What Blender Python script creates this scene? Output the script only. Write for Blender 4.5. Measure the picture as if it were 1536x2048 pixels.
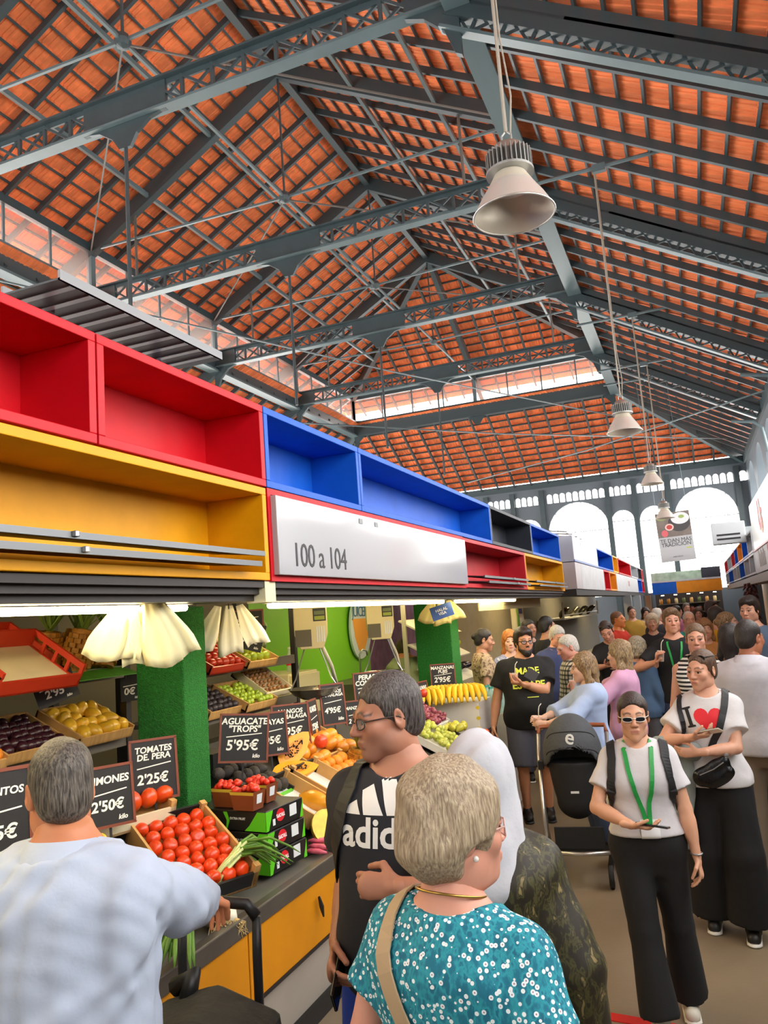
import bpy, bmesh, math, random
import numpy as np
from mathutils import Vector, Matrix, Euler
from mathutils.bvhtree import BVHTree

for o in list(bpy.data.objects): bpy.data.objects.remove(o)
S = bpy.context.scene
COL = S.collection
random.seed(7); RNG = np.random.default_rng(7)
PI = math.pi

# ---------------------------------------------------------------- camera
F_PX = 1560.0; W_PX, H_PX = 1536, 2048
CAM = np.array([0., 0., 2.05])
yaw, pitch, roll = (math.radians(a) for a in (21.27, 7.78, 4.19))
_f = np.array([-math.sin(yaw)*math.cos(pitch), math.cos(yaw)*math.cos(pitch), math.sin(pitch)])
_r = np.array([math.cos(yaw), math.sin(yaw), 0.]); _u = np.cross(_r, _f)
CR = math.cos(roll)*_r - math.sin(roll)*_u; CU = math.sin(roll)*_r + math.cos(roll)*_u; CF = _f
cam_d = bpy.data.cameras.new('camera'); cam = bpy.data.objects.new('camera', cam_d); COL.objects.link(cam)
cam.matrix_world = Matrix(((CR[0], CU[0], -CF[0], CAM[0]), (CR[1], CU[1], -CF[1], CAM[1]), (CR[2], CU[2], -CF[2], CAM[2]), (0, 0, 0, 1)))
cam_d.sensor_fit = 'VERTICAL'; cam_d.sensor_height = 32.0; cam_d.lens = 32.0*F_PX/H_PX
cam_d.clip_start = .05; cam_d.clip_end = 300
S.camera = cam
def project(p):
    v = np.asarray(p, float) - CAM
    c = v @ CF
    return 768 + F_PX*(v @ CR)/c, 1024 - F_PX*(v @ CU)/c, c
def ray(x, y): return (x-768)/F_PX*CR - (y-1024)/F_PX*CU + CF
def on_x(x, y, X): v = ray(x, y); return CAM + v*(X/v[0])
def on_y(x, y, Y): v = ray(x, y); return CAM + v*(Y/v[1])
def on_z(x, y, Z): v = ray(x, y); return CAM + v*((Z-CAM[2])/v[2])

# ---------------------------------------------------------------- daylight and exposure
world = bpy.data.worlds.new('world'); S.world = world; world.use_nodes = True
bg = world.node_tree.nodes['Background']; bg.inputs[0].default_value = (1.0, .97, .93, 1); bg.inputs[1].default_value = 5.0
S.view_settings.view_transform = 'Standard'; S.view_settings.look = 'None'
S.view_settings.exposure = 0.75; S.view_settings.gamma = 1.0; S.view_settings.use_curve_mapping = False

# ---------------------------------------------------------------- materials
MATS = {}
def srgb(c):
    if isinstance(c, str): c = [int(c[i:i+2], 16)/255 for i in (0, 2, 4)]
    return tuple(((v/12.92) if v <= .04045 else ((v+.055)/1.055)**2.4) for v in c) + (1.0,)
def M(name, col='808080', rough=.6, metal=0., var=0., vscale=6., bump=0., bscale=40., stretch=None, emit=0., alpha=None, coat=0., vcol=False, obrand=0., spec=.5, trans=0., sss=0.):
    """one principled material; var = tone variation by noise, vcol multiplies by the colour attribute 'Col'"""
    if name in MATS: return MATS[name]
    m = bpy.data.materials.new(name); m.use_nodes = True; nt = m.node_tree; N = nt.nodes; L = nt.links
    b = N['Principled BSDF']; c = srgb(col)
    b.inputs['Base Color'].default_value = c; b.inputs['Roughness'].default_value = rough; b.inputs['Metallic'].default_value = metal
    b.inputs['Specular IOR Level'].default_value = spec
    if coat: b.inputs['Coat Weight'].default_value = coat; b.inputs['Coat Roughness'].default_value = .12
    if trans: b.inputs['Transmission Weight'].default_value = trans
    if sss: b.inputs['Subsurface Weight'].default_value = sss; b.inputs['Subsurface Radius'].default_value = (.012, .004, .002); b.inputs['Subsurface Scale'].default_value = 1.
    if emit: b.inputs['Emission Color'].default_value = c; b.inputs['Emission Strength'].default_value = emit
    if alpha is not None: b.inputs['Alpha'].default_value = alpha
    src = None
    tc = None
    def coord(sc):
        nonlocal tc
        if tc is None: tc = N.new('ShaderNodeTexCoord')
        mp = N.new('ShaderNodeMapping'); L.new(tc.outputs['Object'], mp.inputs[0])
        s = stretch or (1, 1, 1); mp.inputs['Scale'].default_value = (sc*s[0], sc*s[1], sc*s[2]); return mp.outputs[0]
    if vcol:
        a = N.new('ShaderNodeVertexColor'); a.layer_name = 'Col'; src = a.outputs[0]
    if var:
        n = N.new('ShaderNodeTexNoise'); n.inputs['Scale'].default_value = 1.; n.inputs['Detail'].default_value = 5
        L.new(coord(vscale), n.inputs[0])
        r = N.new('ShaderNodeMapRange'); r.inputs[1].default_value = .3; r.inputs[2].default_value = .7; r.inputs[3].default_value = 1-var; r.inputs[4].default_value = 1+var
        L.new(n.outputs[0], r.inputs[0])
        mx = N.new('ShaderNodeVectorMath'); mx.operation = 'SCALE'
        if src: L.new(src, mx.inputs[0])
        else: mx.inputs[0].default_value = c[:3]
        L.new(r.outputs[0], mx.inputs['Scale']); src = mx.outputs[0]
    if obrand:
        oi = N.new('ShaderNodeObjectInfo'); r = N.new('ShaderNodeMapRange'); r.inputs[3].default_value = 1-obrand; r.inputs[4].default_value = 1+obrand
        L.new(oi.outputs['Random'], r.inputs[0]); mx = N.new('ShaderNodeVectorMath'); mx.operation = 'SCALE'
        if src: L.new(src, mx.inputs[0])
        else: mx.inputs[0].default_value = c[:3]
        L.new(r.outputs[0], mx.inputs['Scale']); src = mx.outputs[0]
    if src: L.new(src, b.inputs['Base Color'])
    if bump:
        n = N.new('ShaderNodeTexNoise'); n.inputs['Scale'].default_value = 1.; n.inputs['Detail'].default_value = 4; L.new(coord(bscale), n.inputs[0])
        bp = N.new('ShaderNodeBump'); bp.inputs['Strength'].default_value = bump; bp.inputs['Distance'].default_value = .02
        L.new(n.outputs[0], bp.inputs['Height']); L.new(bp.outputs[0], b.inputs['Normal'])
    MATS[name] = m; return m
def ramp_mat(name, tex, stops, rough=.7, scale=(1, 1, 1), interp='CONSTANT', detail=3., coord='Object', distort=0., bump=0.):
    """a printed pattern: one texture node through a colour ramp"""
    m = bpy.data.materials.new(name); m.use_nodes = True; N = m.node_tree.nodes; L = m.node_tree.links; b = N['Principled BSDF']; b.inputs['Roughness'].default_value = rough
    tc = N.new('ShaderNodeTexCoord'); mp = N.new('ShaderNodeMapping'); mp.inputs['Scale'].default_value = scale; L.new(tc.outputs[coord], mp.inputs[0])
    if tex == 'noise': t = N.new('ShaderNodeTexNoise'); t.inputs['Scale'].default_value = 1.; t.inputs['Detail'].default_value = detail; t.inputs['Distortion'].default_value = distort; out = t.outputs[0]
    elif tex == 'voronoi': t = N.new('ShaderNodeTexVoronoi'); t.inputs['Scale'].default_value = 1.; out = t.outputs['Distance']
    elif tex == 'wave_z': t = N.new('ShaderNodeTexWave'); t.bands_direction = 'Z'; t.inputs['Scale'].default_value = 1.; t.inputs['Distortion'].default_value = distort; out = t.outputs['Fac']
    L.new(mp.outputs[0], t.inputs[0])
    r = N.new('ShaderNodeValToRGB'); r.color_ramp.interpolation = interp
    while len(r.color_ramp.elements) < len(stops): r.color_ramp.elements.new(.5)
    for e, (p, c) in zip(r.color_ramp.elements, stops): e.position = p; e.color = srgb(c)
    L.new(out, r.inputs[0]); L.new(r.outputs[0], b.inputs['Base Color'])
    MATS[name] = m; return m

# ---------------------------------------------------------------- mesh helpers
class MB:
    def __init__(s): s.v = []; s.f = []
    def add(s, vs, fs):
        n = len(s.v); s.v += [tuple(map(float, p)) for p in vs]; s.f += [tuple(n+i for i in f) for f in fs]; return s
    def box(s, c, d, R=None):
        h = np.array(d)/2
        vs = np.array([(x, y, z) for x in (-1, 1) for y in (-1, 1) for z in (-1, 1)])*h
        if R is not None: vs = vs @ np.array(R).T
        return s.add(vs+np.array(c), [(0, 1, 3, 2), (4, 6, 7, 5), (0, 4, 5, 1), (2, 3, 7, 6), (0, 2, 6, 4), (1, 5, 7, 3)])
    def lo(s, a, b): a = np.array(a, float); b = np.array(b, float); return s.box((a+b)/2, abs(b-a))
    def beam(s, p, q, w, h, up=(0, 0, 1)):
        p = np.array(p, float); q = np.array(q, float); d = q-p; L = np.linalg.norm(d); d = d/L
        up = np.array(up, float)
        if abs(d @ up) > .99: up = np.array([0, 1., 0])
        x = np.cross(d, up); x /= np.linalg.norm(x); z = np.cross(x, d)
        return s.box((p+q)/2, (w, L, h), np.array([x, d, z]).T)
    def tube(s, pts, r, n=8, cap=True):
        pts = [np.array(p, float) for p in pts]; rs = r if hasattr(r, '__len__') else [r]*len(pts)
        rings = []; prev = None
        for i, p in enumerate(pts):
            d = pts[min(i+1, len(pts)-1)] - pts[max(i-1, 0)]; d /= (np.linalg.norm(d)+1e-9)
            if prev is None:
                a = np.array([0, 0, 1.]) if abs(d[2]) < .9 else np.array([1., 0, 0])
                x = np.cross(d, a)
            else: x = prev - d*(prev @ d)
            x /= (np.linalg.norm(x)+1e-9); prev = x; y = np.cross(d, x)
            rings.append([p + rs[i]*(math.cos(2*PI*k/n)*x + math.sin(2*PI*k/n)*y) for k in range(n)])
        vs = [q for R in rings for q in R]; fs = []
        for i in range(len(pts)-1):
            for k in range(n): fs.append((i*n+k, i*n+(k+1) % n, (i+1)*n+(k+1) % n, (i+1)*n+k))
        if cap: fs += [tuple(range(n-1, -1, -1)), tuple((len(pts)-1)*n+k for k in range(n))]
        return s.add(vs, fs)
    def lathe(s, prof, c=(0, 0, 0), n=16, R=None, sx=1., sy=1.):
        vs = []; fs = []
        for r, z in prof:
            for k in range(n): vs.append((r*math.cos(2*PI*k/n)*sx, r*math.sin(2*PI*k/n)*sy, z))
        for i in range(len(prof)-1):
            for k in range(n): fs.append((i*n+k, i*n+(k+1) % n, (i+1)*n+(k+1) % n, (i+1)*n+k))
        vs = np.array(vs)
        if R is not None: vs = vs @ np.array(R).T
        return s.add(vs+np.array(c), fs)
    def prism(s, poly, axis, a, b):
        """2-D polygon extruded along an axis from a to b; poly points fill the other two axes in order"""
        n = len(poly); vs = []
        for t in (a, b):
            for (p, q) in poly: vs.append({'x': (t, p, q), 'y': (p, t, q), 'z': (p, q, t)}[axis])
        return s.add(vs, [tuple(range(n))[::-1], tuple(range(n, 2*n))] + [(i, (i+1) % n, n+(i+1) % n, n+i) for i in range(n)])
    def mesh(s, name, mat=None, smooth=False, recalc=True):
        me = bpy.data.meshes.new(name); me.from_pydata(s.v, [], s.f)
        if recalc:
            bm = bmesh.new(); bm.from_mesh(me); bmesh.ops.recalc_face_normals(bm, faces=bm.faces); bm.to_mesh(me); bm.free()
        if mat: me.materials.append(mat)
        if smooth: me.shade_smooth()
        return me
    def obj(s, name, mat=None, parent=None, smooth=False, bevel=0., **kw):
        return link(name, s.mesh(name, mat, smooth), parent, bevel=bevel, **kw)
def link(name, me, parent=None, loc=None, rot=None, bevel=0., label=None, cat=None, group=None, kind=None, scale=None):
    o = bpy.data.objects.new(name, me); COL.objects.link(o)
    if parent: o.parent = parent
    if loc is not None: o.location = loc
    if rot is not None: o.rotation_euler = rot
    if scale is not None: o.scale = scale if hasattr(scale, '__len__') else (scale,)*3
    if bevel:
        md = o.modifiers.new('bevel', 'BEVEL'); md.width = bevel; md.segments = 2; md.limit_method = 'ANGLE'
    return tag(o, label, cat, group, kind)
def tag(o, label=None, cat=None, group=None, kind=None):
    if label: o['label'] = label
    if cat: o['category'] = cat
    if group: o['group'] = group
    if kind: o['kind'] = kind
    return o
def thing(name, label, cat, loc=(0, 0, 0), rz=0., group=None, kind=None, rot=None):
    o = bpy.data.objects.new(name, None); COL.objects.link(o); o.empty_display_size = .1
    o.location = loc; o.rotation_euler = rot if rot is not None else (0, 0, rz)
    return tag(o, label, cat, group, kind)
def copy_tree(o, parent=None, loc=None, rot=None, label=None, scale=None):
    c = o.copy(); COL.objects.link(c); c.parent = parent
    if loc is not None: c.location = loc
    if rot is not None: c.rotation_euler = rot
    if label: c['label'] = label
    if scale: c.scale = (scale,)*3
    for ch in o.children: copy_tree(ch, c)
    return c
def text_mesh(body, size, extrude=.001, bold=0., shear=0., align='CENTER', spacing=1., line=.9):
    cu = bpy.data.curves.new('text', 'FONT'); cu.body = body; cu.size = size; cu.extrude = extrude; cu.offset = bold; cu.shear = shear
    cu.align_x = align; cu.align_y = 'CENTER'; cu.space_character = spacing; cu.space_line = line; cu.resolution_u = 3
    ob = bpy.data.objects.new('text', cu); COL.objects.link(ob)
    dg = bpy.context.evaluated_depsgraph_get(); me = bpy.data.meshes.new_from_object(ob.evaluated_get(dg))
    bpy.data.objects.remove(ob); bpy.data.curves.remove(cu); return me
def lettering(body, size, mat, parent, loc, rot=(PI/2, 0, 0), name='lettering', **kw):
    me = text_mesh(body, size, **kw); me.materials.clear(); me.materials.append(mat)
    return link(name, me, parent, loc, rot)
def disc(n, r=1.): return [(r*math.cos(2*PI*k/n), r*math.sin(2*PI*k/n)) for k in range(n)]
def rot3(rx=0, ry=0, rz=0): return np.array(Euler((rx, ry, rz)).to_matrix())
def unit(v): v = np.array(v, float); return v/(np.linalg.norm(v)+1e-9)
# ---------------------------------------------------------------- the hall: floor, roof, walls
HB, HE, HR = 10.05, 11.31, 14.12            # beam, eave and ridge heights
XL, XR, XM = -12.2, -1.9, -7.05             # nave beams and ridge
Y0, YE = -4.0, 28.7; TRUSS_Y = [3.7, 8.7, 13.7, 18.7, 23.7]
AW, HA = 4.26, 7.32                         # side aisle width and eave height
slate = M('slate_paint', '38464b', .4, var=.12, vscale=3)
slate_lt = M('grey_green_paint', '586a6f', .35, var=.1, vscale=3)
rustrod = M('rod_grey', '5a5753', .5)
tile_m = M('terracotta', 'e27c4a', .75, var=.16, vscale=5, vcol=False, obrand=.14)
tile_far = M('terracotta_mass', 'e27c4a', .75, var=.16, vscale=5, vcol=True)
glass_m = bpy.data.materials.new('thin_glass'); glass_m.use_nodes = True
_n = glass_m.node_tree.nodes; _l = glass_m.node_tree.links; _n.clear()
_o = _n.new('ShaderNodeOutputMaterial'); _t = _n.new('ShaderNodeBsdfTransparent'); _g = _n.new('ShaderNodeBsdfGlossy'); _x = _n.new('ShaderNodeMixShader')
_t.inputs[0].default_value = (.95, .96, .95, 1); _g.inputs['Roughness'].default_value = .15; _x.inputs[0].default_value = .06
_l.new(_t.outputs[0], _x.inputs[1]); _l.new(_g.outputs[0], _x.inputs[2])
_d = _n.new('ShaderNodeBsdfTranslucent'); _d.inputs[0].default_value = (.9, .88, .82, 1); _y = _n.new('ShaderNodeMixShader'); _y.inputs[0].default_value = .1   # milky share imitates pale haze and glare on the glass
_l.new(_x.outputs[0], _y.inputs[1]); _l.new(_d.outputs[0], _y.inputs[2]); _l.new(_y.outputs[0], _o.inputs[0])

floor_m = M('worn_concrete', '877862', .3, var=.16, vscale=1.3, bump=.05, bscale=60)
MB().lo((-20, -6, -.2), (7, 36, 0)).obj('floor', floor_m, kind='structure', label='worn glossy brown grey concrete floor')

ceiling = thing('ceiling', 'pitched roof underside of orange clay tiles on dark iron rafters', None, kind='structure')
# one interlocking clay tile: ribbed underside (the far mass keeps only the underside and its lower lip)
TW, TL, PITCH = .236, .40, .372
_prof = [(0, 0), (.028, 0), (.038, .014), (.108, .014), (.116, 0), (.126, 0), (.134, .014), (.2, .014), (.21, 0), (TW, 0), (TW, .032), (0, .032)]
tile_mb = MB(); _nv = len(_prof)
tile_mb.add([(x-TW/2, y, z+(.03 if y < .1 else 0)) for y in (0, TL) for x, z in _prof], [tuple(range(_nv))[::-1], tuple(range(_nv, 2*_nv))] + [(i, (i+1) % _nv, _nv+(i+1) % _nv, _nv+i) for i in range(_nv)])
tile_mesh = tile_mb.mesh('tile', tile_m)
TV = np.array(tile_mb.v); TF = [f for f in tile_mb.f if not (len(f) == _nv and min(f) >= _nv)]; TF = [f for f in TF if len(f) == _nv or set(f) not in ({9, 10, _nv+9, _nv+10}, {11, 0, _nv+11, _nv})]
tiles = []                                   # (origin, R)
raf_c = {}
def member(name, p, q, w, h, up, mat=slate, parent=ceiling):
    """a straight roof member as an object of its own"""
    p = np.array(p, float); q = np.array(q, float); d = q-p; L = np.linalg.norm(d); d /= L; up = np.array(up, float)
    if abs(d @ up) > .98: up = np.array([0, 1., 0]) if abs(d[1]) < .9 else np.array([1., 0, 0])
    x = np.cross(d, up); x /= np.linalg.norm(x); z = np.cross(x, d)
    key = (round(w, 3), round(h, 3), mat.name)
    if key not in raf_c: raf_c[key] = MB().box((0, .5, 0), (w, 1, h)).mesh(name, mat)
    o = link(name, raf_c[key], parent)
    m = Matrix(((x[0]*1, d[0]*L, z[0], p[0]), (x[1], d[1]*L, z[1], p[1]), (x[2], d[2]*L, z[2], p[2]), (0, 0, 0, 1)))
    o.matrix_world = m; return o
def slope(O, eu, ev, UL, VL, lo, hi, raf_sp=.714, off=0., big=()):
    """a roof plane: O lower corner, eu along the eave, ev up the slope; lo(v), hi(v) bound u"""
    O = np.array(O, float); eu = np.array(eu, float); ev = np.array(ev, float); n = np.cross(eu, ev)
    if n[2] < 0: n = -n
    R = np.array([eu, ev, n]).T
    rows = int(VL/PITCH)
    for j in range(rows+1):
        v = j*PITCH; a, b = lo(v), hi(v)
        if b-a < .2: continue
        k0, k1 = math.ceil((a)/TW), math.floor((b)/TW)
        for k in range(k0, k1+1): tiles.append((O+eu*(k*TW)+ev*v, R))
        vb = min(v+TL-.05, VL); a, b = lo(vb), hi(vb)
        if b-a > .3: member('batten', O+eu*a+ev*vb-n*.026, O+eu*b+ev*vb-n*.026, .04, .05, n)
    u = off
    while u < UL:
        # rafter at u: find the v range inside the bounds
        vs = [v for v in np.linspace(0, VL, 60) if lo(v) <= u <= hi(v)]
        if len(vs) > 3:
            isbig = any(abs(u-g) < .2 for g in big)
            w, h = (.16, .34) if isbig else (.065, .13)
            member('principal_rafter' if isbig else 'rafter', O+eu*u+ev*vs[0]-n*(.05+h/2), O+eu*u+ev*vs[-1]-n*(.05+h/2), w, h, n, slate if not isbig else slate)
        u += raf_sp
OH = 1.1
sl = (HR-HE)/(XM-XL); hw = XM-XL+OH; VLn = math.hypot(hw, sl*hw); ze = HE-sl*OH
c_, s_ = hw/VLn, sl*hw/VLn
hipk = (YE-23.7+OH)/hw
RS = 5.0/6
off0 = (3.7-Y0) % RS; big_n = [t-Y0 for t in TRUSS_Y]+[-1.3-Y0]
slope((XL-OH, Y0, ze), (0, 1, 0), (c_, 0, s_), YE+OH-Y0, VLn, lambda v: 0, lambda v: YE+OH-Y0-hipk*v*c_, RS, off0, big_n)
slope((XR+OH, Y0, ze), (0, 1, 0), (-c_, 0, s_), YE+OH-Y0, VLn, lambda v: 0, lambda v: YE+OH-Y0-hipk*v*c_, RS, off0, big_n)
hh = YE+OH-23.7; VLh = math.hypot(hh, HR-ze); ch, sh = hh/VLh, (HR-ze)/VLh; fullw = XR-XL+2*OH
slope((XL-OH, YE+OH, ze), (1, 0, 0), (0, -ch, sh), fullw, VLh, lambda v: v/VLh*fullw/2, lambda v: fullw-v/VLh*fullw/2, .72, .36+.17, [fullw/2])
# side aisles round the nave
VLa = math.hypot(AW, HB-.25-HA); ca, sa = AW/VLa, (HB-.25-HA)/VLa
ylen = YE+AW-Y0
slope((XR+AW, Y0, HA), (0, 1, 0), (-ca, 0, sa), ylen, VLa, lambda v: 0, lambda v: ylen-v*ca, RS, off0, big_n)
slope((XL-AW, Y0, HA), (0, 1, 0), (ca, 0, sa), ylen, VLa, lambda v: 0, lambda v: ylen-v*ca, RS, off0, big_n)
xlen = XR-XL+2*AW
slope((XL-AW, YE+AW, HA), (1, 0, 0), (0, -ca, sa), xlen, VLa, lambda v: v*ca, lambda v: xlen-v*ca, .72, .4, [])
# the tiles seen largest are parts of their own, the others stay one mass
def tile_size(t):
    x, y, c = project(t[0]+t[1] @ np.array([0, .2, 0]))
    return 1/c if (c > .5 and -10 < x < 1546 and -10 < y < 960 and not (x < 500 and y > 560+.44*x)) else 0
order = sorted(range(len(tiles)), key=lambda i: -tile_size(tiles[i]))
for i in order[:300]:
    p, R = tiles[i]; o = link('tile', tile_mesh, ceiling)
    o.matrix_world = Matrix([[*R[k], p[k]] for k in range(3)]+[[0, 0, 0, 1]])
rest = order[300:]
P_ = np.array([tiles[i][0] for i in rest]); R_ = np.array([tiles[i][1] for i in rest])
VV = (np.einsum('nij,vj->nvi', R_, TV) + P_[:, None, :]).reshape(-1, 3)
me = bpy.data.meshes.new('tile_mass')
fl = []; 
nf = len(TV); base_f = TF
big_faces = [tuple(np.array(f)) for f in base_f]
allf = []
for k in range(len(rest)):
    o_ = k*nf
    for f in base_f: allf.append(tuple(i+o_ for i in f))
me.from_pydata(VV.tolist(), [], allf); me.materials.append(tile_far)
ca_ = me.color_attributes.new('Col', 'FLOAT_COLOR', 'POINT')
tone = (RNG.uniform(.84, 1.16, len(rest))[:, None] * np.array(srgb('e27c4a'))[:3][None]).repeat(nf, 0)
ca_.data.foreach_set('color', np.concatenate([tone, np.ones((len(tone), 1))], 1).astype(np.float32).ravel())
link('tile_mass', me, ceiling, kind='stuff')
# ridge, hips, eave and beam members
member('ridge_beam', (XM, Y0, HR-.18), (XM, 23.7, HR-.18), .16, .3, (0, 0, 1))
for x in (XL, XR):
    sg = -1 if x == XL else 1
    member('hip_rafter', (XM, 23.7, HR-.2), (x, YE, HE-.2), .18, .34, (0, 0, 1))
    member('eave_beam', (x, Y0, HE-.22), (x, YE, HE-.22), .14, .2, (0, 0, 1))
    member('valley_beam', (x, Y0, HB), (x, YE, HB), .3, .1, (0, 0, 1), slate_lt)
    member('valley_beam_web', (x, Y0, HB-.28), (x, YE, HB-.28), .1, .5, (0, 0, 1))
    member('valley_beam_flange', (x, Y0, HB-.56), (x, YE, HB-.56), .32, .06, (0, 0, 1), slate_lt)
    member('aisle_hip_rafter', (x, YE, HB-.35), (x+sg*AW, YE+AW, HA-.2), .16, .36, (0, 0, 1), slate_lt)
    member('outer_eave_beam', (x+sg*AW, Y0, HA-.2), (x+sg*AW, YE+AW, HA-.2), .25, .35, (0, 0, 1))
    for k in range(1, 3):      # purlins across the rafters
        t = k/3; 
        member('purlin', (x+(XM-x)*t, Y0, HE+(HR-HE)*t-.32), (x+(XM-x)*t, 23.7+(1-t)*5, HE+(HR-HE)*t-.32), .07, .1, (0, 0, 1), slate_lt)
member('end_valley_beam', (XL, YE, HB-.28), (XR, YE, HB-.28), .3, .56, (0, 0, 1))
member('end_eave_beam', (XL, YE, HE-.22), (XR, YE, HE-.22), .14, .2, (0, 0, 1))
member('outer_end_beam', (XL-AW, YE+AW, HA-.2), (XR+AW, YE+AW, HA-.2), .25, .35, (0, 0, 1))
member('tie_rod', (XM, Y0, 10.95), (XM, YE, 10.95), .05, .05, (0, 0, 1), slate_lt)
for y in TRUSS_Y:              # rod ties of each frame with their king rod and star joint
    for x in (XL, XR): member('tie_rod', (x, y, HE-.25), (XM, y, 10.95), .045, .045, (0, 0, 1), slate_lt)
    for x in (XL, XR):
        for dy in (-5, 5):
            if y+dy > 28 or dy < 0: continue
            member('wind_brace', (XM, y, 10.9), ((XM+x)/2+ (x-XM)*.5, y+dy, HE-.3), .028, .028, (0, 0, 1), rustrod)
    member('king_rod', (XM, y, 10.95), (XM, y, HR-.2), .035, .035, (0, 1, 0), slate)
    MB().lathe([(0, -.12), (.1, -.09), (.13, 0), (.1, .09), (0, .12)], (XM, y, 10.95), 10).obj('star_joint', slate, ceiling)
# lattice girders across the nave at beam level, one thing each
names = ['front lattice girder across the nave above the red display boxes', 'lattice girder across the nave behind the big pendant lamp', 'lattice girder across the nave in line with the sagging tie rods', 'lattice girder across the nave before the end clerestory', 'short lattice girder carrying the end clerestory glazing']
post_me = MB().box((0, 0, 0), (.05, .05, .42)).mesh('post', slate)
dl = math.hypot(.5, .36); diag_me = MB().box((0, 0, 0), (dl, .025, .04)).mesh('lattice_bar', slate)
for gi, y in enumerate(TRUSS_Y[1:]+[YE]):
    g = thing('lattice_girder', names[gi], 'girder', (XM, y, HB), group='iron girders of the roof')
    W = (XR-XL)/2
    for nm, z in (('top_chord', .02), ('bottom_chord', -.44)):
        MB().box((0, 0, z), (2*W, .2, .035)).box((0, 0, z+(-.05 if z > 0 else .05)), (2*W, .03, .1)).obj(nm, slate if z > 0 else slate_lt, g)
    n = 20
    for k in range(n+1):
        x = -W+2*W*k/n
        link('post', post_me, g, (x, 0, -.21))
        if k < n and abs(k-n/2+.5) > 1.2:
            a = math.atan2(.36, .5)
            link('lattice_bar', diag_me, g, (x+W/n, .02, -.21), (0, -a, 0)); link('lattice_bar', diag_me, g, (x+W/n, -.02, -.21), (0, a, 0))
    MB().box((0, 0, -.21), (1.5, .06, .5)).prism([(-.75, -.44), (.75, -.44), (.45, -.5), (.22, -.66), (.1, -.85), (-.1, -.85), (-.22, -.66), (-.45, -.5)], 'y', -.03, .03).obj('gusset_plate', slate, g)
    for sg in (-1, 1):
        MB().prism([(sg*W, .1), (sg*(W-.7), .0), (sg*(W-.7), -.46), (sg*(W-.45), -.55), (sg*(W-.2), -.8), (sg*(W-.08), -1.15), (sg*W, -1.2)], 'y', -.04, .04).obj('end_gusset', slate, g)
    if gi < 4:
        MB().tube([(0, 0, -.85), (0, 0, -3.6)], .03, 6).obj('drop_rod', slate, g)
        for sx in (-1, 1): MB().tube([(sx*3.85, 0, 0), (sx*3.85, 0, HE+(W-3.85)*sl-HB-.2)], .03, 6).obj('suspension_rod', rustrod, g)
# lattice rafters of the aisle beside the camera
for gi, y in enumerate(TRUSS_Y):
    g = thing('aisle_lattice_rafter', ['first', 'second', 'third', 'fourth', 'fifth'][gi]+' sloping lattice rafter of the aisle counted from the big pendant lamp', 'rafter', (XR, y, HB-.3), group='lattice rafters of the aisle')
    a = math.atan2(HB-.25-HA, AW); Ls = VLa
    Rm = np.array([[math.cos(a), 0, math.sin(a)], [0, 1, 0], [-math.sin(a), 0, math.cos(a)]])
    for nm, z, m_ in (('top_chord', -.16, slate), ('bottom_chord', -.5, slate_lt)):
        MB().box(Rm @ np.array([Ls/2, 0, z]), (Ls, .16, .04), Rm).obj(nm, m_, g)
    n = 12
    for k in range(n+1):
        MB().box(Rm @ np.array([Ls*k/n, 0, -.33]), (.04, .04, .32), Rm).obj('post', slate, g)
        if k < n:
            for s2 in (-1, 1):
                b = s2*math.atan2(.32, Ls/n); R2 = Rm @ np.array([[math.cos(b), 0, math.sin(b)], [0, 1, 0], [-math.sin(b), 0, math.cos(b)]])
                MB().box(Rm @ np.array([Ls*(k+.5)/n, .02*s2, -.33]), (math.hypot(.3, Ls/n), .02, .035), R2).obj('lattice_bar', slate, g)
    MB().tube([(AW-.9, 0, -2.9), (AW-.35, 0, -3.0), (AW-.15, 0, -3.2), (AW-.08, 0, -3.9)], .045, 8).obj('curved_bracket', slate_lt, g)

# clerestory glazing between beam and eave: posts, mullions and panes
win_n = 0
def clerestory(p, q, posts):
    global win_n; win_n += 1
    w = thing('window_%d' % win_n, 'long clerestory strip of glass panes below the nave eave', None, kind='structure')
    p = np.array(p, float); q = np.array(q, float); n = posts
    for k in range(n+1):
        c = p+(q-p)*k/n; big = (k % 4 == 0)
        MB().box((c[0], c[1], (HB+HE)/2-.1), (.14 if big else .05, .14 if big else .05, HE-HB-.1)).obj('post' if big else 'mullion', slate_lt, w)
        if k < n:
            d = (q-p)/n; a = c; b = c+d
            MB().add([(a[0], a[1], HB+.06), (b[0], b[1], HB+.06), (b[0], b[1], HE-.3), (a[0], a[1], HE-.3)], [(0, 1, 2, 3)]).obj('pane', glass_m, w)
clerestory((XL, -1.3, 0), (XL, YE, 0), 24); clerestory((XR, -1.3, 0), (XR, YE, 0), 24); clerestory((XL, YE, 0), (XR, YE, 0), 8)

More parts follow.
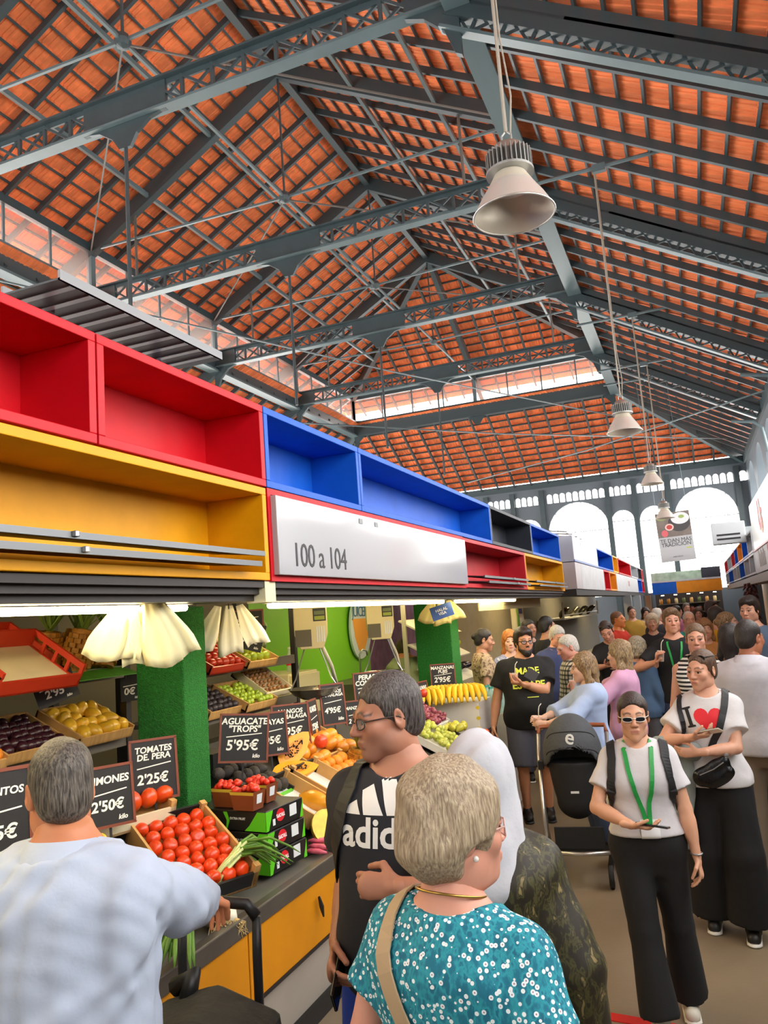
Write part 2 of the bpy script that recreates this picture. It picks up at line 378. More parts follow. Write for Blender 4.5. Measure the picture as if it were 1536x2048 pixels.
# ---- walls with arched windows (outline curves with holes, filled)
wall_m = M('iron_wall_paint', '5b666f', .5, var=.08, vscale=1)
def arch(x0, x1, zb, zt, n=14):
    r = (x1-x0)/2; zs = zt-r; c = (x0+x1)/2
    return [(x0, zb), (x1, zb)] + [(c+r*math.cos(PI*k/n), zs+r*math.sin(PI*k/n)) for k in range(n+1)]
def holed_wall(name, outline, holes, depth, mat, place):
    cu = bpy.data.curves.new(name, 'CURVE'); cu.dimensions = '2D'; cu.fill_mode = 'BOTH'; cu.extrude = depth/2
    for pl in [outline]+holes:
        sp = cu.splines.new('POLY'); sp.points.add(len(pl)-1); sp.use_cyclic_u = True
        for k, (a, b) in enumerate(pl): sp.points[k].co = (a, b, 0, 1)
    ob = bpy.data.objects.new(name, cu); COL.objects.link(ob)
    dg = bpy.context.evaluated_depsgraph_get(); me = bpy.data.meshes.new_from_object(ob.evaluated_get(dg)); bpy.data.objects.remove(ob)
    me.materials.clear(); me.materials.append(mat); o = link(name, me, kind='structure'); o.matrix_world = place; return o
YW = YE+AW
arches = [(-5.45, -2.98, 6.26), (-2.86, -2.0, 5.72), (-1.78, -.68, 5.75), (-.48, 1.85, 6.24), (-6.75, -5.75, 5.75), (-7.9, -6.95, 5.75), (-10.6, -8.1, 6.26)]
small = []
def srow(a, b, n):
    st = (b-a)/n
    for k in range(n): small.append((a+st*k+st*.1, a+st*(k+1)-st*.1))
srow(-6.75, -5.75, 4); srow(-5.42, -3.02, 9); srow(-2.9, -1.95, 4); srow(-1.8, -.7, 4); srow(-.5, 1.85, 9); srow(2.0, 2.34, 1); srow(-7.95, -6.95, 4); srow(-10.6, -8.1, 9)
holes = [arch(a, b, 2.3, t) for a, b, t in arches] + [arch(a, b, 6.33, 6.72, 8) for a, b in small]
place = Matrix(((1, 0, 0, 0), (0, 0, 1, YW), (0, 1, 0, 0), (0, 0, 0, 1)))
wb = holed_wall('wall_back', [(XL-AW, 0), (XR+AW, 0), (XR+AW, HA-.3), (XL-AW, HA-.3)], holes, .3, wall_m, place)
wb['label'] = 'grey iron end wall with arched windows'
for x in (-5.6, -2.93, -1.89, -.58, 1.95, -6.85, -8.0):
    MB().lo((x-.1, YW-.28, 0), (x+.1, YW-.1, HA-.4)).obj('pilaster', slate, wb).matrix_parent_inverse = wb.matrix_world.inverted()
white_frame = M('window_bar', '9aa0a4', .5)
for a, b, t in arches:
    win_n += 1; w = thing('window_%d' % win_n, ('broad' if b-a > 2 else 'narrow')+' round-arched window with thin glazing bars in the end wall', None, kind='structure')
    n = max(2, round((b-a)/.36)); r = (b-a)/2; c = (a+b)/2
    for k in range(1, n):
        x = a+(b-a)*k/n; zt = t-r+math.sqrt(max(0, r*r-(x-c)**2))
        MB().lo((x-.012, YW-.02, 2.3), (x+.012, YW+.02, zt)).obj('glazing_bar', white_frame, w)
    for z in (t-r, (t-r+2.3)/2): MB().lo((a, YW-.03, z-.015), (b, YW+.03, z+.015)).obj('transom', white_frame, w)
    MB().add([(p[0], YW, p[1]) for p in arch(a, b, 2.3, t)], [tuple(range(17))]).obj('pane', glass_m, w)
# the long wall beside the camera, out of the picture, with the same arches
place = Matrix(((0, 0, 1, XR+AW+.1), (1, 0, 0, 0), (0, 1, 0, 0), (0, 0, 0, 1)))
holed_wall('wall_right', [(Y0, 0), (YW, 0), (YW, HA-.3), (Y0, HA-.3)], [arch(Y0+.6+3.6*k, Y0+3.7+3.6*k, 3.0, 6.7) for k in range(10)], .3, wall_m, place)

place = Matrix(((1, 0, 0, 0), (0, 0, 1, Y0-.1), (0, 1, 0, 0), (0, 0, 0, 1)))
holed_wall('light_block_wall', [(XL-AW, 0), (XR+AW+.2, 0), (XR+AW+.2, HA-.3), (XR, HB-.3), (XM, HR-.2), (XL, HB-.3), (XL-AW, HA-.3)], [arch(XL+1.2+3.0*k, XL+3.2+3.0*k, 3.2, 8.2) for k in range(3)], .3, wall_m, place)  # added unseen wall behind the camera, blocks frontal light where the hall runs on
# ---------------------------------------------------------------- pendant lamps
alu = M('brushed_alu', 'b9b6ae', .35, metal=.85); alu_in = M('reflector_satin', 'd8d6cf', .3, metal=.55); alu_dk = M('heat_sink_grey', '8f8f8c', .45, metal=.7); cordm = M('lamp_cord', '8c8478', .6)
def pendant(loc, label, top):
    t = thing('pendant_lamp', label, 'lamp', loc, group='high bay pendant lamps')
    prof = [(.095, .27), (.11, .24), (.15, .17), (.2, .09), (.245, .0), (.25, .0), (.243, .012), (.196, .1), (.146, .178), (.1, .25), (0, .255)]
    MB().lathe(prof[:6], n=40).obj('shade', M('shade_outside', 'c2b9a8', .4, metal=.3), t, smooth=True)
    MB().lathe(prof[5:], n=40).obj('reflector', alu_in, t, smooth=True)
    MB().tube([(.249*math.cos(2*PI*k/40), .249*math.sin(2*PI*k/40), 0) for k in range(41)], .006, 6, cap=False).obj('rim', alu, t, smooth=True)
    hs = MB(); hs.lathe([(0, .27), (.1, .27), (.1, .4), (0, .4)], n=24)
    for k in range(30):
        a = 2*PI*k/30; hs.box((.118*math.cos(a), .118*math.sin(a), .345), (.05, .006, .12), [[math.cos(a), -math.sin(a), 0], [math.sin(a), math.cos(a), 0], [0, 0, 1]])
    hs.lathe([(.1, .262), (.148, .266), (.148, .282), (.1, .286)], n=30)
    hs.obj('heat_sink', alu_dk, t)
    MB().lathe([(.1, .4), (.095, .41), (.09, .45), (.05, .475), (0, .48)], n=24).obj('cap', alu, t, smooth=True)
    MB().tube([(-.03, 0, .475), (-.03, 0, .53), (0, 0, .56), (.03, 0, .53), (.03, 0, .475)], .007, 6).obj('hook', alu_dk, t)
    MB().tube([(0, 0, .55), (0, 0, top-loc[2])], .012, 6).obj('cord', cordm, t)
    MB().tube([(.02, .01, .5), (.05, .02, .8), (.02, .0, 1.2), (.015, 0, top-loc[2])], .006, 5).obj('cable', cordm, t)
pend = [((-.77, 4.55, 4.45), 9.2, 'large pendant lamp with finned top hanging in front of the lattice girders'), ((-.7, 11.6, 4.47), 8.56, 'pendant lamp hanging second in the row along the aisle'),
        ((-.65, 18.3, 4.6), 8.56, 'pendant lamp hanging third in the row along the aisle'), ((-.56, 22.4, 4.2), 8.56, 'small far pendant lamp overlapping the food banner')]
for l, tp, lb in pend: pendant(l, lb, tp)
for i, y in enumerate((11.6, 18.3, 22.4, 24.0)):
    t = thing('conduit_pipe', ['thin conduit pipe with junction box crossing above the second pendant lamp', 'thin conduit pipe crossing above the third pendant lamp', 'thin conduit pipe crossing above the far pendant lamp', 'thin conduit pipe carrying the food banner'][i], 'pipe', (0, y, 8.58), group='conduits across the aisle')
    MB().tube([(XR, 0, 0), (XR+AW, 0, 0)], .03, 6).obj('pipe', slate_lt, t)
    MB().box((-.63, 0, -.02), (.2, .08, .12)).obj('junction_box', slate_lt, t)
for i, (a, b, z) in enumerate((((XL, 9), (XR, 30), 8.9), ((XL, 16), (2.3, 31), 7.6), ((-8, 30), (2.3, 22), 7.2))):
    MB().tube([(a[0], a[1], z), ((a[0]+b[0])/2, (a[1]+b[1])/2, z-.15), (b[0], b[1], z)], .022, 6).obj('stay_cable', slate_lt, label=['thin stay cable slung under the nave girders', 'long stay cable slung low over the stalls', 'stay cable slung before the end wall'][i], cat='cable', group='stay cables')
# ---------------------------------------------------------------- display boxes above the fruit stall
COLS = dict(red='bf0619', yellow='de9a02', blue='0a56bc', black='2b2f38', white='b4b6ba', redb='b8202c', orange='d98a1c')
def paint(c): return M('paint_'+c, COLS[c], .5, var=.09, vscale=5, bump=.04, bscale=30, spec=.3)
FX = -1.9
def display_box(y0, y1, z0, z1, col, label, x=FX, depth=.34, th=.04, group='painted display boxes above the stalls', side=1):
    """open-fronted box facing the aisle; side=1 faces +x, -1 faces -x"""
    t = thing('display_box', label, 'display box', (x, y0, z0), group=group); m = paint(col); w, h = y1-y0, z1-z0; g = .004
    X = lambda a: -side*a
    MB().lo((X(0), g, g), (X(depth), w-g, th)).obj('bottom_panel', m, t, bevel=.003)
    MB().lo((X(0), g, h-th), (X(depth), w-g, h-g)).obj('top_panel', m, t, bevel=.003)
    for a, b in ((g, th), (w-th, w-g)): MB().lo((X(0), a, th), (X(depth), b, h-th)).obj('side_panel', m, t, bevel=.003)
    MB().lo((X(depth-.02), th, th), (X(depth), w-th, h-th)).obj('back_panel', m, t)
    return t
Zb, Zm, Zt = 2.27, 2.73, 3.15
display_box(.98, 2.15, Zm, Zt, 'red', 'red painted display box above the yellow one, farther from the blue boxes'); display_box(2.15, 3.32, Zm, Zt, 'red', 'red painted display box next to the short blue box')
display_box(-.2, .98, Zm, Zt, 'red', 'red painted display box at the start of the row')
display_box(3.32, 4.5, Zm, Zt, 'blue', 'short blue display box beside the red boxes'); display_box(4.5, 7.91, Zm, Zt, 'blue', 'long blue display box above the white number sign')
display_box(7.91, 10.06, Zm, Zt, 'black', 'black display box after the long blue one'); display_box(10.06, 12.3, Zm, Zt, 'blue', 'blue display box at the end of the fruit stall row')
display_box(-.2, 3.31, Zb, Zm, 'yellow', 'long yellow display box with folded metal awning below the red boxes')
display_box(6.78, 9.5, Zb, Zm, 'redb', 'red display box beside the white number sign'); display_box(9.5, 12.4, Zb, Zm, 'yellow', 'yellow display box at the end of the fruit stall row')
# number sign in its red frame
sg = thing('number_sign', 'white sign panel in red frame reading 100 a 104', 'sign', (FX, 3.32, Zb)); rm = paint('red')
for a, b in (((-.3, 0, 0), (0, 3.46, .03)), ((-.3, 0, .43), (0, 3.46, .46)), ((-.3, 0, .03), (0, .03, .43)), ((-.3, 3.43, .03), (0, 3.46, .43))): MB().lo(a, b).obj('frame', rm, sg)
MB().lo((-.3, .03, .03), (.03, 3.42, .425)).obj('panel', M('sign_white', 'a6a6ab', .1, coat=.6), sg, bevel=.004)
lettering('100 a 104', .175, M('sign_black', '1c1c1e', .5), sg, (.0315, .5, .13), (PI/2, 0, PI/2), spacing=.95)
for y in (1.05, 1.3): MB().lo((.03, y, .37), (.034, y+.05, .4)).obj('sticker', M('sticker_grey', '8d9092', .6), sg)
# folded metal awnings lying in the boxes
steel = M('galvanised', 'a9adb0', .3, metal=.8, var=.08, vscale=8); dark_steel = M('dark_metal', '2a2a2c', .45, metal=.3)
def awning(y0, y1, z, label):
    t = thing('folded_awning', label, 'awning', (FX-.05, y0, z), group='folded awnings in the display boxes')
    for k in range(2):
        zz = .055*k; x = .12-.04*k
        MB().add([(x, 0, zz), (x, y1-y0-.1*(1-k), zz), (-.18, y1-y0-.02, zz+.03), (-.18, 0, zz+.03), (x, 0, zz+.012), (x, y1-y0-.1*(1-k), zz+.012), (-.18, y1-y0-.02, zz+.042), (-.18, 0, zz+.042)], [(0, 1, 2, 3), (4, 7, 6, 5), (0, 4, 5, 1), (1, 5, 6, 2), (2, 6, 7, 3), (3, 7, 4, 0)]).obj('panel', dark_steel, t)
        MB().lo((x, 0, zz-.003), (x+.012, y1-y0-.1*(1-k), zz+.02)).obj('edge_rail', M('rail_grey', '6f7274', .35, metal=.6), t)
        MB().lathe([(0, -.012), (.014, -.008), (.014, .008), (0, .012)], (x+.015, (y1-y0)*.62, zz+.012), 8).obj('latch', steel, t)
awning(0, 3.2, Zb+.06, 'folded metal awning lying in the yellow box'); awning(7.3, 9.4, Zb+.05, 'folded metal awning in the red box by the number sign'); awning(9.9, 12.3, Zb+.05, 'folded metal awning in the end yellow box')
t = thing('cable_tray', 'grey perforated metal tray lying on top of the red boxes', 'tray', (FX-.36, 2.2, Zt+.27))
MB().lo((-.15, 0, 0), (.15, 1.1, .008)).obj('base', M('tray_grey', '3f4143', .5, metal=.4), t)
for x in (-.15, .14): MB().lo((x, 0, 0), (x+.012, 1.1, .04)).obj('side', M('tray_rail', '83878a', .5), t)
for y in (.2, .9): MB().lo((-.13, y, -.27), (-.1, y+.03, 0)).obj('leg', steel, t)
for k in range(10): MB().lo((-.14, .06+k*.105, -.004), (.14, .09+k*.105, -.0005)).obj('slot_rib', steel, t)
# shutter housing and strip lights under the boxes
t = thing('shutter_housing', 'dark roller shutter housing under the display boxes', 'shutter', (FX-.02, -.2, 2.19))
for k, (x, z, h) in enumerate(((0, .05, .03), (-.03, .02, .03), (-.06, -.01, .03))): MB().lo((x-.1, 0, z), (x, 12.6, z+h)).obj('rail', M('housing_brown', '2a2421', .5), t)
MB().lo((-.4, 0, .0), (-.1, 12.6, .08)).obj('cover', M('housing_dark', '1d1a19', .6), t)
MB().lo((-.1, 3.48, -.02), (.004, 3.58, .08)).obj('joint_plate', M('joint_cream', 'd9d3b0', .5), t)
tube_m = M('lit_tube', 'ffeab8', .5, emit=24.)
for i, (a, b) in enumerate(((.3, 2.95), (3.7, 6.8), (7.2, 9.8))):
    t = thing('strip_light', ['lit fluorescent strip above the tomato counter', 'lit fluorescent strip above the papaya counter', 'lit fluorescent strip at the far end of the fruit stall'][i], 'light', (-2.14, a, 2.165), group='strip lights under the boxes')
    MB().tube([(0, 0, 0), (0, b-a, 0)], .016, 8).obj('tube', tube_m, t); MB().lo((-.03, -.02, .012), (.03, b-a+.02, .03)).obj('fixture', M('fixture_white', 'e0e0da', .5), t)
# stall ceiling and back wall
stall_ceiling = MB().lo((-4.5, -.3, 2.6), (-2.26, 12.4, 2.68)).obj('ceiling_stall', M('stall_ceiling', '5a5750', .8), kind='structure', label='low grey ceiling over the fruit stall')
wl = MB().lo((-4.5, -.3, 0), (-4.42, 7.2, 2.6)).obj('wall_left', M('stall_back', '5b564a', .8), kind='structure', label='dull back wall of the fruit stall')
MB().lo((-4.5, 7.2, 0), (-4.42, 10.4, 2.6)).obj('wall_green', M('lime_wall', '77c41d', .55), kind='structure', label='lime green painted wall behind the juice sign')
for i, y in enumerate((1.8, 5.6, 9.0)):
    t = thing('ceiling_light', ['lit ceiling batten inside the stall above the shelf of pineapples', 'lit ceiling batten inside the stall above the apples', 'lit ceiling batten inside the stall by the juice sign'][i], 'light', (-3.3, y, 2.57), group='ceiling battens in the stall')
    MB().lo((-.05, -.6, -.02), (.05, .6, .02)).obj('diffuser', M('lit_batten', 'ffe6ac', .5, emit=26.), t); MB().lo((-.06, -.62, .02), (.06, .62, .03)).obj('housing', MATS['fixture_white'], t)

# ---------------------------------------------------------------- counter
ct = thing('stall_counter', 'long market counter with yellow front panels, grey lip and white base', 'counter', (FX, 0, 0))
yel = M('counter_yellow', 'cf8606', .45, var=.12, vscale=3); wht = M('counter_white', 'b7b0a6', .5, var=.08, vscale=3)
MB().lo((-1.3, -.4, .8), (-.02, 7.3, .84)).obj('worktop', M('worktop_grey', '6b675f', .45), ct)
MB().lo((-.05, -.4, .79), (0, 7.3, .865)).obj('lip', M('lip_grey', '57524b', .4, metal=.3, var=.15), ct, bevel=.006)
ys = [-.4, .75, 1.6, 2.3, 2.62, 3.0, 4.75, 6.0, 7.3]
for a, b in zip(ys[:-1], ys[1:]):
    MB().lo((-.06, a+.004, .5), (-.02, b-.004, .79)).obj('front_panel', yel, ct, bevel=.003)
MB().lo((-.07, -.4, .485), (-.015, 7.3, .5)).obj('rail', dark_steel, ct)
MB().add([(-.06, -.4, .485), (-.06, 7.3, .485), (-.2, 7.3, .1), (-.2, -.4, .1), (-.1, -.4, .485), (-.1, 7.3, .485), (-.24, 7.3, .1), (-.24, -.4, .1)], [(0, 1, 2, 3), (4, 7, 6, 5), (0, 4, 5, 1), (1, 5, 6, 2), (2, 6, 7, 3), (3, 7, 4, 0)]).obj('kick_panel', wht, ct)
MB().lo((-.26, -.4, 0), (-.18, 7.3, .1)).obj('plinth', M('black_plinth', '1a1918', .5), ct)
MB().lo((-1.3, 7.26, 0), (-.03, 7.3, .8)).obj('end_panel', M('maroon_panel', '4a1c1e', .5), ct); MB().lo((-1.3, -.4, 0), (-1.26, 7.3, .8)).obj('rear_panel', MATS['stall_back'], ct)
MB().tube([(-.001, 3.62, .72), (.006, 3.63, .67), (.008, 3.64, .62)], [.006, .012, .004], 6).obj('chipped_paint', dark_steel, ct)
# sloping display stands on the counter
D0, DX, DK = .88, -2.04, .5
TH = math.atan(DK)
def dz(x): return D0+DK*(DX-x)
def on_d(px, py, lift=0.):
    v = ray(px, py); t = (D0+lift+DK*DX-CAM[2])/(v[2]+DK*v[0]); return CAM+v*t
wood = M('crate_wood', 'c79a5b', .7, var=.15, vscale=8, stretch=(1, 8, 1)); black_card = M('black_card', '17181a', .5); cream_card = M('cream_card', 'd9cba8', .7, var=.06); white_card = M('white_card', 'dedad2', .6, var=.05); stand_m = M('stand_dark', '3c3831', .7)
for i, (a, b) in enumerate(((-.3, 1.3), (1.3, 2.75), (3.8, 5.3), (5.3, 7.2))):
    MB().prism([(-2.06, .845), (-2.06, dz(-2.06)-.02), (-3.0, dz(-3.0)-.02), (-3.0, .845)], 'y', a, b).obj('display_stand', stand_m, label=['sloping dark display stand near the trolley end of the counter', 'sloping dark display stand under the lemon crates', 'sloping dark display stand under the avocado and papaya crates', 'sloping dark display stand under the grapes'][i], cat='stand', group='sloping stands on the counter')
MB().prism([(-2.66, .845), (-2.66, dz(-2.66)-.02), (-3.0, dz(-3.0)-.02), (-3.0, .845)], 'y', 2.75, 3.38).obj('display_stand', stand_m, label='sloping dark display stand behind the avocado boxes', cat='stand', group='sloping stands on the counter')

# ---------------------------------------------------------------- green turf pillars
turf_d = M('turf', '1f7a24', .9, bump=1., bscale=160, var=.25, vscale=60)
for i, (x0, x1, y0, y1) in enumerate(((-2.80, -2.5, 3.41, 3.62), (-2.93, -2.52, 8.2, 8.5))):
    t = thing('turf_pillar', ['square pillar wrapped in green artificial turf behind the tomatoes', 'square pillar wrapped in green artificial turf behind the bananas'][i], 'pillar', (0, 0, 0), group='turf wrapped pillars')
    MB().lo((x0, y0, .85 if i == 0 else 0), (x1, y1, 2.19)).obj('turf_wrap', turf_d, t, bevel=.01)
    MB().lo((x0+.03, y0+.03, 2.19), (x1-.03, y1-.03, 2.6)).obj('core', stand_m, t)

# ---------------------------------------------------------------- fruit shapes
def lathe_fruit(name, prof, mat, n=14, bend=0.):
    mb = MB(); mb.lathe(prof, n=n)
    if bend: mb.v = [(x+bend*z*z, y, z) for x, y, z in mb.v]
    return mb.mesh(name, mat, smooth=True)
def ball_prof(r, zs=1., n=8, dent=0., neck=0.):
    out = []
    for k in range(n+1):
        a = PI*k/n; rr = r*math.sin(a); z = -r*zs*math.cos(a)
        z -= dent*r*math.exp(-((PI-a)/.45)**2); rr *= (1-neck*max(0, -math.cos(a))); out.append((max(rr, 0), z))
    return out
FM = {}
def fm(k, col, prof, rough=.35, var=.12, vs=10, n=14, coat=.2, bend=0., bump=0.):
    FM[k] = lathe_fruit(k, prof, M('skin_'+k, col, rough, var=var, vscale=vs, coat=coat, obrand=.12, bump=bump, bscale=200), n, bend)
fm('tomato', 'd93e0c', ball_prof(.036, .92, dent=.25)); fm('plum_tomato', 'd5401c', ball_prof(.034, 1.25)); fm('beef_tomato', 'd8480e', ball_prof(.048, .86, dent=.25))
fm('lemon', 'e8c81e', ball_prof(.033, 1.2)); fm('lime', 'a9b83a', ball_prof(.03, 1.1)); fm('avocado', '2f2620', ball_prof(.038, 1.35, neck=.3), .6, coat=0, bump=.4)
fm('mango', 'e08a22', ball_prof(.046, 1.25), var=.3, vs=5); fm('red_mango', 'cf4526', ball_prof(.048, 1.2), var=.3, vs=6); fm('orange', 'ef8c12', ball_prof(.041, .97), .5, bump=.3)
fm('apple', 'c23a22', ball_prof(.036, .9, dent=.3)); fm('green_apple', 'a8bf34', ball_prof(.036, .9, dent=.3)); fm('pear', 'c2bb3c', ball_prof(.037, 1.4, neck=.45)); fm('green_mango', '8fa23a', ball_prof(.05, 1.25), var=.3, vs=6)
fm('plum', '3a1420', ball_prof(.03, 1.)); fm('yellow_mango', 'e6b32e', ball_prof(.04, 1.4)); fm('fig', '2e2428', ball_prof(.028, 1.1), .6); fm('grape', '8b3a4a', ball_prof(.019, 1.15, n=5), n=8); fm('white_grape', 'b3b84a', ball_prof(.019, 1.15, n=5), n=8)
fm('strawberry', 'd8331f', ball_prof(.017, 1.2, n=6, neck=.0), n=9); fm('papaya', 'e79a1c', ball_prof(.075, 1.9, neck=.25), var=.2, vs=7); fm('melon', '4f5a2c', ball_prof(.085, 1.1), var=.35, vs=14); fm('nut', '9c6a3a', ball_prof(.017, 1.1, n=5), n=7); fm('ginger', 'b98d4e', ball_prof(.03, 1.5, n=5), .7, n=8); fm('eggplant', '1c1220', ball_prof(.035, 2., neck=.3), .2)
def put(kind, pos, label, group, rot=None, sc=1., cat=None, name=None):
    if rot is None: rot = (random.uniform(0, 6), random.uniform(0, 6), random.uniform(0, 6))
    return link(name or kind, FM[kind], None, pos, rot, label=label, cat=cat or kind.replace('_', ' '), group=group, scale=sc*random.uniform(.93, 1.07))
def crate(name, label, pos, L, W, h, mats, rot=(0, TH, 0), group=None, liner=None, th=.012, ends=True):
    """open tray: x runs down the slope, origin under its middle"""
    t = thing(name, label, 'crate', pos, rot=rot, group=group); ms, mb_ = mats if isinstance(mats, tuple) else (mats, mats)
    MB().lo((-L/2, -W/2, 0), (L/2, W/2, th)).obj('base', ms, t)
    for s in (-1, 1):
        MB().lo((-L/2, s*W/2-s*th, 0), (L/2, s*W/2, h)).obj('side', ms, t)
        MB().lo((s*L/2-s*th, -W/2, 0), (s*L/2, W/2, h*(1. if s < 0 else .8))).obj('end', mb_, t)
        if ends:
            for q in (-1, 1): MB().lo((s*(L/2-.03), q*(W/2-.03), 0), (s*L/2, q*W/2, h+.015)).obj('corner_post', wood, t)
    if liner: MB().lo((-L/2+th, -W/2+th, th), (L/2-th, W/2-th, th+.01)).obj('liner', liner, t)
    t['_m'] = 1; return t
def frame_of(pos, rot): return Matrix.Translation(Vector(pos)) @ Euler(rot).to_matrix().to_4x4()
def fill(kind, pos, rot, L, W, z, nx, ny, label, group, skip=0, layers=1, sc=1., up=None):
    m = frame_of(pos, rot)
    for l in range(layers):
        for i in range(nx-l):
            for j in range(ny-l):
                if random.random() < skip: continue
                q = Vector((-L/2+(i+.5+l*.5)*L/nx+random.uniform(-.006, .006), -W/2+(j+.5+(.25 if i % 2 else -.1)+l*.5)*W/ny, z+l*.055*sc))
                put(kind, m @ q, label, group, sc=sc, rot=up)
# tomatoes in their tilted crate
p = (-2.30, 3.13, dz(-2.30)+.0); r = (0, TH, -.42)
crate('tomato_crate', 'tilted wooden crate with black ends full of round tomatoes', p, .52, .40, .1, (wood, black_card), r)
fill('tomato', p, r, .48, .36, .07, 7, 5, 'ripe round tomato in the tilted crate by the spring onions', 'tomatoes in the tilted crate', 0)
# large tomatoes, lemons behind
p = (-2.7, 3.06, dz(-2.7)); r = (0, TH*.5, -.3)
crate('beef_tomato_crate', 'cardboard crate with large tomatoes behind the round ones', p, .36, .5, .08, (wood, cream_card), r)
fill('beef_tomato', (p[0]+.06, p[1]+.02, p[2]), r, .2, .42, .09, 2, 5, 'large oval tomato in the crate in front of the turf pillar', 'large tomatoes', 0)
p = (-2.52, 2.52, dz(-2.52)); r = (0, TH, -.2)
crate('lemon_crate', 'cream cardboard tray of lemons under the price boards', p, .42, .5, .08, cream_card, r)
fill('lemon', (p[0]+.03, p[1]+.05, p[2]), r, .36, .4, .06, 5, 5, 'yellow lemon in the cream tray', 'lemons in the cream tray', .25); fill('lime', (p[0]-.08, p[1]+.15, p[2]), r, .16, .2, .09, 2, 3, 'yellow green lime on top of the lemon tray', 'limes')
for i, (x, y) in enumerate(((-2.5, 1.95), (-2.55, 1.35), (-2.45, .8))):
    crate('cardboard_tray', ['empty cream cardboard tray next to the lemons', 'empty cream cardboard tray between two price boards', 'empty cream cardboard tray at the end of the counter'][i], (x, y, dz(x)), .5, .5, .09, cream_card, group='empty cream trays', ends=False)
# avocado boxes standing on the worktop, strawberries on top
trops_red = M('logo_red', 'd3202b', .4); lime_g = M('logo_green', '5cc21f', .4); wtxt = M('print_white', 'f2f2ee', .5); white_lab = M('paper_label', 'd9dcdc', .6)
for k in range(3):
    t = thing('avocado_box', ['black and green avocado box at the bottom of its stack', 'black and green avocado box in the middle of its stack', 'black and green avocado box on top, under the strawberries'][k], 'box', (-2.05-.005*k, 3.42, .868+.1*k), rz=-.1, group='stacked avocado boxes')
    MB().lo((-.5, 0, .002), (0, .32, .098)).obj('body', M('box_black', '1b1a19', .35), t, bevel=.004)
    MB().add([(-.13, -.001, .004), (0, -.001, .004), (0, -.001, .094), (-.05, -.001, .094), (-.1, -.001, .03)], [(0, 1, 2, 3, 4)]).obj('green_corner', lime_g, t)
    MB().add([(.0012, 0, .004), (.0012, .02, .004), (.0012, .06, .094), (.0012, 0, .094)], [(0, 1, 2, 3)]).obj('green_corner', lime_g, t)
    MB().add([(.0012, .29, .004), (.0012, .32, .004), (.0012, .32, .094)], [(0, 1, 2)]).obj('green_corner', lime_g, t)
    MB().add([(-.245, -.0012, .01), (-.235, -.0012, .01), (-.22, -.0012, .05), (-.235, -.0012, .09), (-.26, -.0012, .09), (-.238, -.0012, .05)], [(0, 1, 2, 3, 4, 5)]).obj('green_leaf', lime_g, t)
    MB().prism([(-.36+.06*a, .055+.032*b) for a, b in disc(20)], 'y', -.0025, -.0005).obj('logo', trops_red, t); lettering('TROPS', .036, wtxt, t, (-.36, -.003, .055), (PI/2, PI, 0), extrude=.0004, bold=.0008)
    MB().prism([(.12+.035*a, .058+.03*b) for a, b in disc(20)], 'x', .0005, .0025).obj('logo', trops_red, t); lettering('TROPS', .024, wtxt, t, (.003, .12, .058), (PI/2, PI, PI/2), extrude=.0004, bold=.0006)
    lettering('EXTRA FRUIT', .016, wtxt, t, (-.17, -.002, .06), (PI/2, 0, 0), extrude=.0004)
    MB().lo((.0005, .2, .03), (.002, .26, .085)).obj('paper_label', white_lab, t); MB().lo((.0005, .055, .02), (.002, .075, .05)).obj('stamp', white_lab, t)
    if k == 2: MB().prism([(-.3+.06*a, .16+.035*b) for a, b in disc(20)], 'z', .0985, .0995).obj('logo', trops_red, t); lettering('TROPS', .036, wtxt, t, (-.3, .16, .1), (0, 0, PI), extrude=.0003, bold=.0008)
bm_orange = M('punnet_card', '7a3c1a', .5); bm_yel = M('punnet_yellow', 'c9b13a', .5)
for i, (x, y) in enumerate(((-2.18, 3.46), (-2.2, 3.62), (-2.33, 3.52))):
    t = thing('strawberry_punnet', ['strawberry punnet on the avocado box, on the side of the tomato crate', 'strawberry punnet on the avocado box, on the side of the cut melon', 'strawberry punnet behind the other two on the avocado box'][i], 'punnet', (x, y, 1.17), rz=-.1, group='strawberry punnets')
    pr = [(-.06, -.04), (.06, -.04), (.06, .04), (-.06, .04)]; pt = [(a*1.22, b*1.25) for a, b in pr]
    MB().add([(a, b, 0) for a, b in pr]+[(a, b, .09) for a, b in pt]+[(a*.97, b*.97, .09) for a, b in pt]+[(a*.97, b*.97, .01) for a, b in pr], [(0, 1, 2, 3)]+[(k, (k+1) % 4, 4+(k+1) % 4, 4+k) for k in range(4)]+[(4+k, 4+(k+1) % 4, 8+(k+1) % 4, 8+k) for k in range(4)]+[(8+k, 8+(k+1) % 4, 12+(k+1) % 4, 12+k) for k in range(4)]).obj('wall', bm_orange, t)
    MB().add([(-.066, -.0435, .05), (.066, -.0435, .05), (.074, -.0512, .089), (-.074, -.0512, .089)], [(0, 1, 2, 3)]).obj('print', bm_yel, t)
    MB().add([(.0665, -.02, .03), (.0665, .02, .03), (.0735, .022, .075), (.0735, -.022, .075)], [(0, 1, 2, 3)]).obj('print', white_lab, t)
    for k in range(16):
        put('strawberry', (x+random.uniform(-.055, .055), y+random.uniform(-.035, .035), 1.17+random.uniform(.085, .11)), 'small red strawberry heaped in a cardboard punnet', 'strawberries in the punnets')
# avocados, papayas, mangos, oranges on the next stand
p = (-2.55, 4.02, dz(-2.55)); r = (0, TH, 0)
crate('avocado_tray', 'black and green tray heaped with dark avocados', p, .4, .42, .07, (black_card, lime_g), r, ends=False)
fill('avocado', (p[0]+.02, p[1]-.02, p[2]), r, .34, .36, .07, 4, 5, 'dark ripe avocado in the black tray', 'avocados in the black tray', .05)
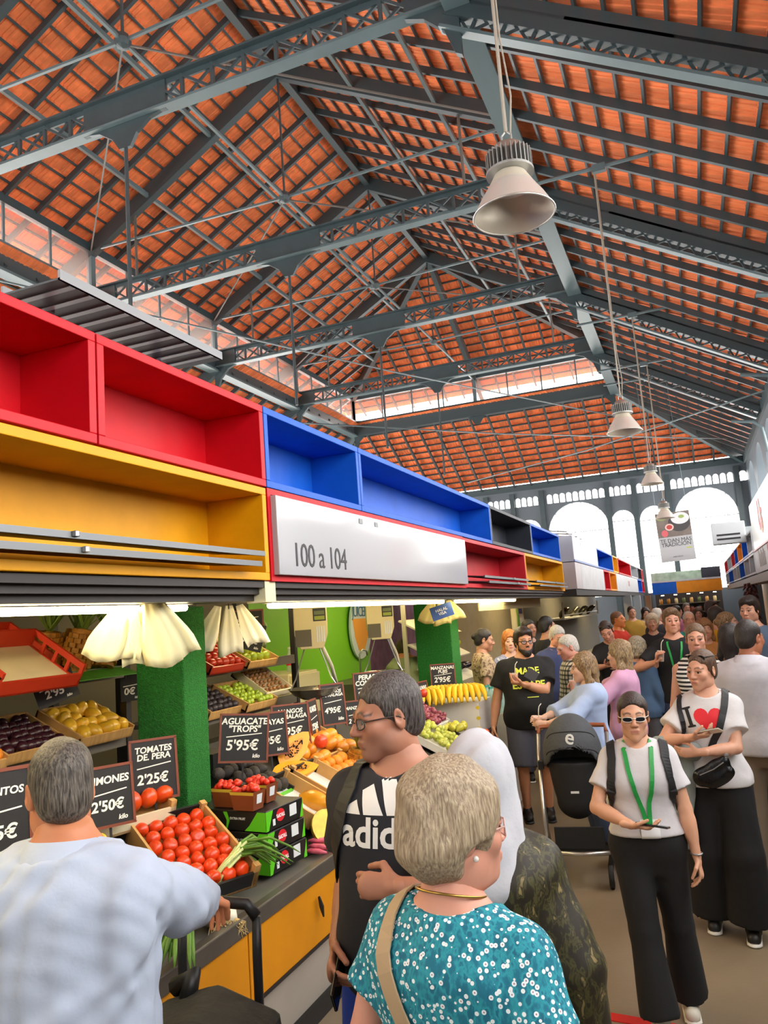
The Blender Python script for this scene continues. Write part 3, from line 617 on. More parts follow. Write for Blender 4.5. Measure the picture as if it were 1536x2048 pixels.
# papaya halves with dark seeds
pap_skin = M('papaya_skin', 'd9991c', .4, var=.15); pap_flesh = M('papaya_flesh', 'f0a01e', .45, var=.1); seed = M('papaya_seed', '241d18', .4); hollow = M('papaya_hollow', 'd8871a', .5)
def papaya_half(pos, rot, label):
    t = thing('papaya_half', label, 'papaya', pos, rot=rot, group='cut papaya halves')
    mb = MB(); N, K = 12, 9; rad = lambda s: .085*(math.sin(PI*min(max(s, .0), 1))**.6)*(1.05-.35*s)
    vs = []
    for i in range(N+1):
        s = i/N; z = -.15+.3*s
        for k in range(K): a = PI*k/(K-1); vs.append((z, rad(s)*math.cos(a), -rad(s)*math.sin(a)))
    mb.add(vs, [(i*K+k, i*K+k+1, (i+1)*K+k+1, (i+1)*K+k) for i in range(N) for k in range(K-1)]); mb.obj('skin', pap_skin, t, smooth=True)
    pts = [(-.15+.3*i/N, rad(i/N)) for i in range(N+1)]; MB().prism(pts+[(a, -b) for a, b in pts[::-1]], 'z', -.006, .0).obj('flesh', pap_flesh, t)
    h = MB(); 
    pts = [(-.1+.19*i/10, .038*math.sin(PI*i/10)**.7) for i in range(11)]; h.prism(pts+[(a, -b) for a, b in pts[::-1]], 'z', .0, .002); h.obj('cavity', hollow, t)
    sd = MB()
    for k in range(60):
        s = random.uniform(.1, .9); y = random.uniform(-1, 1)*.033*math.sin(PI*s)**.7
        sd.lathe([(0, -.005), (.005, 0), (0, .005)], (-.1+.19*s, y, .004), 6)
    sd.obj('seeds', seed, t).__setitem__('kind', 'stuff')
def face_to(z, x):
    z = unit(z); x = np.array(x, float); x = unit(x-z*(x @ z)); y = np.cross(z, x); return Matrix((x, y, z)).transposed().to_euler()
papaya_half((-2.53, 4.6, dz(-2.53)+.14), face_to((.6, -.6, .45), (.35, .6, .55)), 'upright cut papaya half showing black seeds'); papaya_half((-2.43, 4.42, dz(-2.43)+.1), face_to((.35, -.35, .85), (.5, .75, -.3)), 'cut papaya half leaning below the other half')
p = (-2.6, 4.98, dz(-2.6)); crate('mango_tray', 'wooden tray of mangos under the price boards', p, .4, .7, .08, (wood, black_card), r)
fill('mango', p, r, .34, .62, .075, 4, 6, 'orange yellow mango in the wooden tray', 'mangos in the wooden tray', .1); put('red_mango', (p[0]+.12, p[1]-.1, p[2]+.1), 'large red mango on top of the tray', None, cat='mango'); 
for i, (y, lab) in enumerate(((3.98, 'empty white lined crate beside the strawberry punnets'), (4.36, 'empty white lined crate with black corner by the oranges'))):
    crate('lined_crate', lab, (-2.27, y+.12, dz(-2.27)+.02), .42, .33, .1, (wood, black_card), r, liner=white_card)
p = (-2.3, 4.86, dz(-2.3)); crate('orange_tray', 'wooden tray of oranges below the mangos', p, .4, .42, .08, wood, r); fill('orange', p, r, .34, .36, .07, 4, 4, 'bright orange in the tray below the mangos', 'oranges in the tray')
for k in range(3): put('red_mango', on_d(655+14*k, 1620-10*k, .04), 'rosy mango lying loose at the counter edge', 'loose mangos', sc=.9, cat='mango')
# squash, melon, radishes and onions on the front
put('papaya', (-2.22, 4.22, 1.02), 'long yellow squash lying behind the avocado boxes', None, (1.5, .2, 1.2), .95, 'squash', 'yellow_squash')
t = thing('cut_melon', 'cut yellow melon half facing the aisle', 'melon', (-1.985, 3.93, .965), rot=(0, 1.05, -.5)); MB().lathe([(0, -.09), (.05, -.08), (.085, -.04), (.1, 0)], n=18).obj('rind', M('melon_rind', 'c9b25c', .5), t, smooth=True); MB().prism(disc(20, .098), 'z', -.012, .003).obj('flesh', M('melon_flesh', 'f0c83c', .5, var=.15, vscale=30), t)
rad_m = M('radish_pink', 'd9647a', .4, var=.25, vscale=30)
for k in range(7):
    mb = MB(); a = random.uniform(-.3, .3); mb.tube([(0, 0, 0), (.03, .02*a, .004), (.08, .05*a, .006), (.12, .1*a, .004)], [.004, .013, .015, .006], 8); mb.obj('radish', rad_m, loc=(-2.06+.01*(k % 2), 3.8+.018*k, .878+.02*(k % 3)), rot=(0, .1, random.uniform(-.3, .3)), smooth=True, label='long pink radish in the bunch on the counter front', cat='radish', group='pink radishes')
leaf_g = M('onion_leaf', '5f8a2c', .45, var=.25, vscale=12); leaf_l = M('onion_pale', 'c7cf8a', .45, var=.1); bulb_m = M('leek_white', 'e6e2cd', .4, var=.06); root_m = M('root_fibre', 'cdb27a', .8)
def bunch(base, dirn, n, length, label, grp, spread=.5, droop=.25, thick=.006):
    for k in range(n):
        t = thing('spring_onion', label, 'spring onion', base, group=grp); d = np.array(dirn, float); d /= np.linalg.norm(d)
        sd = np.cross(d, (0, 0, 1)); a = (k/(n-1)-.5)*2*spread+random.uniform(-.1, .1); L = length*random.uniform(.75, 1.1); o_ = sd*random.uniform(-.025, .025)+np.array([0, 0, random.uniform(0, .05)])
        pts = [o_+d*L*s+sd*a*L*s*s+np.array([0, 0, .09*math.sin(s*2.6)*L/.3-droop*max(0, s-.6)*.6]) for s in (0, .2, .45, .7, .9, 1.)]
        MB().tube(pts[:3], [thick*1.1, thick, thick], 6).obj('stalk', leaf_l if thick < .008 else bulb_m, t, smooth=True); MB().tube(pts[2:], [thick, thick*1.15, thick*.9, thick*.2], 6).obj('leaf', leaf_g, t, smooth=True)
bunch(on_d(425, 1780, .01), (.34, .62, .1), 20, .36, 'green spring onion fanning over the counter lip', 'spring onions by the tomatoes', .55)
bunch(on_d(425, 1850, .01), (.05, -1, -.05), 26, .5, 'long green leek leaf bundle lying along the counter', 'leeks along the counter', .38, .2, .011)
for k in range(3):
    t = thing('leek_bulb', 'white leek bulb with roots at the counter edge', 'leek', (on_d(405+25*k, 1832, .03)).tolist(), rz=-.2, group='leek bulbs')
    MB().tube([(-.1, 0, .01), (-.02, 0, .01), (.02, 0, 0), (.045, 0, -.005)], [.022, .03, .034, .012], 10).obj('bulb', bulb_m, t, smooth=True)
    rt = MB()
    for q in range(14): rt.tube([(.04, 0, 0), (.06+random.uniform(0, .02), random.uniform(-.03, .03), -.02), (.07, random.uniform(-.05, .05), -.05-random.uniform(0, .03))], .0015, 4)
    rt.obj('roots', root_m, t).__setitem__('kind', 'stuff')
for k in range(5): put('lemon', on_d(318+16*k, 1822+(k % 2)*10, .05), 'yellow lemon lying by the leeks', 'lemons by the leeks')
# grapes, bananas, pears at the far end
def grape_tray(pos, kind, n, label, glabel):
    crate('grape_tray', label, pos, .42, .42, .07, white_card, r, ends=False); m = frame_of(pos, r)
    for k in range(n):
        put(kind, m @ Vector((random.uniform(-.2, .2), random.uniform(-.2, .2), .07+random.uniform(0, .04))), glabel, kind.replace('_', ' ')+'s heaped in the tray', cat='grape', sc=1.25)
grape_tray((-2.5, 6.95, dz(-2.5)), 'grape', 110, 'white tray heaped with red grapes', 'single red grape in the heap at the far end'); grape_tray((-2.22, 6.45, dz(-2.22)), 'white_grape', 90, 'white tray heaped with green grapes', 'single green grape in the heap before the red ones')
for k in range(9): put('pear', (-2.3+.07*(k % 3), 7.06+.07*(k//3), dz(-2.2)+.05), 'yellow green pear beside the red grapes', 'pears by the grapes')
for k in range(6): put('green_mango', (-2.75-.05*(k % 2), 6.6+.12*k, dz(-2.75)+.08), 'green yellow mango in the row under the turf pillar', 'green mangos', cat='mango')
for k in range(3): put('apple', (-2.62+.06*k, 7.0+.05*k, dz(-2.62)+.16), 'red apple on the black tray below the Fuji board', 'red apples', sc=1.2)
ban = M('banana_skin', 'e8b91c', .45, var=.1)
for i, (x, y) in enumerate(((-2.66, 7.5), (-2.52, 7.72), (-2.3, 7.78))):
    t = thing('banana_bunch', ['bunch of yellow bananas under the Fuji apple board', 'bunch of yellow bananas on the middle of the lemon carton', 'bunch of yellow bananas nearest the plastic wrapped goods'][i], 'bananas', (x, y, 1.19), rz=-1.2, group='banana bunches'); t.scale = (1.6,)*3
    for k in range(7):
        o_ = .034*(k-3); pts = [(-.02, o_*.15, .07), (.03, o_*.6, .085), (.09, o_, .075), (.14, o_*1.1, .04), (.165, o_*1.1, .0)]
        MB().tube(pts, [.007, .016, .019, .016, .006], 8).obj('banana', ban, t, smooth=True)
t = thing('fruit_carton', 'white fruit carton with yellow lemons printed on its corner', 'carton', (-2.45, 7.62, .87)); MB().lo((-.33, 0, 0), (.33, .5, .3)).obj('body', white_card, t, bevel=.005)
for z in (.05, .15, .25): MB().prism([(.32+.0+.022*a, z+.018*b) for a, b in disc(12)], 'y', -.003, -.001).obj('print', M('print_lemon', 'e2c63c', .5), t)
MB().lo((-2.9, 7.32, 0), (-2.1, 8.18, .86)).obj('carton_plinth', M('maroon_base', '3d1a1c', .5), label='dark maroon plinth under the lemon carton', cat='counter')
for k in range(8): put('tomato', (-2.0+.04*(k % 2), 7.08+.05*(k//2), .91+.03*(k % 2)), 'small red tomato at the far corner of the counter', 'tomatoes at the far corner', sc=.9)

# ---------------------------------------------------------------- price boards
bf = M('board_frame', '7a3a20', .5, var=.1); bs = M('board_slate', '1b1716', .6); chalk = M('chalk_white', 'f0ece0', .6)
def board(pos, label, lines, price, w=.2, h=.27, yawd=52, tilt=-.12, kilo='kilo', stick=.14, frame=True, lean=0., psize=None):
    t = thing('price_board', label, 'price board', pos, rot=(tilt, lean, math.radians(yawd)), group='chalk price boards')
    MB().box((0, 0, 0), (w, .008, h)).obj('slate', bs, t)
    if frame:
        for c, d in (((0, 0, h/2), (w+.012, .014, .012)), ((0, 0, -h/2), (w+.012, .014, .012)), ((-w/2, 0, 0), (.012, .014, h)), ((w/2, 0, 0), (.012, .014, h))): MB().box(c, d).obj('frame_bar', bf, t)
    longest = max(len(q) for q in lines.split('\n'))
    sz = min(h*.2, w*1.46/max(1, longest))
    if lines: lettering(lines, sz, chalk, t, (0, -.005, h*.27), extrude=.0006, bold=sz*.028, shear=.12, line=.85)
    MB().box((0, -.0048, h*.06), (w*.75, .001, .005), [[math.cos(.1), 0, -math.sin(.1)], [0, 1, 0], [math.sin(.1), 0, math.cos(.1)]]).obj('chalk_rule', chalk, t)
    if price: lettering(price, psize or min(h*.34, w*1.45/len(price)), chalk, t, (-.01, -.005, -h*.16), extrude=.0006, bold=.0016, shear=.1)
    if kilo: lettering(kilo, h*.11, chalk, t, (w*.26, -.005, -h*.38), extrude=.0006, bold=.0008, shear=.2)
    if stick: MB().lo((-.005, .002, -h/2-stick), (.005, .008, -h/2)).obj('stick', bs, t)
board(on_x(308, 1538, -2.55), 'chalk board reading TOMATES DE PERA 2 25 kilo', 'TOMATES\nDE. PERA', "2'25€", .22, .28)
board(on_x(218, 1592, -2.5), 'chalk board reading LIMONES 50 beside the white shirt', 'LIMONES', "2'50€", .21, .25, 60)
board(on_x(55, 1620, -2.3), 'chalk board half behind the grey haired head reading TOM 2', 'TOMATES', "2'75€", .2, .3, 52)
board(on_x(-8, 1638, -2.2), 'chalk board cut by the picture edge ending in OS', 'PIMIENTOS', "1'95€", .21, .3, 58)
board(on_x(488, 1476, -2.5), 'chalk board reading AGUACATE TROPS 5 95 kilo', 'AGUACATE\n"TROPS"', "5'95€", .27, .26, 38, lean=.1)
board(on_x(540, 1468, -2.62), 'chalk board reading PAPAYAS behind the avocado one', 'PAPAYAS', "2'95€", .22, .26, 45)
board(on_x(582, 1450, -2.66), 'chalk board reading MANGOS DE MALAGA 3 95 kilo', 'MANGOS\nDE MALAGA', "3'95€", .25, .27, 42)
board(on_x(628, 1440, -2.65), 'chalk board turned edge on beside the mango board', 'KAKIS', "2'50€", .2, .28, 100)
board(on_x(666, 1408, -2.7), 'chalk board reading CHUMBOS DE MALAGA 4 95', 'CHUMBOS\nDE MALAGA', "4'95€", .2, .3, 52)
board(on_x(735, 1378, -2.75), 'chalk board reading PERAS CONFER behind the dark haired man', 'PERAS\nCONFER', "2'95€", .24, .28, 42)
board(on_x(712, 1432, -2.7), 'chalk board reading MANZANA 2 95', 'MANZANA', "2'95€", .17, .24, 42)
board(on_x(886, 1352, -2.55), 'chalk board reading MANZANAS FUJIS 2 95 against the turf pillar', 'MANZANAS\nFUJIS', "2'95€", .25, .24, 22, kilo=None)
board(on_x(848, 1390, -2.6), 'chalk board peeping out beside the Fuji board', 'UVAS', "3'50€", .18, .26, 80)
# plastic box, pineapple crown, small black carton on the stand
t = thing('print_carton', 'black carton with yellow lettering beside the turf pillar', 'carton', (-2.75, 3.86, 1.2)); MB().lo((-.1, 0, 0), (.1, .2, .16)).obj('body', black_card, t); lettering('LLIUM', .05, M('print_yellow', 'e0c02a', .5), t, (.0, -.002, .1), extrude=.0005); MB().lo((-.1, -.0015, .0), (.1, -.0005, .05)).obj('print', MATS['print_yellow'], t)
def pineapple(pos, sc=1., label='', lay=(0, 0, 0), grp='pineapples on the shelf'):
    t = thing('pineapple', label, 'pineapple', pos, rot=lay, group=grp); t.scale = (sc,)*3
    mb = MB(); 
    for i in range(9):
        z = -.08+.02*i; rr = .058*math.sqrt(max(.05, 1-((z)/.1)**2))
        for k in range(12): a = 2*PI*(k+.5*(i % 2))/12; mb.box((rr*math.cos(a), rr*math.sin(a), z), (.022, .027, .019), [[math.cos(a), -math.sin(a), 0], [math.sin(a), math.cos(a), 0], [0, 0, 1]])
    mb.lathe([(0, -.09), (.05, -.06), (.057, 0), (.05, .06), (0, .1)], n=12)
    mb.obj('rind', M('pineapple_rind', 'a9711d', .6, var=.35, vscale=50), t)
    cr = M('pineapple_leaf', '6f8a3a', .5, var=.2)
    for k in range(16):
        a = k*2.4; u = .02+.045*(k/16); hgt = .17-.05*k/16; c, s = math.cos(a), math.sin(a)
        MB().add([(-.012*s, .012*c, .085), (.012*s, -.012*c, .085), (c*u+.008*s, s*u-.008*c, .085+hgt*.6), (c*u*1.9, s*u*1.9, .085+hgt), (c*u-.008*s, s*u+.008*c, .085+hgt*.6)], [(0, 1, 2, 3, 4)]).obj('leaf', cr, t)
pineapple(on_d(712, 1530, .05), 1.25, 'pineapple with upright crown beside the dark haired man', (0, .3, 0), 'pineapple on the counter')
# ---------------------------------------------------------------- racks behind the counter
rk = M('rack_black', '191817', .5); shelf_m = M('shelf_steel', '6d675c', .4, metal=.3, var=.1)
def rack(y0, y1, levels, label, x0=-3.2, x1=-3.75, top=2.3):
    t = thing('shelf_rack', label, 'rack', (0, 0, 0), group='racks behind the counter')
    for y in (y0, y1):
        for x in (x0, x1): MB().lo((x-.022, y-.022, 0), (x+.022, y+.022, top)).obj('post', rk, t)
    for z in levels:
        MB().lo((x1, y0, z-.03), (x0, y1, z)).obj('shelf', shelf_m, t); MB().lo((x0-.01, y0, z-.04), (x0+.015, y1, z+.03)).obj('shelf_lip', shelf_m, t)
rack(1.2, 3.8, (1.47, 1.86), 'black rack holding pineapples and plum trays behind the counter'); rack(4.4, 5.9, (1.2, 1.46, 1.78), 'black rack holding apples and grapes behind the papaya counter')
red_crate_m = M('crate_red', 'b8321a', .45); 
def slat_crate(pos, label, L=.38, W=.5, rot=(0, .55, 0), col=red_crate_m, liner=cream_card, grp='tilted plastic crates on the top shelf'):
    t = thing('plastic_crate', label, 'crate', pos, rot=rot, group=grp)
    MB().lo((-L/2, -W/2, 0), (L/2, W/2, .01)).obj('base', col, t); MB().lo((-L/2+.015, -W/2+.015, .011), (L/2-.015, W/2-.015, .03)).obj('liner', liner, t)
    for s in (-1, 1):
        for z0, z1 in ((0, .035), (.09, .12)): MB().lo((-L/2, s*W/2, z0), (L/2, s*(W/2-.015), z1)).obj('side_rail', col, t)
        for k in range(5): MB().lo((-L/2+k*(L-.02)/4, s*W/2, .03), (-L/2+.02+k*(L-.02)/4, s*(W/2-.012), .1)).obj('side_slat', col, t)
        MB().lo((s*L/2, -W/2, 0), (s*(L/2-.015), W/2, .12 if s < 0 else .07)).obj('end', col, t)
slat_crate((-3.35, 2.95, 1.98), 'empty red plastic crate with cream liner on the top shelf above'); slat_crate((-3.05, 2.83, 1.93), 'empty red plastic crate with cream liner on the top shelf edge, by the pineapples'); slat_crate((-3.05, 2.25, 1.93), 'empty red plastic crate with cream liner at the picture edge'); slat_crate((-3.35, 2.4, 1.99), 'empty red plastic crate with cream liner farthest from the pineapples')
for i in range(4): pineapple((-3.36+.15*(i % 2), 3.36+.19*(i//2)+.09*(i % 2), 2.0), 1.3, 'whole pineapple standing on the top shelf', (.1*i, .2, i))
gp = M('paper_green', '4f9a2a', .6, var=.2, vscale=20)
MB().add([(-3.25, 3.25, 1.9), (-3.25, 3.75, 1.9), (-3.05, 3.75, 1.84), (-3.05, 3.25, 1.84), (-3.25, 3.25, 1.905), (-3.25, 3.75, 1.905), (-3.05, 3.75, 1.845), (-3.05, 3.25, 1.845)], [(0, 1, 2, 3), (4, 7, 6, 5), (0, 4, 5, 1), (1, 5, 6, 2), (2, 6, 7, 3), (3, 7, 4, 0)]).obj('paper_sheet', gp, label='green printed paper hanging over the shelf edge below the pineapples', cat='paper')
def tray(kind, y, z, x, label, flabel, grp, col=wood, L=.34, W=.42, nx=5, ny=6, rot=(0, .45, 0), h=.07, sc=1., skip=.08):
    p = (x, y, z); crate('fruit_tray', label, p, L, W, h, col, rot, group='fruit trays on the racks', ends=False); fill(kind, p, rot, L-.04, W-.04, h*.75, nx, ny, flabel, grp, skip, sc=sc)
tray('plum', 3.06, 1.56, -3.3, 'wooden tray of dark plums on the lower shelf', 'dark purple plum in the tray', 'plums', ny=8, nx=6); tray('yellow_mango', 3.54, 1.56, -3.28, 'tray of small yellow mangos on the lower shelf', 'small yellow fruit in the shelf tray', 'small yellow fruit', nx=4, ny=5); tray('orange', 2.6, 1.56, -3.22, 'tray of oranges on the lower shelf beside the plums', 'orange in the shelf tray beside the plums', 'oranges on the shelf', nx=4, ny=5)
for k in range(14): put('ginger', (-3.5+random.uniform(-.1, .1), 3.68+random.uniform(-.08, .08), 1.52+random.uniform(0, .12)), 'brown root in the heap behind the turf pillar', 'roots behind the pillar', cat='root')
board((-3.05, 3.1, 1.83), 'small chalk board hanging on the rack reading CIRU 2 95', 'CIRUELA', "2'95", .2, .16, 50, lean=-.3, frame=False, stick=0); board((-3.1, 2.5, 1.72), 'small chalk board on the rack cut off at its 0 euro', '', "1'90€", .17, .2, 52, frame=False, stick=0, kilo=None); board((-3.16, 3.8, 1.76), 'small chalk board beside the turf pillar ending in euro', '', "0€", .12, .16, 52, frame=False, stick=0)
tray('green_apple', 4.98, 1.95, -3.5, 'tray of green apples on the top shelf', 'green apple in the top shelf tray', 'green apples on the top shelf', nx=4, ny=6, rot=(0, .7, 0)); tray('green_apple', 5.2, 1.84, -3.25, 'tray of yellow green apples on the shelf edge', 'yellow green apple in the shelf edge tray', 'apples on the shelf edge', nx=3, ny=4, rot=(0, .5, 0)); tray('apple', 4.72, 1.84, -3.25, 'tray of red apples under the white bags', 'red apple in the tray under the white bags', 'red apples under the bags', red_crate_m, nx=4, ny=5, rot=(0, .5, 0))
tray('green_apple', 5.15, 1.53, -3.25, 'tray of small green fruit on the middle shelf', 'small green fruit on the middle shelf', 'small green fruit', nx=6, ny=7, sc=.65); tray('fig', 4.75, 1.53, -3.3, 'tray of dark figs on the middle shelf', 'dark fig in the tray', 'figs', nx=5, ny=6); tray('nut', 5.5, 1.6, -3.3, 'white wooden box of brown nuts on the middle shelf', 'brown nut in the white box', 'nuts in the box', cream_card, nx=6, ny=6, rot=(0, .6, 0))
for k in range(6): put('melon', (-3.55+.02*(k % 2), 5.62+.14*(k % 3), 1.9+.16*(k//3)), 'dark green melon stacked on the top shelf', 'melons on the top shelf', sc=.85)
board((-3.25, 5.25, 2.12), 'chalk board reading 2 50 on top of the rack', '', "2'50€", .26, .14, 40, stick=0, kilo=None, tilt=0); board((-3.05, 5.0, 1.99), 'small chalk board reading ACIRON 1 95 among the apples', 'ACIRON', "1'95€", .17, .2, 40, frame=False, stick=0, lean=.3)
# fridge, sink corner, scales and juice sign
t = thing('low_fridge', 'cream coloured low fridge behind the scales', 'fridge', (-3.95, 6.9, 0)); crm = M('cream_enamel', 'd9cd9c', .35)
MB().lo((-.3, -.3, .9), (.3, .3, 1.6)).obj('body', crm, t, bevel=.012); MB().lo((.3, -.29, .92), (.33, .29, 1.58)).obj('door', crm, t, bevel=.008); MB().lo((.33, -.26, 1.4), (.35, -.23, 1.55)).obj('handle', steel, t); MB().lo((-.32, -.32, 0), (.32, .32, .9)).obj('stand', stand_m, t)
t = thing('water_bottle', 'clear plastic bottle standing on the cream fridge', 'bottle', (-3.85, 7.0, 1.6)); clear_m = M('clear_plastic', 'e6efe8', .1, alpha=.35); MB().lathe([(0, 0), (.035, 0), (.036, .12), (.03, .16), (.014, .2), (.013, .22)], n=14).obj('body', clear_m, t, smooth=True); MB().lathe([(.015, .22), (.015, .24), (0, .24)], n=12).obj('cap', white_card, t); MB().lathe([(.037, .06), (.037, .1)], n=14).obj('label', trops_red, t)
def scale(pos, label, rz):
    t = thing('hanging_scale', label, 'scale', pos, rz=rz, group='hanging fruit scales'); body = M('scale_beige', 'c9bd93', .35, metal=.25); dk = M('scale_dark', '5a5342', .4)
    MB().prism([(-.13, .16), (.13, .16), (.13, -.06), (.09, -.17), (-.09, -.17), (-.13, -.06)], 'y', -.07, .07).obj('body', body, t, bevel=.006)
    MB().lo((-.125, -.073, -.15), (-.0, -.0705, -.02)).obj('lower_cover', dk, t); MB().lo((.02, -.0735, .04), (.12, -.0705, .14)).obj('screen_bezel', M('bezel_black', '15130f', .4), t); MB().lo((.03, -.0755, .05), (.11, -.0735, .08)).obj('screen', M('lcd_green', '8fa02a', .4), t); MB().lo((.03, -.0755, .09), (.11, -.0735, .12)).obj('screen', M('lcd_grey', '5d6a3c', .4), t)
    for k in range(4): MB().lo((.04+.018*k, -.0735, -.12), (.052+.018*k, -.071, -.0)).obj('key_column', white_lab, t)
    MB().tube([(-.05, 0, .16), (-.03, 0, .22), (0, 0, .26), (.03, 0, .22), (.05, 0, .16)], .007, 6).obj('hook', dk, t); MB().tube([(0, 0, .26), (0, 0, 2.6-pos[2])], .006, 5).obj('hanger', dk, t)
    MB().tube([(.08, .05, -.15), (.16, .3, -.33), (.2, .42, -.5)], .016, 8).obj('white_pole', M('pole_white', 'cfcabb', .4), t, smooth=True)
    for s in (-1, 1): MB().tube([(s*.06, 0, -.17), (s*.14, .02, -.4), (s*.19, .02, -.49)], .006, 6).obj('pan_arm', steel, t)
    MB().lathe([(0, -.56), (.09, -.555), (.16, -.52), (.2, -.475), (.21, -.47), (.2, -.47), (.15, -.51), (.08, -.545), (0, -.55)], n=24).obj('pan', M('pan_steel', '9b958a', .25, metal=.9), t, smooth=True)
scale((-2.85, 5.55, 2.03), 'hanging scale with steel pan beside the melons', .5); scale((-2.85, 7.0, 2.03), 'hanging scale with steel pan in front of the juice sign', .45)
t = thing('juice_sign', 'oval white and orange sign reading THE JUICERY on the green wall', 'sign', (-4.38, 10.0, 1.98), rot=(0, .05, 0))
el = [(.36*a, .45*b) for a, b in disc(32)]
MB().prism(el, 'x', 0, .03).obj('board', M('sign_blue_white', 'cfe2f2', .4), t)
MB().prism([(y, z) for y, z in [(.3*a, .1+.0*b) for a, b in ((-1, 0), (1, 0))]]+[(.22, -.15), (.1, -.33), (-.1, -.33), (-.22, -.15)], 'x', .03, .034).obj('juice_print', M('juice_orange', 'f0a81e', .4), t); lettering('THE', .09, M('juice_blue', '3f78a0', .5), t, (.034, 0, .33), (PI/2, 0, PI/2)); lettering('JUICERY', .2, MATS['juice_blue'], t, (.036, 0, .19), (PI/2, 0, PI/2), spacing=.85)
MB().tube([(-4.1, 9.3, 1.29), (-4.1, 9.3, 1.62), (-4.08, 9.35, 1.68), (-4.05, 9.42, 1.66), (-4.05, 9.43, 1.6)], .012, 8).obj('tap', steel, label='curved chrome tap below the juice sign', cat='tap', smooth=True)
MB().lo((-4.41, 8.7, .9), (-3.9, 10.2, 1.3)).obj('sink_unit', shelf_m, label='grey steel sink unit under the curved tap', cat='sink')
# bunches of carrier bags hanging from the housing
bag_m = M('bag_plastic', 'e9dfae', .45, var=.06, trans=0.)
def bags(pos, n, label, w=.13, L=.34, rz=.6, col=bag_m):
    t = thing('bag_bunch', label, 'bags', pos, rz=rz, group='bunches of hanging carrier bags')
    for k in range(n):
        vs = []; NR, NC = 8, 7; q = (k-(n-1)/2)/max(1, (n-1)/2); ang = .42*q; Lk = L*(1-.12*abs(q)+.08*math.sin(k*5))
        for i in range(NR):
            s = i/(NR-1)
            for j in range(NC):
                u = j/(NC-1)-.5; wd = w*(.3+.7*min(1, s*1.5)); x0, z0 = u*wd, -Lk*(s+.05*math.cos(u*5+k*2)*s)
                vs.append((q*w*.45+x0*math.cos(ang)-z0*math.sin(ang), .012*math.sin(u*14+k*3)*(.2+s)+.014*(k % 3)-.015, x0*math.sin(ang)*.6+z0*math.cos(ang)))
        fs = [(i*NC+j, i*NC+j+1, (i+1)*NC+j+1, (i+1)*NC+j) for i in range(NR-1) for j in range(NC-1)]
        if k == 0: MB().tube([(0, 0, -.02), (0, 0, (2.215 if pos[0] > -2.35 else 2.62)-pos[2])], .004, 5).obj('string', dark_steel, t)
        mb = MB(); mb.add(vs, fs); o = mb.obj('bag', col, t, smooth=True); md = o.modifiers.new('t', 'SOLIDIFY'); md.thickness = .003
bags((-2.12, 2.62, 2.19), 5, 'fan of cream carrier bags hanging before the pineapples', .15, .27, .7); bags((-2.5, 3.86, 2.19), 3, 'white carrier bags hanging behind the turf pillar', .14, .3, .7, M('bag_white', 'f2ecd2', .45)); bags((-2.4, 7.55, 2.19), 3, 'yellowish paper bags hanging on the far turf pillar', .18, .26, .5, M('bag_paper', 'cfc07a', .6))
t = thing('shop_card', 'small blue card with white lettering hanging by the paper bags', 'card', (-2.3, 7.25, 2.08), rot=(0, -.25, .55)); MB().box((0, 0, 0), (.22, .004, .13)).obj('card', M('card_blue', '2c4f93', .5), t); lettering('HALAL\nVISA', .04, wtxt, t, (0, -.003, 0), extrude=.0004)
# roller shutter of cream slats past the turf pillar, goods and plastic-wrapped bottles
t = thing('slat_shutter', 'half lowered cream slatted shutter past the turf pillar', 'shutter', (-2.3, 8.6, 2.06))
for k in range(7): MB().lo((0, 0, .02*k), (.012+.003*(k % 2), 3.7, .019+.02*k)).obj('slat', M('slat_cream', 'c8be92', .5), t)
# ---------------------------------------------------------------- stalls farther down the aisle
LX = -1.75
def y_at(px, py, X): return float(on_x(px, py, X)[1])
seq_up = [(1197, 'blue'), (1228, 'yellow'), (1238, 'red'), (1262, 'white'), (1276, 'black'), (1283, 'red'), (1289, 'black'), (1295, 'orange'), (1301, 'white')]
t = thing('sign_box', 'large pale grey sign box with a blue line on top of the second stall', 'sign', (LX, 12.7, 2.74)); MB().lo((-.6, 0, .0), (0, 3.3, .42)).obj('box', M('sign_pale', '979aa5', .35), t, bevel=.01); MB().lo((-.01, 0, .0), (.006, 3.3, .03)).obj('blue_line', M('line_blue', '2a4f9a', .4), t)
for y in (.9, 1.5): MB().lo((0, y, .3), (.004, y+.35, .35)).obj('faded_print', M('print_faded', 'd6d8de', .5), t)
for i in range(4): MB().tube([(-.5, .2+i*.6, .42), (-.5, .2+i*.6, .56), (-.1, .2+i*.6, .5)], .012, 6).obj('rail_bracket', steel, t)
t = thing('sign_board', 'blank white sign panel under the pale grey sign box', 'sign', (LX, 12.7, 2.3)); MB().lo((-.3, 0, 0), (0, y_at(1165, 1165, LX)-12.71, .43)).obj('panel', M('panel_rosy', 'a39b9e', .4), t, bevel=.006)
ord_ = ['first', 'second', 'third', 'fourth', 'fifth', 'sixth', 'seventh', 'eighth', 'ninth', 'tenth']
for i in range(len(seq_up)-1):
    a, b = min(30., y_at(seq_up[i][0], 1140, LX)), min(30., y_at(seq_up[i+1][0], 1150, LX))
    if b-a > .15: display_box(a, b, 2.74, 3.15, seq_up[i][1], seq_up[i][1]+' upper display box, '+ord_[i]+' after the pale grey sign box', LX, group='upper boxes of the second stall row')
seq_lo = [(1165, 'white'), (1210, 'red'), (1221, 'orange'), (1234, 'white'), (1276, 'blue'), (1284, 'red'), (1289, 'white'), (1303, 'blue')]
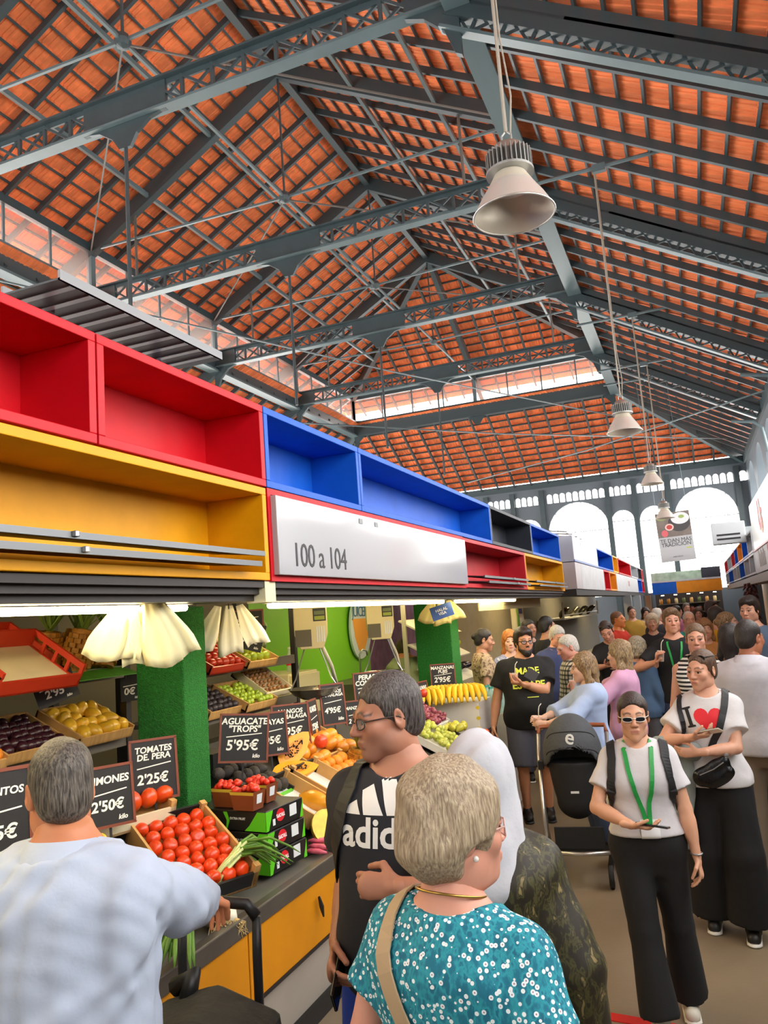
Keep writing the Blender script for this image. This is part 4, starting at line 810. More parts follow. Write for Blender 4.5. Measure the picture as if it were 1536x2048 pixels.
for i in range(len(seq_lo)-1):
    a, b = min(30., y_at(seq_lo[i][0], 1165, LX)), min(30., y_at(seq_lo[i+1][0], 1170, LX))
    if b-a < .1: continue
    if seq_lo[i][1] == 'white':
        t = thing('sign_board', 'plain white sign panel, '+ord_[i]+' in the lower row after the pale grey sign box', 'sign', (LX, a, 2.3), group='lower panels of the second stall row'); MB().lo((-.3, 0, 0), (0, b-a, .43)).obj('panel', paint('white'), t, bevel=.005)
        if i == 3: lettering('RUIZ', .22, M('faded_red', 'd99a9a', .5), t, (.004, (b-a)*.5, .22), (PI/2, 0, PI/2))
    else: display_box(a, b, 2.3, 2.74, seq_lo[i][1], seq_lo[i][1]+' lower display box, '+ord_[i]+' after the pale grey sign box', LX, group='lower boxes of the second stall row')
MB().lo((LX-.4, 12.7, 2.2), (LX-.02, 30., 2.3)).obj('shutter_cover', MATS['housing_dark'], label='dark shutter housing under the second row of boxes', cat='shutter')
MB().lo((-4.5, 10.4, 0), (-4.42, 12.6, 2.6)).obj('wall_purple_light', M('purple_light_paint', '8a5a86', .7, var=.3, vscale=5), kind='structure', label='wall with painted purple light past the juice sign')  # purple light on the goods here is put into the wall colour
# second stall: wall, shelf with steel bowls, extractor, counter
MB().lo((-3.6, 10.5, 0), (-3.52, 16.5, 2.6)).obj('wall_stall', M('stall_beige', '9a8f78', .7, var=.06), kind='structure', label='beige wall behind the second stall'); MB().lo((-3.6, 12.75, 2.55), (LX-.4, 30, 2.62)).obj('ceiling_far_stall', MATS['stall_ceiling'], kind='structure', label='low ceiling over the second stall row')
MB().lo((-3.6, 16.5, 0), (-3.52, 30, 2.6)).obj('wall_stall_far', M('stall_grey_far', '6f6a62', .7), kind='structure', label='grey wall behind the farther stalls')
p0 = on_x(1128, 1240, -2.9); p1 = on_x(1197, 1236, -2.9); t = thing('bowl_shelf', 'white wall shelf with rail holding steel bowls', 'shelf', (-2.9, p0[1], p0[2])); Ls = p1[1]-p0[1]
MB().lo((-.6, 0, 0), (0, Ls, .03)).obj('board', white_card, t)
for z in (.1, ): MB().tube([(0, 0, z), (0, Ls, z)], .01, 6).obj('rail', steel, t)
for y in (0, Ls): MB().lo((-.02, y-.015, 0), (.02, y+.015, .4)).obj('upright', white_card, t)
for k in range(4):
    MB().lathe([(0, -.03), (.1, -.02), (.16, .03), (.18, .1), (.17, .1), (.15, .03), (0, -.02)], n=18, R=rot3(0, 1.2, 0)).obj('steel_bowl', M('bowl_steel', '6d6a5e', .25, metal=.8), loc=(-3.05, p0[1]+Ls*(k+.5)/4, p0[2]+.2), rot=(0, 1.2, 0), smooth=True, label='round steel bowl leaning on the wall shelf', cat='bowl', group='steel bowls on the wall shelf')
t = thing('wall_dispenser', 'white wall box with a blue label hung with green leaves', 'box', on_x(1035, 1233, -2.6)); MB().box((0, 0, 0), (.1, .5, .42)).obj('body', M('dispenser_cream', 'c6bda0', .5), t, bevel=.02); MB().box((.052, 0, .08), (.004, .24, .08)).obj('label', M('label_blue', '3a4fc0', .5), t)
for k in range(6): MB().tube([(.05, -.3, .2-.02*k), (.08, -.32+.02*k, .05-.04*k), (.06, -.3, -.2-.03*k)], [.004, .012, .002], 5).obj('leaf', leaf_g, t, smooth=True)
MB().tube([(-2.6, on_x(1035, 1233, -2.6)[1], on_x(1035, 1233, -2.6)[2]+.2), (-2.6, on_x(1035, 1233, -2.6)[1], 2.55)], .01, 5).obj('hanger_rod', dark_steel, t).matrix_parent_inverse = Matrix.Translation(on_x(1035, 1233, -2.6)).inverted()
for i, (a, b) in enumerate(((10.9, 12.2), (13.2, 17.5), (18.2, 23.5), (24., 29.5))):
    t = thing('stall_counter', ['pale counter of the stall with vegetables', 'pale counter under the pale grey sign box', 'grey counter midway down the aisle', 'grey counter close to the end stall'][i], 'counter', (LX-.1-(.85 if i == 0 else 0), a, 0), group='counters down the aisle')
    MB().lo((-.7, 0, .05), (-.04, b-a, .9)).obj('body', M('counter_pale', 'a39c8c', .5), t); MB().lo((-.75, 0, .9), (0, b-a, .94)).obj('top', shelf_m, t); MB().lo((-.68, 0, 0), (-.08, b-a, .05)).obj('plinth', dark_steel, t)
    for k in range(10):
        kd = random.choice(['green_apple', 'tomato', 'lemon', 'orange', 'green_mango', 'pear']); 
        for j in range(3): put(kd, (LX-.3-.07*j-(.85 if i == 0 else 0), a+.2+(b-a-.4)*k/10, .985), kd.replace('_', ' ')+' lying on the '+['vegetable counter', 'counter under the grey sign box', 'midway counter', 'counter close to the end stall'][i], 'fruit on counter %s' % ord_[i], sc=1.1)
for i, (px, X) in enumerate(((1247, -1.9), (1268, -1.9), (1292, -1.9))):
    y = y_at(px, 1240, X); MB().lo((X+.06, y-.12, 0), (X+.26, y+.12, 2.2)).obj('stall_column', M('column_'+['steel', 'pale', 'rust'][i], ['7a7d80', '9aa4aa', '8a6a4c'][i], .45), label=['grey steel column beside the bowl shelf', 'pale column hung with bright balloons', 'brown column near the end stall'][i], cat='column', group='columns between the stalls')
# vegetable racks past the pillar, bottles in wrap
t = thing('vegetable_rack', 'tilted white wire rack of vegetables past the turf pillar', 'rack', (-3.1, 9.9, 1.3))
for k in range(3): MB().box((-.1*k, .0, .3*k), (.45, 1.4, .02), rot3(0, .5, 0)).obj('shelf', M('rack_white', 'c6c0ae', .4), t)
for y in (-.7, .7): MB().lo((-.35, y-.02, -1.3), (-.3, y+.02, .9)).obj('post', M('rack_white', 'c6c0ae', .4), t)
for r_ in range(3):
    for k in range(9): put(['eggplant', 'lime', 'orange'][r_], (-3.05-.1*r_+.08*(k % 2), 9.3+.14*k, 1.36+.3*r_), ['dark aubergine on the lowest rack shelf', 'green lime on the middle rack shelf', 'orange on the top rack shelf past the pillar'][r_], 'produce on the wire rack '+ord_[r_], sc=1.2, rot=(1.4, 0, .3*k))
wrap_m = M('bottle_plastic', 'bfe0da', .15, alpha=.55)
for k in range(12):
    t = thing('water_bottle', 'clear water bottle in the wrapped pack by the bananas', 'bottle', (-2.15-.09*(k % 3), 8.58+.09*(k//3), .94), group='wrapped water bottles'); MB().lathe([(0, 0), (.04, 0), (.042, .05), (.038, .1), (.042, .15), (.035, .21), (.014, .26)], n=12).obj('body', wrap_m, t, smooth=True); MB().lathe([(.016, .26), (.016, .285), (0, .285)], n=10).obj('cap', M('cap_teal', '4fa8a0', .4), t)
MB().lo((-2.5, 8.52, 0), (-2.02, 9.0, .94)).obj('bottle_plinth', white_card, label='white plinth carrying the wrapped water bottles', cat='plinth')
for i, (x, y, L_) in enumerate(((-2.9, 10.9, 1.0), (-2.7, 14.3, 1.4), (-2.7, 20.5, 2.), (-2.7, 26.5, 2.))):  # made-up battens, added to brighten the farther stalls
    t = thing('ceiling_light', ['added ceiling batten brightening the vegetable rack', 'added ceiling batten brightening the steel bowls', 'added ceiling batten brightening the stalls midway', 'added ceiling batten brightening the stalls near the end'][i], 'light', (x, y, 2.53), group='added ceiling battens down the aisle')
    MB().lo((-.05, -L_/2, -.02), (.05, L_/2, .02)).obj('diffuser', MATS['lit_batten'], t); MB().lo((-.06, -L_/2-.02, .02), (.06, L_/2+.02, .03)).obj('housing', MATS['fixture_white'], t)
# ---- end stall across the aisle
ex0, ex1, ey = -1.5, .86, 30.3
t = thing('end_stall', 'end stall with blue and yellow fascia closing the aisle', 'stall', (0, ey, 0))
MB().lo((ex0, 0, 2.2), (-.66, .3, 2.62)).obj('blue_fascia', paint('blue'), t); MB().lo((-.66, 0, 2.2), (ex1, .3, 2.62)).obj('yellow_fascia', paint('orange'), t); MB().lo((ex0, -.02, 2.62), (ex1, .3, 2.68)).obj('ledge', M('paint_white', 'b4b6ba', .4), t)
MB().lo((ex0, 0, 2.68), (.22, .04, 2.98)).obj('glass_front', M('green_glass', '9fb8a4', .2, var=.3, vscale=4), t); MB().lo((.22, 0, 2.68), (ex1, .2, 3.05)).obj('black_fascia', paint('black'), t); MB().lo((ex0, 1.5, 0), (ex1, 1.6, 2.6)).obj('back', M('stall_dark', '2c2723', .7), t); MB().lo((ex0, .02, .0), (ex1, .6, 1.0)).obj('counter', M('counter_dark', '4a4038', .5), t)
for z in (1.45, 1.8): MB().lo((ex0+.1, 1.1, z), (ex1-.1, 1.5, z+.03)).obj('shelf', shelf_m, t)
for k in range(5): MB().lathe([(0, 0), (.06, -.01), (.05, .02)], (-1.2+.45*k, .7, 2.15), 10).obj('spot', M('lit_spot', 'fff0c8', .5, emit=6.), t)
for k in range(16):
    c = random.choice(['b8802a', '8a3a2a', 'd8c890', '5a6a3a', 'c9a05a', '3a3a4a']); x = ex0+.2+k % 8*.27; z = (1.48, 1.83)[k//8]
    tt = thing('jar', 'small jar on the end stall shelves', 'jar', (x, ey+1.25, z), group='jars on the end stall shelves'); MB().lathe([(0, 0), (.06, 0), (.062, .15), (.045, .19)], n=10).obj('glass', M('jar_'+c, c, .3), tt, smooth=True); MB().lathe([(.05, .19), (.05, .22), (0, .22)], n=10).obj('lid', dark_steel, tt)
# ---- row on the other side of the aisle
RX = 1.0
t = thing('shop_sign', 'tall white shop sign with a red and orange script logo', 'sign', (RX, 9.2, 2.74)); MB().lo((0, 0, 0), (.3, 5.6, .78)).obj('panel', M('sign_mint_white', 'd3dcd9', .3), t, bevel=.01)
lettering('Us', .62, M('sign_red', 'e2202a', .4), t, (-.006, 3.6, .42), (PI/2, 0, -PI/2), shear=.2, bold=.012); MB().prism([(3.45+.2*a, .28+.12*b) for a, b in disc(16)], 'x', -.004, -.001).obj('orange_swash', M('sign_orange', 'f08a1e', .4), t)
t = thing('shop_fascia', 'white lower shop panel with red line and grey drawing', 'sign', (RX, 9.2, 2.36)); MB().lo((0, 0, 0), (.3, 5.6, .37)).obj('panel', M('paint_white', 'b4b6ba', .4), t); MB().lo((-.004, 3.0, 0), (0, 3.06, .37)).obj('red_line', paint('red'), t); MB().lo((-.02, 0, .36), (.02, 5.6, .385)).obj('red_ledge', M('ledge_pink', 'c98a8c', .4), t)
for k in range(9): MB().lo((-.004, 3.6+.14*k, .08), (0, 3.68+.14*k, .28+.04*(k % 3))).obj('drawing_stroke', M('stroke_grey', '8a8580', .5), t)
t = thing('air_unit', 'grey slatted air unit jutting over the aisle', 'air unit', (RX-.1, 16.4, 3.0)); MB().lo((-.5, 0, 0), (.1, .25, .42)).obj('body', M('unit_grey', 'b9bec2', .4), t, bevel=.02)
for z in (.08, .16): MB().lo((-.42, -.006, z), (0, 0, z+.035)).obj('slat', dark_steel, t)
MB().lo((.1, .05, .1), (.3, .2, .3)).obj('bracket', steel, t)
seqr = [(15.2, 'white'), (16.6, 'blue'), (18.4, 'orange'), (20.4, 'blue'), (22., 'redb'), (24, 'white'), (27, 'redb'), (29.9, 'white')]
for i in range(len(seqr)-1):
    display_box(seqr[i][0], seqr[i+1][0], 2.74, 3.15, seqr[i][1], seqr[i][1].replace('redb', 'dark red')+' upper display box, '+ord_[i]+' after the white shop sign', RX, side=-1, group='upper boxes across the aisle')
    c = ['white', 'white', 'blue', 'white', 'white', 'blue', 'white'][i]; display_box(seqr[i][0], seqr[i+1][0], 2.36, 2.74, c, c+' lower display box, '+ord_[i]+' after the white shop sign', RX, side=-1, group='lower boxes across the aisle')
MB().lo((RX, 9.2, 2.2), (RX+.35, 30, 2.34)).obj('awning_box', M('awning_brown', '6a5440', .5), label='brown awning box under the shop sign row', cat='awning')
MB().lo((2.1, 8.5, 0), (2.18, 30, 2.6)).obj('wall_shop', M('shop_wall', 'b8956a', .7), kind='structure', label='warm wall behind the shops across the aisle'); MB().lo((RX+.35, 8.5, 2.5), (2.18, 30, 2.6)).obj('ceiling_shop', MATS['stall_ceiling'], kind='structure', label='low ceiling over the shops across the aisle')
t = thing('shop_light', 'lit strip over the spice shelves across the aisle', 'light', (1.6, 12, 2.47)); MB().lo((-.05, -2, -.02), (.05, 2, .02)).obj('diffuser', M('lit_warm', 'ffd790', .5, emit=10.), t); MB().lo((-.06, -2.02, .02), (.06, 2.02, .03)).obj('housing', MATS['fixture_white'], t)
t = thing('spice_shelf', 'wooden shelves of spices and bottles in the lit shop', 'shelf', (1.75, 9, 0))
for z in (.9, 1.35, 1.7, 2.05): MB().lo((0, 0, z), (.3, 6, z+.03)).obj('board', wood, t)
for y in (0, 2, 4, 6): MB().lo((0, y-.02, 0), (.3, y+.02, 2.3)).obj('upright', wood, t)
pk = [M('pack_'+c, c, .5) for c in ('d9a43a', 'b8602a', 'e2c890', '8a2a20', 'c8b048', 'e0d8c0')]
pk_me = [MB().lo((0, -.05, 0), (.08, .05, .2)).mesh('packet', m) for m in pk]
for z in (.93, 1.38, 1.73, 2.08):
    for k in range(38): i = random.randrange(6); link('packet', pk_me[i], None, (1.76, 9.15+k*.15, z), (0, 0, random.uniform(-.2, .2)), label=['mustard', 'rust', 'cream', 'dark red', 'olive yellow', 'ivory'][i]+' packet on the spice shelves', cat='packet', group=['mustard', 'rust', 'cream', 'dark red', 'olive yellow', 'ivory'][i]+' packets on the spice shelves', scale=random.uniform(.8, 1.15))
t = thing('shop_counter', 'glass fronted counter of the lit spice shop', 'counter', (RX+.05, 9, 0)); MB().lo((0, 0, 0), (.5, 20.5, .95)).obj('body', M('shop_counter', '9a8a70', .5), t); MB().lo((-.03, 0, .95), (.55, 20.5, .99)).obj('top', white_card, t)
pep = M('dried_pepper', '4a1c18', .5, var=.3)
for k in range(2):
    t = thing('pepper_string', ['hanging string of dried peppers by the spice shop', 'second hanging string of dried peppers farther down the shop'][k], 'peppers', (RX+.02, 17.2+1.2*k, 2.25), group='hanging pepper strings')
    for j in range(40): a = j*2.4; z = -.02*j; MB().tube([(0, 0, z), (.07*math.cos(a), .07*math.sin(a), z-.02), (.11*math.cos(a), .11*math.sin(a), z-.08)], [.006, .03, .006], 6).obj('pepper', pep, t, smooth=True)
# ---- food banner hung across the aisle
A, B, Cc, D_ = [on_y(x, y, 24.) for x, y in ((1310, 1030), (1378, 1020), (1393, 1115), (1322, 1127))]
ux = unit(B-A); w_, h_ = np.linalg.norm(B-A), np.linalg.norm(A-D_)
t = thing('food_banner', 'hanging banner of food bowls reading TE DAN MAS TRADICION', 'banner', ((A+B+Cc+D_)/4).tolist(), rot=(0, -.03, 0))
W2, H2 = w_/2, h_/2
MB().box((0, 0, 0), (w_, .02, h_)).obj('sheet', M('banner_white', 'a4a7aa', .5), t); MB().box((0, -.012, H2*.5), (w_, .003, h_*.5)).obj('photo_print', M('banner_dark', '6b625c', .5, var=.25, vscale=3), t)
def bdisc(cx, cz, rx, rz, col, nm, d=.002): MB().prism([(cx+rx*a, cz+rz*b) for a, b in disc(22)], 'y', -.0135-d, -.013).obj(nm, M('banner_'+col, col, .5), t)
bdisc(.16, H2*.55, .3, .26, '3c3a3c', 'dark_bowl', .001); bdisc(.2, H2*.72, .25, .17, 'c9cdd0', 'white_bowl', .002); bdisc(.24, H2*.78, .08, .05, '8aa05a', 'herb', .003); bdisc(-.3, H2*.82, .16, .09, '7d8a5a', 'salad', .002); bdisc(-.12, H2*.4, .12, .1, 'd3b0a8', 'fig_half', .003); bdisc(-.12, H2*.4, .08, .065, 'a83a38', 'fig_flesh', .004); bdisc(-.27, H2*.16, .09, .1, 'c05a62', 'fig_half', .003)
lettering('TE DAN MÁS\nTRADICIÓN', .155, M('banner_ink', '3a3c40', .6), t, (0, -.0135, -H2*.24), spacing=.95, line=.75); MB().box((.33, -.012, -H2*.5), (.14, .002, .03)).obj('accent', M('banner_accent', 'a8b04a', .5), t); lettering('MERCADOS', .05, MATS['banner_ink'], t, (0, -.0135, -H2*.82))
for s in (-1, 1): MB().tube([(s*W2*.9, 0, H2), (s*W2*.9, 0, 8.55-t.location[2])], .008, 5).obj('hanging_wire', slate_lt, t)
# ---------------------------------------------------------------- organic shapes: signed distance fields on a grid, skinned with surface nets
V3 = lambda *a: np.array(a, float)
class Field:
    def __init__(s, lo, hi, h):
        s.h = h; s.lo = np.array(lo, float); n = np.ceil((np.array(hi)-s.lo)/h).astype(int)+1
        s.ax = [(s.lo[i]+h*np.arange(n[i])).astype(np.float32) for i in range(3)]; s.d = np.full(n, .2, np.float32)
    def sub(s, lo, hi):
        sl = []
        for i in range(3):
            a = max(0, int((lo[i]-s.lo[i])/s.h)-1); b = min(len(s.ax[i]), int((hi[i]-s.lo[i])/s.h)+3)
            if b-a < 2: return None
            sl.append(slice(a, b))
        return tuple(sl), s.ax[0][sl[0]][:, None, None], s.ax[1][sl[1]][None, :, None], s.ax[2][sl[2]][None, None, :]
    def put(s, sl, d, k, op):
        a = s.d[sl]
        if op == 's': d = -d
        if op == 'u':
            if k <= 0: r = np.minimum(a, d)
            else: h = np.clip(.5+.5*(d-a)/k, 0, 1); r = d+(a-d)*h-k*h*(1-h)
        else:
            if k <= 0: r = np.maximum(a, d)
            else: h = np.clip(.5-.5*(d-a)/k, 0, 1); r = d+(a-d)*h+k*h*(1-h)
        s.d[sl] = r
    def cone(s, a, b, ra, rb, k=.02, op='u', cap=False, flat=None, pad=.05):
        """tapered limb from a to b; cap cuts it square, flat=(direction, factor) squashes it"""
        a = np.array(a, float); b = np.array(b, float); m = max(ra, rb)*(1.35 if flat else 1)+pad+k
        g = s.sub(np.minimum(a, b)-m, np.maximum(a, b)+m)
        if g is None: return
        sl, X, Y, Z = g; ba = b-a; L2 = ba @ ba+1e-12
        px, py, pz = X-a[0], Y-a[1], Z-a[2]
        t = (px*ba[0]+py*ba[1]+pz*ba[2])/L2; tc = np.clip(t, 0, 1)
        qx, qy, qz = px-tc*ba[0], py-tc*ba[1], pz-tc*ba[2]
        if flat is not None:
            n = np.array(flat[0], float); n /= np.linalg.norm(n); e = 1/flat[1]-1; dn = (qx*n[0]+qy*n[1]+qz*n[2])*e
            qx, qy, qz = qx+dn*n[0], qy+dn*n[1], qz+dn*n[2]
        d = np.sqrt(qx*qx+qy*qy+qz*qz)-(ra+(rb-ra)*tc)
        if cap: d = np.maximum(d, (t-1)*math.sqrt(L2) if cap == 'end' else np.maximum(-t, t-1)*math.sqrt(L2))
        s.put(sl, d, k, op)
    def ell(s, c, r, R=None, k=.02, op='u', pad=.04):
        c = np.array(c, float); r = np.array(r, float) if hasattr(r, '__len__') else np.array([r]*3, float); m = max(r)+pad+k
        g = s.sub(c-m, c+m)
        if g is None: return
        sl, X, Y, Z = g; px, py, pz = X-c[0], Y-c[1], Z-c[2]
        if R is not None:
            R = np.array(R); px, py, pz = (px*R[0, 0]+py*R[1, 0]+pz*R[2, 0]), (px*R[0, 1]+py*R[1, 1]+pz*R[2, 1]), (px*R[0, 2]+py*R[1, 2]+pz*R[2, 2])
        k0 = np.sqrt((px/r[0])**2+(py/r[1])**2+(pz/r[2])**2); k1 = np.sqrt((px/r[0]**2)**2+(py/r[1]**2)**2+(pz/r[2]**2)**2)+1e-9
        s.put(sl, k0*(k0-1)/k1, k, op)
    def loft(s, prof, off, k=.02, op='u', infl=0., z0=None, z1=None, p=2.3):
        """stack of ovals: rows (z, half width, half depth, centre y); off(z) shifts x, y"""
        pr = np.array(prof, float); zs = pr[:, 0]; w = pr[:, 1].max()+.3; zl = zs[0] if z0 is None else z0; zh = zs[-1] if z1 is None else z1
        o0 = off(np.array([zl, zh])); g = s.sub((min(o0[0])-w, min(o0[1])-w, zl-.05), (max(o0[0])+w, max(o0[1])+w, zh+.05))
        if g is None: return
        sl, X, Y, Z = g; z = Z[0, 0]; zz = np.linspace(zs[0], zs[-1], 80); ker = np.ones(7)/7
        def I(c):
            y = np.interp(zz, zs, pr[:, c]); y = np.convolve(np.pad(y, 3, 'edge'), ker, 'valid'); return np.interp(z, zz, y)[None, None, :].astype(np.float32)
        W, D, C = I(1)+infl, I(2)+infl, I(3); ox, oy = off(z); ox = ox[None, None, :]; oy = oy[None, None, :]
        q = (np.abs((X-ox)/W)**p+np.abs((Y-C-oy)/D)**p)**(1/p)
        d = (q-1)*np.minimum(W, D); d = np.maximum(d, np.maximum(zl-Z, Z-zh)); s.put(sl, d.astype(np.float32), k, op)
    def half(s, p, n, k=0.):
        """keep only the side n points away from"""
        n = np.array(n, float); n /= np.linalg.norm(n); X, Y, Z = s.ax[0][:, None, None], s.ax[1][None, :, None], s.ax[2][None, None, :]
        s.put((slice(None),)*3, (X-p[0])*n[0]+(Y-p[1])*n[1]+(Z-p[2])*n[2], k, 'i')
    def wrinkle(s, amp, f=(26, 26, 10), seed=0, mask=None):
        i = np.where(np.abs(s.d) < .04); r = np.random.default_rng(seed)
        P = [s.ax[0][i[0]], s.ax[1][i[1]], s.ax[2][i[2]]]; a = np.zeros(len(i[0]), np.float32)
        for q in range(5):
            u = r.normal(size=3)*np.array(f)*(.6+.25*q); ph = r.uniform(0, 6)
            a += np.sin(P[0]*u[0]+P[1]*u[1]+P[2]*u[2]+ph+1.5*np.sin(P[2]*f[2]*.7+q+P[0]*9))/(1+.4*q)
        a *= amp/2.2
        if mask is not None: a *= mask(*P)
        s.d[i] += a
    def skin(s):
        d = s.d; n = d.shape; neg = d < 0
        c = np.zeros((n[0]-1, n[1]-1, n[2]-1), np.int8)
        for a in (0, 1):
            for b in (0, 1):
                for e in (0, 1): c += neg[a:n[0]-1+a, b:n[1]-1+b, e:n[2]-1+e]
        I = np.argwhere((c > 0) & (c < 8))
        if len(I) == 0: return np.zeros((0, 3)), np.zeros((0, 4), int)
        idx = np.full(c.shape, -1, np.int32); idx[I[:, 0], I[:, 1], I[:, 2]] = np.arange(len(I))
        cor = np.array([(a, b, e) for a in (0, 1) for b in (0, 1) for e in (0, 1)]); val = np.stack([d[I[:, 0]+q[0], I[:, 1]+q[1], I[:, 2]+q[2]] for q in cor], 1)
        acc = np.zeros((len(I), 3)); cnt = np.zeros(len(I))
        for a in range(8):
            for b in range(a+1, 8):
                if np.abs(cor[a]-cor[b]).sum() != 1: continue
                va, vb = val[:, a], val[:, b]; m = (va < 0) != (vb < 0); t = np.where(m, va/np.where(m, va-vb, 1), 0)
                acc += m[:, None]*(cor[a]+t[:, None]*(cor[b]-cor[a])); cnt += m
        v = s.lo+s.h*(I+acc/cnt[:, None]); F = []
        for ax in range(3):
            o = [i for i in range(3) if i != ax]; A = [slice(1, -1)]*3; A[ax] = slice(0, n[ax]-1); B = [slice(1, -1)]*3; B[ax] = slice(1, n[ax])
            x = neg[tuple(A)] != neg[tuple(B)]; E = np.argwhere(x); E[:, o[0]] += 1; E[:, o[1]] += 1
            if len(E) == 0: continue
            fl = neg[E[:, 0], E[:, 1], E[:, 2]]; q = []
            for da, db in ((1, 1), (0, 1), (0, 0), (1, 0)):
                e = E.copy(); e[:, o[0]] -= da; e[:, o[1]] -= db; q.append(idx[e[:, 0], e[:, 1], e[:, 2]])
            q = np.stack(q, 1); flip = fl if ax != 1 else ~fl; q[~flip] = q[~flip][:, ::-1]; F.append(q)
        return v, np.concatenate(F)
def sdf_mesh(name, parts, mat, colour=None):
    """parts: list of (verts, quads); colour(verts, part index) -> rgb"""
    vs = np.concatenate([p[0] for p in parts]); k = np.cumsum([0]+[len(p[0]) for p in parts]); fs = np.concatenate([p[1]+o for p, o in zip(parts, k)])
    me = bpy.data.meshes.new(name); me.vertices.add(len(vs)); me.vertices.foreach_set('co', vs.astype(np.float32).ravel())
    me.loops.add(len(fs)*4); me.loops.foreach_set('vertex_index', fs.astype(np.int32).ravel()); me.polygons.add(len(fs)); me.polygons.foreach_set('loop_start', np.arange(0, len(fs)*4, 4, dtype=np.int32))
    me.update(calc_edges=True); me.shade_smooth(); me.materials.append(mat)
    if colour is not None:
        col = np.concatenate([colour(p[0], i) for i, p in enumerate(parts)]); a = me.color_attributes.new('Col', 'FLOAT_COLOR', 'POINT')
        a.data.foreach_set('color', np.concatenate([col, np.ones((len(col), 1))], 1).astype(np.float32).ravel())
    return me
def ik(a, c, l1, l2, hint):
    """two-bone chain from a to c: returns the middle joint and the reached end"""
    a = np.array(a, float); c = np.array(c, float); d = c-a; L = np.linalg.norm(d)
    if L > (l1+l2)*.999: c = a+d/L*(l1+l2)*.999; d = c-a; L = np.linalg.norm(d)
    u = d/L; x = (l1*l1-l2*l2+L*L)/(2*L); h = math.sqrt(max(0, l1*l1-x*x)); n = np.array(hint, float); n = n-u*(n @ u); n = unit(n)
    return a+u*x+n*h, c
skin_mat = M('skin', 'c99274', .5, vcol=True, var=.05, vscale=14)
hair_mats = {}
def hair_mat(c, c2=None):
    k = (c, c2)
    if k in hair_mats: return hair_mats[k]
    if c2 is None: c2 = ''.join('%02x' % min(255, int(int(c[i:i+2], 16)*1.5+14)) for i in (0, 2, 4))
    m = ramp_mat('hair_'+c+c2, 'noise', [(.36, c), (.66, c2)], .45, (190, 190, 26), 'LINEAR', 5., distort=.4); N = m.node_tree.nodes; L = m.node_tree.links
    t = [n for n in N if n.type == 'TEX_NOISE'][0]; bp = N.new('ShaderNodeBump'); bp.inputs['Strength'].default_value = .6; bp.inputs['Distance'].default_value = .012
    L.new(t.outputs[0], bp.inputs['Height']); L.new(bp.outputs[0], N['Principled BSDF'].inputs['Normal']); hair_mats[k] = m; return m
MALE = [(.78, .085, .075, .0), (.86, .15, .105, .01), (.94, .168, .118, .01), (1.02, .16, .115, 0), (1.1, .152, .108, 0), (1.2, .16, .112, 0), (1.3, .176, .12, .0), (1.38, .18, .115, .01), (1.44, .145, .095, .015), (1.49, .08, .07, .02), (1.53, .05, .05, .02)]
FEM = [(.78, .085, .075, .0), (.86, .158, .11, .01), (.94, .172, .118, .01), (1.02, .15, .105, .005), (1.1, .126, .092, 0), (1.2, .134, .098, 0), (1.29, .15, .112, -.005), (1.37, .158, .1, .01), (1.43, .125, .082, .015), (1.48, .07, .062, .02), (1.52, .045, .045, .02)]
WHO = 0
